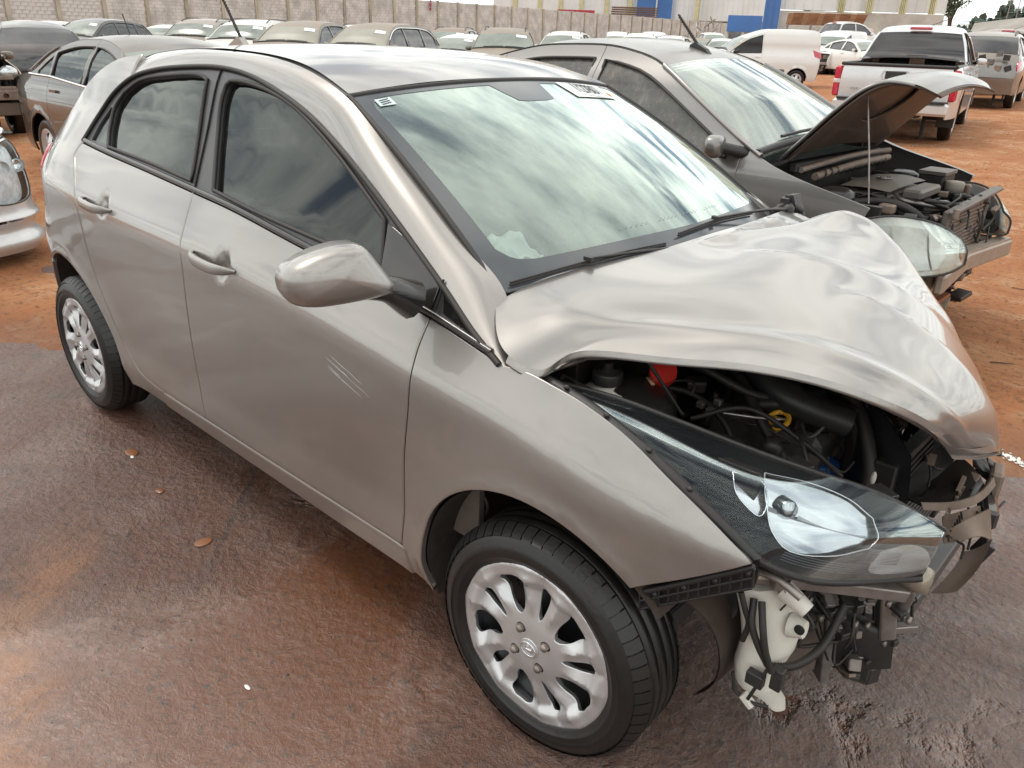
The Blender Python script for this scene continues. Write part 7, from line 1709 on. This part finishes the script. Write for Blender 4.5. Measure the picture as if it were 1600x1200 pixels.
# ------------------------------------------------------------------ warehouses
def pt(px, d, z=0.): x, y = at_dist(px, d); return np.array([x, y, z])
WHT = simple('white_cladding', (.68, .70, .70), .55, .1, 0, .06, .4); YEL = simple('yellow_green_steel', (.52, .50, .30), .55, 0, 0, .12, 1.5); BLU = simple('blue_cladding', (.055, .16, .42), .5, 0, 0, .08, .8); APR = simple('off_white_render', (.50, .49, .45), .8, 0, 0, .15, .6); GRYW = simple('grey_concrete_wall', (.30, .29, .27), .85, 0, 0, .25, .6)
def facade(root, A, B, z0, z1, m, ribs=0, name='wall_panel', depth=.4):
    d = (B-A)[:2]; L = np.linalg.norm(d); ang = math.atan2(d[1], d[0]); R = Matrix.Rotation(ang, 3, 'Z'); c = (A+B)/2
    o = box((c[0]-root.location.x, c[1]-root.location.y, (z0+z1)/2), (L, depth, z1-z0), rot=R, bev=.01).build(name, m, root); nrm_ = np.array([d[1], -d[0]])/L
    if np.dot(nrm_, np.array(CAMP[:2])-c[:2]) < 0: nrm_ = -nrm_
    if ribs:
        mb = MB()
        for k in range(int(L/ribs)): q = A[:2]+d*(k+.5)*ribs/L+nrm_*(depth/2+.02); box((q[0]-root.location.x, q[1]-root.location.y, (z0+z1)/2), (.10, .06, z1-z0-.1), rot=R, mb=mb, bev=.01)
        mb.build('cladding_rib', m, o, kind='stuff')
    return o, nrm_, R
def g0(px, d): x, y = at_dist(px, d); return float(terrain(x, y))
w1 = empty('warehouse', tuple(pt(980, 150))); tag(w1, 'white warehouse with yellow-green columns and a blue section, behind the wall', 'warehouse')
D1 = 150
cols = [804, 842, 874, 906, 945, 980]
A, B = pt(770, D1), pt(991, D1); facade(w1, A, B, 0, 20, WHT, .9)
for c in cols:
    q = pt(c, D1-.6); box((q[0]-w1.location.x, q[1]-w1.location.y, 10), (.75, .6, 20), rot=Matrix.Rotation(math.radians(30), 3, 'Z')).build('wall_column', YEL, w1)
facade(w1, pt(991, D1-1), pt(1045, D1-1), 0, 20, BLU, .6, 'blue_bay'); q = pt(1021, D1-1.6); box((q[0]-w1.location.x, q[1]-w1.location.y, 10), (.2, .2, 20)).build('downpipe', WHT, w1)
facade(w1, pt(1046, D1), pt(1188, D1-8), 4.5, 20, WHT, .9); facade(w1, pt(1046, D1+.5), pt(1188, D1-7.5), 0, 4.6, GRYW, 0, 'lower_wall')
for c in (1084, 1126, 1161): q = pt(c, D1-4.6); box((q[0]-w1.location.x, q[1]-w1.location.y, 12), (.7, .5, 15)).build('wall_column', YEL, w1)
for px_ in (1054, 1110): o, n_, R_ = facade(w1, pt(px_, D1-4.4), pt(px_+22, D1-5.2), 1.8, 3.8, APR, 0, 'lower_opening', .2)
w2 = empty('warehouse', tuple(pt(1330, 92))); tag(w2, 'white warehouse with slatted columns and blue corner, behind the shed', 'warehouse'); D2 = 92
b0_ = g0(1330, D2)-.5; facade(w2, pt(1187, D2-1), pt(1211, D2-1), b0_, 16, BLU, .6, 'blue_corner'); facade(w2, pt(1211, D2), pt(1463, D2+4), b0_+4.3, 16, WHT, .9); facade(w2, pt(1211, D2-.2), pt(1463, D2+3.8), b0_, b0_+4.2, APR, 0, 'lower_wall')
for c in (1253, 1304, 1347, 1398, 1443):
    for k in range(4): q = pt(c-4+k*2.6, D2+.8); box((q[0]-w2.location.x, q[1]-w2.location.y, 10.5), (.10, .30, 12)).build('column_slat', YEL, w2)
# stacks beyond the wall
rs = empty('crate_stack', tuple(pt(910, 132))); tag(rs, 'stack of red crates showing over the wall', 'crates')
RC = [simple('red_crate', (.42, .03, .05), .5, 0, 0, .2, 2), simple('dark_red_crate', (.30, .03, .05), .5, 0, 0, .2, 2), simple('yellow_crate', (.62, .38, .05), .5)]
for k in range(22):
    q = pt(872+4.0*k, 132)-np.array(rs.location)
    for j in range(6):
        if j == 5 and k > 13: continue
        box((q[0], q[1], .55+j*.86), (.46, .46, .80), rot=Matrix.Rotation(.5, 3, 'Z')).build('crate', RC[2] if (k < 0 or k == 15) else RC[(k+j) % 2], rs)
ps = empty('pallet_stack', tuple(pt(988, 130))); tag(ps, 'tall stacks of brown wooden pallets showing over the wall', 'pallets'); WD = simple('weathered_pallet_wood', (.16, .10, .065), .85, 0, 0, .35, 2)
pm = MB(); 
for y_ in (-.5, 0, .5): box((0, y_, .03), (1.0, .14, .10), mb=pm)
for x_ in (-.42, -.14, .14, .42): box((x_, 0, .10), (.16, 1.1, .025), mb=pm)
p0_ = pm.build('pallet', WD, ps); first = True
for k in range(11):
    q = pt(958+6.0*k, 130)-np.array(ps.location)
    for j in range(20):
        o = p0_ if first else p0_.copy()
        if not first: COL.objects.link(o); o.parent = ps
        first = False; o.location = (q[0]+rng.uniform(-.05, .05), q[1], .1+j*.29); o.rotation_euler = (0, 0, rng.uniform(-.06, .06)+.5); o.scale = (1, 1, 1.5)
# blue-topped hut, rubble, shed
hb = g0(1160, 66); hut = empty('blue_hut', tuple(pt(1159, 66, hb))); tag(hut, 'open hut with blue header board in the yard before the warehouse', 'hut')
facade(hut, pt(1133, 66), pt(1186, 66), 1.85, 2.95, BLU, 0, 'header_board', .3)
for c in (1134, 1159, 1184): q = pt(c, 66)-np.array(hut.location); box((q[0], q[1], .95), (.22, .22, 1.95)).build('hut_post', APR, hut)
facade(hut, pt(1133, 69), pt(1186, 69), 0, 1.9, simple('hut_back', (.14, .15, .16), .7, 0, 0, .5, 1.2), 0, 'back_wall', .2); facade(hut, pt(1133, 65.8), pt(1186, 65.8), 0, .25, APR, 0, 'hut_sill', .2)
rb = empty('rubble_heap', tuple(pt(1100, 70, g0(1100, 70)))); tag(rb, 'heap of scrap and branches left of the blue-topped hut', 'scrap heap')
for k in range(26):
    q = pt(1088+rng.uniform(0, 26), 70)-np.array(rb.location); z = rng.uniform(.4, 3.0); tube([(q[0], q[1], max(.2, z-.6)), (q[0]+rng.uniform(-1, 1), q[1]+rng.uniform(-.6, .6), z)], .06, 5).build('scrap_piece', [GRYW, APR, POST][k % 3], rb)
sh_ = empty('shed', tuple(pt(1284, 74, g0(1284, 74)))); tag(sh_, 'long shed with rusty sheet roof behind the white vans', 'shed')
facade(sh_, pt(1232, 75), pt(1292, 75), 0, 2.3, APR, .5, 'shed_wall', .2)
RUST = simple('rusty_roof_sheet', (.40, .33, .28), .8, .1, 0, .3, .7, .1, dust=.4, dustc=(.38, .24, .17)); 
rA, rB_ = pt(1224, 73), pt(1344, 73.5); n_sh = 15
for k in range(n_sh):
    a = rA+(rB_-rA)*(k+.5)/n_sh-np.array([*sh_.location[:2], 0]); d = (rB_-rA)[:2]; ang = math.atan2(d[1], d[0]); L = np.linalg.norm(d)/n_sh
    box((a[0], a[1], 2.75+(k % 2)*.01), (L*1.02, 2.4, .05), rot=Matrix.Rotation(ang, 3, 'Z')@Matrix.Rotation(-.35, 3, 'X'), bev=.01).build('roof_sheet', RUST if k % 3 else simple('pale_roof_sheet', (.52, .49, .44), .8, 0, 0, .2, .8), sh_)
for c in (1226, 1262, 1300, 1342): q = pt(c, 73)-np.array(sh_.location); box((q[0], q[1], 1.2), (.12, .12, 2.5)).build('shed_post', STEEL, sh_)
# right: low roofed building, lone tree, wooded ridge, masts
lb = empty('low_building', tuple(pt(1570, 78, g0(1570, 78)))); tag(lb, 'low building with broad grey roof at the right edge', 'building'); zz0 = g0(1570, 78)
facade(lb, pt(1512, 80), pt(1680, 70), -.6, 1.6, APR, 0, 'wall', .3)
A_, B_ = pt(1508, 82)-np.array(lb.location), pt(1690, 70)-np.array(lb.location); away = np.array([*(pt(1570, 90)-pt(1570, 78))[:2], 0]); away /= np.linalg.norm(away)
mb = MB(); Vr = [A_+[0, 0, 1.5-zz0+zz0], B_+[0, 0, 1.5], B_+away*7+[0, 0, 3.4], A_+away*7+[0, 0, 2.6]]; Vr = [np.array([v[0], v[1], z]) for v, z in zip(Vr, (1.55, 1.7, 3.4, 2.7))]
mb.add(Vr, [(0, 1, 2, 3)], [(0, -.3, 1)]*4); mb.add([v-np.array([0, 0, .12]) for v in Vr], [(3, 2, 1, 0)], [(0, .3, -1)]*4); mb.build('roof', simple('grey_sheet_roof', (.30, .29, .27), .7, .1, 0, .2, .5, dust=.4, dustc=(.36, .28, .22)), lb)
tr_p = pt(1474, 120); tree('lone_tree', 'dark lone tree standing at the right end of the warehouse', tr_p[:2], 9.5, 2.6, None, 77, 2200, .3, g0(1474, 120)-.5)
rd = MB(); q = np.random.RandomState(4); V = []; F = []
for i in range(9000):
    px_ = 1490+q.rand()*260; dd = 380+q.rand()*60; hgt = 9.0+3.0*math.sin(px_*.045)+2.0*math.sin(px_*.17+1)+1.5*math.sin(px_*.5); c = pt(px_, dd); c[2] = -8+12+hgt*q.rand()**.6
    u = q.randn(3); u /= np.linalg.norm(u); v = np.cross(u, q.randn(3)); v /= np.linalg.norm(v); s_ = 1.4; k = len(V); V += [c-u*s_, c+v*s_, c+u*s_, c-v*s_]; F.append((k, k+1, k+2, k+3))
rd.add(V, F); rd.build('wooded_ridge', simple('far_foliage', (.10, .135, .11), .8, 0, 0, .35, .05), kind='stuff')
for i, c in enumerate((1560, 1574)):
    mroot = tube([pt(c, 200, 2), pt(c, 200, 13-i*1.2)], [.16, .05], 5).build('mast', STEEL); tag(mroot, 'thin mast on the skyline, %s of two' % ('left' if i == 0 else 'right'), 'mast', 'masts on the skyline')

# ------------------------------------------------------------------ ground: red earth, wet pavement
def vnoise(x, y, s, seed=0):
    """smooth value noise"""
    r = np.random.RandomState(seed); T = r.rand(256, 256); x = np.asarray(x)/s; y = np.asarray(y)/s
    i = np.floor(x).astype(int); j = np.floor(y).astype(int); a = x-i; b = y-j; a = a*a*(3-2*a); b = b*b*(3-2*b)
    g = lambda p, q: T[p % 256, q % 256]
    return (g(i, j)*(1-a)+g(i+1, j)*a)*(1-b)+(g(i, j+1)*(1-a)+g(i+1, j+1)*a)*b-.5
def edge_d(x, y):
    """signed distance-like measure to the pavement edge, positive on the earth side"""
    return (y-(.578*x+.59))*.866
def dirt_z(x, y):
    d = edge_d(x, y); dist = np.hypot(x-CAMP[0], y-CAMP[1]); near = 1-smooth01((dist-16)/20)
    n = vnoise(x, y, .9, 1)*.030+vnoise(x, y, .33, 2)*.014+vnoise(x, y, .12, 3)*.008+vnoise(x, y, .05, 6)*.0035
    rut = np.sin((x*.35+y*.94)*6.5+vnoise(x, y, 1.5, 4)*2)*.006*(vnoise(x, y, 2.2, 5)+.5)
    z = (n+rut)*near*smooth01((d+.3)/1.2)+np.clip(d*.03, -.03, .012)
    return terrain(x, y)+z
def sheet_xy(xs, ys, f, name, m, kind='structure'):
    X, Y = np.meshgrid(xs, ys, indexing='ij'); Z = f(X, Y); V = np.stack([X.ravel(), Y.ravel(), Z.ravel()], 1); n, k = X.shape
    i = np.arange(n-1)[:, None]*k+np.arange(k-1)[None]; i = i.ravel(); F = np.stack([i, i+k, i+k+1, i+1], 1)
    me = bpy.data.meshes.new(name); me.from_pydata(V.tolist(), [], F.tolist()); me.materials.append(m); me.polygons.foreach_set('use_smooth', [True]*len(F)); me.update()
    o = bpy.data.objects.new(name, me); COL.objects.link(o); o['kind'] = kind; return o
def ground_mat():
    m = mat('red_earth'); t = NT(m); p = t.pos()
    n1 = t.noise(.35, 6, .6, p, .4); n2 = t.noise(2.4, 7, .65, p, .3); n3 = t.noise(26, 6, .65, p); n4 = t.noise(140, 4, .6, p)
    c = t.mix(t.ramp(n1, .35, .65), (.36, .140, .055), (.47, .235, .112)); c = t.mix(t.ramp(n2, .42, .72), c, (.36, .13, .048)); c = t.mix(t.ramp(n2, .30, .48, 1, 0), c, (.50, .31, .185))
    c = t.mix(t.ramp(n3, .50, .68, 0, .8), c, (.15, .068, .036)); c = t.mix(t.ramp(n4, .62, .8, 0, .6), c, (.50, .36, .25))
    mp = t.n('Mapping'); t.set(mp, 'Vector', p); t.set(mp, 'Rotation', (0, 0, -.35)); t.set(mp, 'Scale', (.35, 3.0, 1.)); tr = t.noise(3.2, 6, .7, mp.outputs[0], .5)
    c = t.mix(t.ramp(tr, .50, .68, 0, .55), c, (.27, .10, .045))
    # damp ground close to the pavement
    s = t.n('SeparateXYZ'); t.set(s, 0, p); d = t.math('MULTIPLY', t.math('SUBTRACT', s.outputs[1], t.math('MULTIPLY_ADD', s.outputs[0], .578, .59)), .866)
    w = t.ramp(t.math('ADD', d, t.math('MULTIPLY', t.math('SUBTRACT', n2, .5), .9)), .0, .55, 1, 0)
    c = t.mix(t.math('MULTIPLY', w, .55), c, (.16, .060, .028)); r = t.math('SUBTRACT', .92, t.math('MULTIPLY', w, .35))
    h = t.math('ADD', t.math('MULTIPLY', n3, .6), t.math('MULTIPLY', n4, .25)); h = t.math('ADD', h, t.math('MULTIPLY', tr, .5))
    t.end(t.bsdf(c, r, 0, 0, .3, t.bump(h, .035, 1.))); return m
def pave_mat():
    m = mat('wet_pavement'); t = NT(m); p = t.pos()
    n0 = t.noise(.42, 5, .55, p, .6); n1 = t.noise(1.5, 7, .62, p, .8); n2 = t.noise(7, 8, .7, p, .5); n3 = t.noise(42, 8, .72, p, .4); n4 = t.noise(190, 4, .6, p)
    vo = t.n('TexVoronoi'); t.set(vo, 'Scale', 34.); t.set(vo, 'Vector', t.mix(.035, p, t.noise(9, 3, .5, p, col=True))); vo.feature = 'F1'
    c = t.mix(t.ramp(n1, .38, .66), (.128, .048, .025), (.170, .082, .052)); c = t.mix(t.ramp(n2, .48, .74, 0, .75), c, (.075, .050, .042))
    mud = t.ramp(n0, .50, .63); c = t.mix(t.math('MULTIPLY', mud, t.ramp(n2, .25, .6, .30, .85)), c, (.135, .048, .017))
    c = t.mix(t.ramp(n3, .52, .66, 0, .85), c, (.035, .027, .024)); c = t.mix(t.ramp(n4, .66, .80, 0, .55), c, (.42, .32, .27))
    # the drier orange strip at the lower left, running towards the camera
    s = t.n('SeparateXYZ'); t.set(s, 0, p)
    f = t.math('ADD', t.math('SUBTRACT', s.outputs[1], t.math('MULTIPLY_ADD', s.outputs[0], -.45, -1.52)), t.math('MULTIPLY', t.math('SUBTRACT', n1, .5), .55))
    band = t.math('MULTIPLY', t.ramp(t.math('ABSOLUTE', f), .02, .17, 1, 0), t.ramp(n2, .36, .58))
    band = t.math('MULTIPLY', band, t.ramp(s.outputs[0], -.55, -.15)); c = t.mix(t.math('MULTIPLY', band, .6), c, (.33, .145, .06))
    # dark seam of tar across the slab
    g = t.math('ADD', t.math('SUBTRACT', s.outputs[1], t.math('MULTIPLY_ADD', s.outputs[0], -.98, -.92)), t.math('MULTIPLY', t.math('SUBTRACT', n2, .5), .06))
    seam = t.math('MULTIPLY', t.ramp(t.math('ABSOLUTE', g), .004, .022, 1, 0), t.ramp(n3, .30, .5)); seam = t.math('MULTIPLY', seam, t.math('MULTIPLY', t.ramp(s.outputs[0], -.95, -.75), t.ramp(s.outputs[0], -.25, .35, 1, 0))); c = t.mix(t.math('MULTIPLY', seam, .7), c, (.02, .018, .017))
    wet = t.ramp(n1, .40, .60); pud = t.math('MAXIMUM', t.ramp(n0, .53, .60), t.ramp(n1, .60, .66))
    r = t.math('SUBTRACT', .46, t.math('MULTIPLY', wet, .20)); r = t.math('SUBTRACT', r, t.math('MULTIPLY', pud, .10)); r = t.math('ADD', r, t.math('MULTIPLY', t.ramp(n3, .4, .7), .14)); r = t.math('ADD', r, t.math('MULTIPLY', band, .25), clamp=True)
    k = t.math('SUBTRACT', 1., t.math('MULTIPLY', pud, .75))
    h = t.math('ADD', t.math('MULTIPLY', n3, .9), t.math('MULTIPLY', n4, .18)); h = t.math('ADD', h, t.math('MULTIPLY', vo.outputs[0], .35)); h = t.math('ADD', h, t.math('MULTIPLY', n2, 1.6)); h = t.math('MULTIPLY', h, k)
    x = t.bsdf(c, r, 0, t.math('ADD', .55, t.math('MULTIPLY', wet, .45)), .6, t.bump(h, .016, 1.))
    t.set(x, 'Coat Roughness', t.math('SUBTRACT', .17, t.math('MULTIPLY', pud, .11))); t.set(x, 'Coat Normal', t.bump(h, .0075, 1.)); t.set(x, 'Coat IOR', 1.45)
    t.end(x); return m
EARTH = ground_mat()
def spaced(a, b, c0, near, fine, coarse_n):
    q = np.arange(c0-near, c0+near, fine); l = c0-near-np.geomspace(fine*2, c0-near-a, coarse_n)[::-1]; r = c0+near+np.geomspace(fine*2, b-c0-near, coarse_n); return np.r_[l, q, r]
xs = spaced(-900, 900, -1.5, 9.5, .05, 60); ys = spaced(-900, 900, 3.0, 9.5, .05, 60)
sheet_xy(xs, ys, dirt_z, 'ground', EARTH)
def pave_z(x, y): return .004*vnoise(x, y, 1.2, 8)+.0022*vnoise(x, y, .16, 9)+.0016*vnoise(x, y, .07, 10)
xs = np.r_[np.linspace(-14, -3, 60)[:-1], np.arange(-3, 2.6, .03), np.linspace(2.6, 16, 60)]; ys = np.r_[np.linspace(-14, -3.6, 50)[:-1], np.arange(-3.6, 2.3, .03), np.linspace(2.3, 7, 16)]
sheet_xy(xs, ys, pave_z, 'wet_pavement', pave_mat())
# loose grit, clods, leaves and twigs
gr = random.Random(5)
def scatter(name, n, area_, size, m, zf, kind='stuff', pts=None):
    r_ = np.random.RandomState(len(name)*7+n)
    if pts is None: x = r_.uniform(*area_[0], n); y = r_.uniform(*area_[1], n)
    else: x, y = pts
    n = len(x); s_ = r_.uniform(*size, n)*(r_.rand(n)**1.5+.35); z = zf(x, y)
    o = np.array([[1, 0, 0], [-1, 0, 0], [0, 1, 0], [0, -1, 0], [0, 0, .6], [0, 0, -.4]])
    V = (o[None]*r_.uniform(.7, 1.3, (n, 6, 1))*s_[:, None, None]+np.stack([x, y, z], 1)[:, None]).reshape(-1, 3)
    f = np.array([(0, 2, 4), (2, 1, 4), (1, 3, 4), (3, 0, 4), (2, 0, 5), (1, 2, 5), (3, 1, 5), (0, 3, 5)])
    F = (f[None]+6*np.arange(n)[:, None, None]).reshape(-1, 3)
    me = bpy.data.meshes.new(name); me.from_pydata(V.tolist(), [], F.tolist()); me.materials.append(m); me.update()
    ob = bpy.data.objects.new(name, me); COL.objects.link(ob); ob['kind'] = kind
scatter('gravel', 1500, ((-6, 8), (1.5, 9)), (.004, .012), simple('earth_clod', (.26, .12, .06), .9, 0, 0, .4, 9), dirt_z)
scatter('earth_clods', 5000, ((-5, 7), (3, 18)), (.006, .022), simple('earth_clod', (.26, .12, .06), .9, 0, 0, .4, 9), dirt_z)
scatter('pale_clods', 1800, ((-4, 6), (2, 14)), (.004, .014), simple('pale_clod', (.46, .30, .19), .9, 0, 0, .3, 9), dirt_z)
scatter('dry_grit', 900, ((-2.6, 2.2), (-2.6, 1.4)), (.0015, .0045), simple('dark_grit', (.05, .04, .035), .7, 0, 0, .5, 9), pave_z)
_r = np.random.RandomState(3); _t = _r.rand(2600); _x = 1.50+1.6*_t; _y = 1.60+.02*_t+.05*np.sin(_x*9)+_r.randn(2600)*.014
scatter('pale_grit_line', 0, None, (.003, .008), simple('pale_grit', (.75, .72, .68), .6), (lambda x, y: np.maximum(pave_z(x, y), dirt_z(x, y))+.003), pts=(_x, _y))
for i, (px_, ang, L_) in enumerate((((1.398, 2.696, 0.010), .5, .12), ((1.091, 3.053, 0.010), 1.9, .07), ((-2.034, 11.364, 0.020), 2.3, .35), ((1.145, 4.330, 0.010), -.3, .2))):
    a = np.array(px_); a[2] = float(dirt_z(np.array([a[0]]), np.array([a[1]]))[0])+.004; d_ = np.array([math.cos(ang), math.sin(ang), .02])*L_
    o = tube([a, a+d_*.5+[.01, -.01, .006], a+d_], [.003, .004, .002], 5, 8).build('twig', simple('dry_wood', (.12, .07, .045), .8)); tag(o, ['thin dry twig on the red earth beside the crumpled hood', 'short dark twig lying on the red earth under the grey sedan nose', 'long twig on the red earth near the silver pickup wheel', 'pale stick lying on the red earth right of the bumper beam'][i], 'twig', 'twigs on the ground')
for i, (q, m_, sz) in enumerate((((-0.756, -0.892, 0.000), simple('wet_clay_lump', (.22, .085, .032), .4, 0, .3, .2), (.035, .022, .0035)), ((-0.016, -0.982, 0.000), simple('wet_clay_lump', (.22, .085, .032), .4, 0, .3, .2), (.022, .030, .003)), ((-0.412, -0.941, 0.000), simple('wet_clay_lump', (.22, .085, .032), .4, 0, .3, .2), (.020, .014, .004)), ((-0.720, -0.906, 0.000), PAPER, (.010, .006, .003)), ((0.638, -1.204, 0.000), PAPER, (.012, .005, .002)))):
    o = blob(np.array(q)+[0, 0, .003], sz, 14, 6).build('clay_lump' if i < 3 else 'paper_scrap', m_); tag(o, ['orange clay lump on the wet pavement near the rear wheel', 'orange clay patch on the wet pavement below the front door', 'small orange clay lump between the two larger ones', 'tiny white scrap beside the clay lump near the rear wheel', 'tiny white scrap on the pavement at the lower left'][i], 'mud' if i < 3 else 'litter', 'clay lumps on the pavement' if i < 3 else 'white scraps on the pavement')
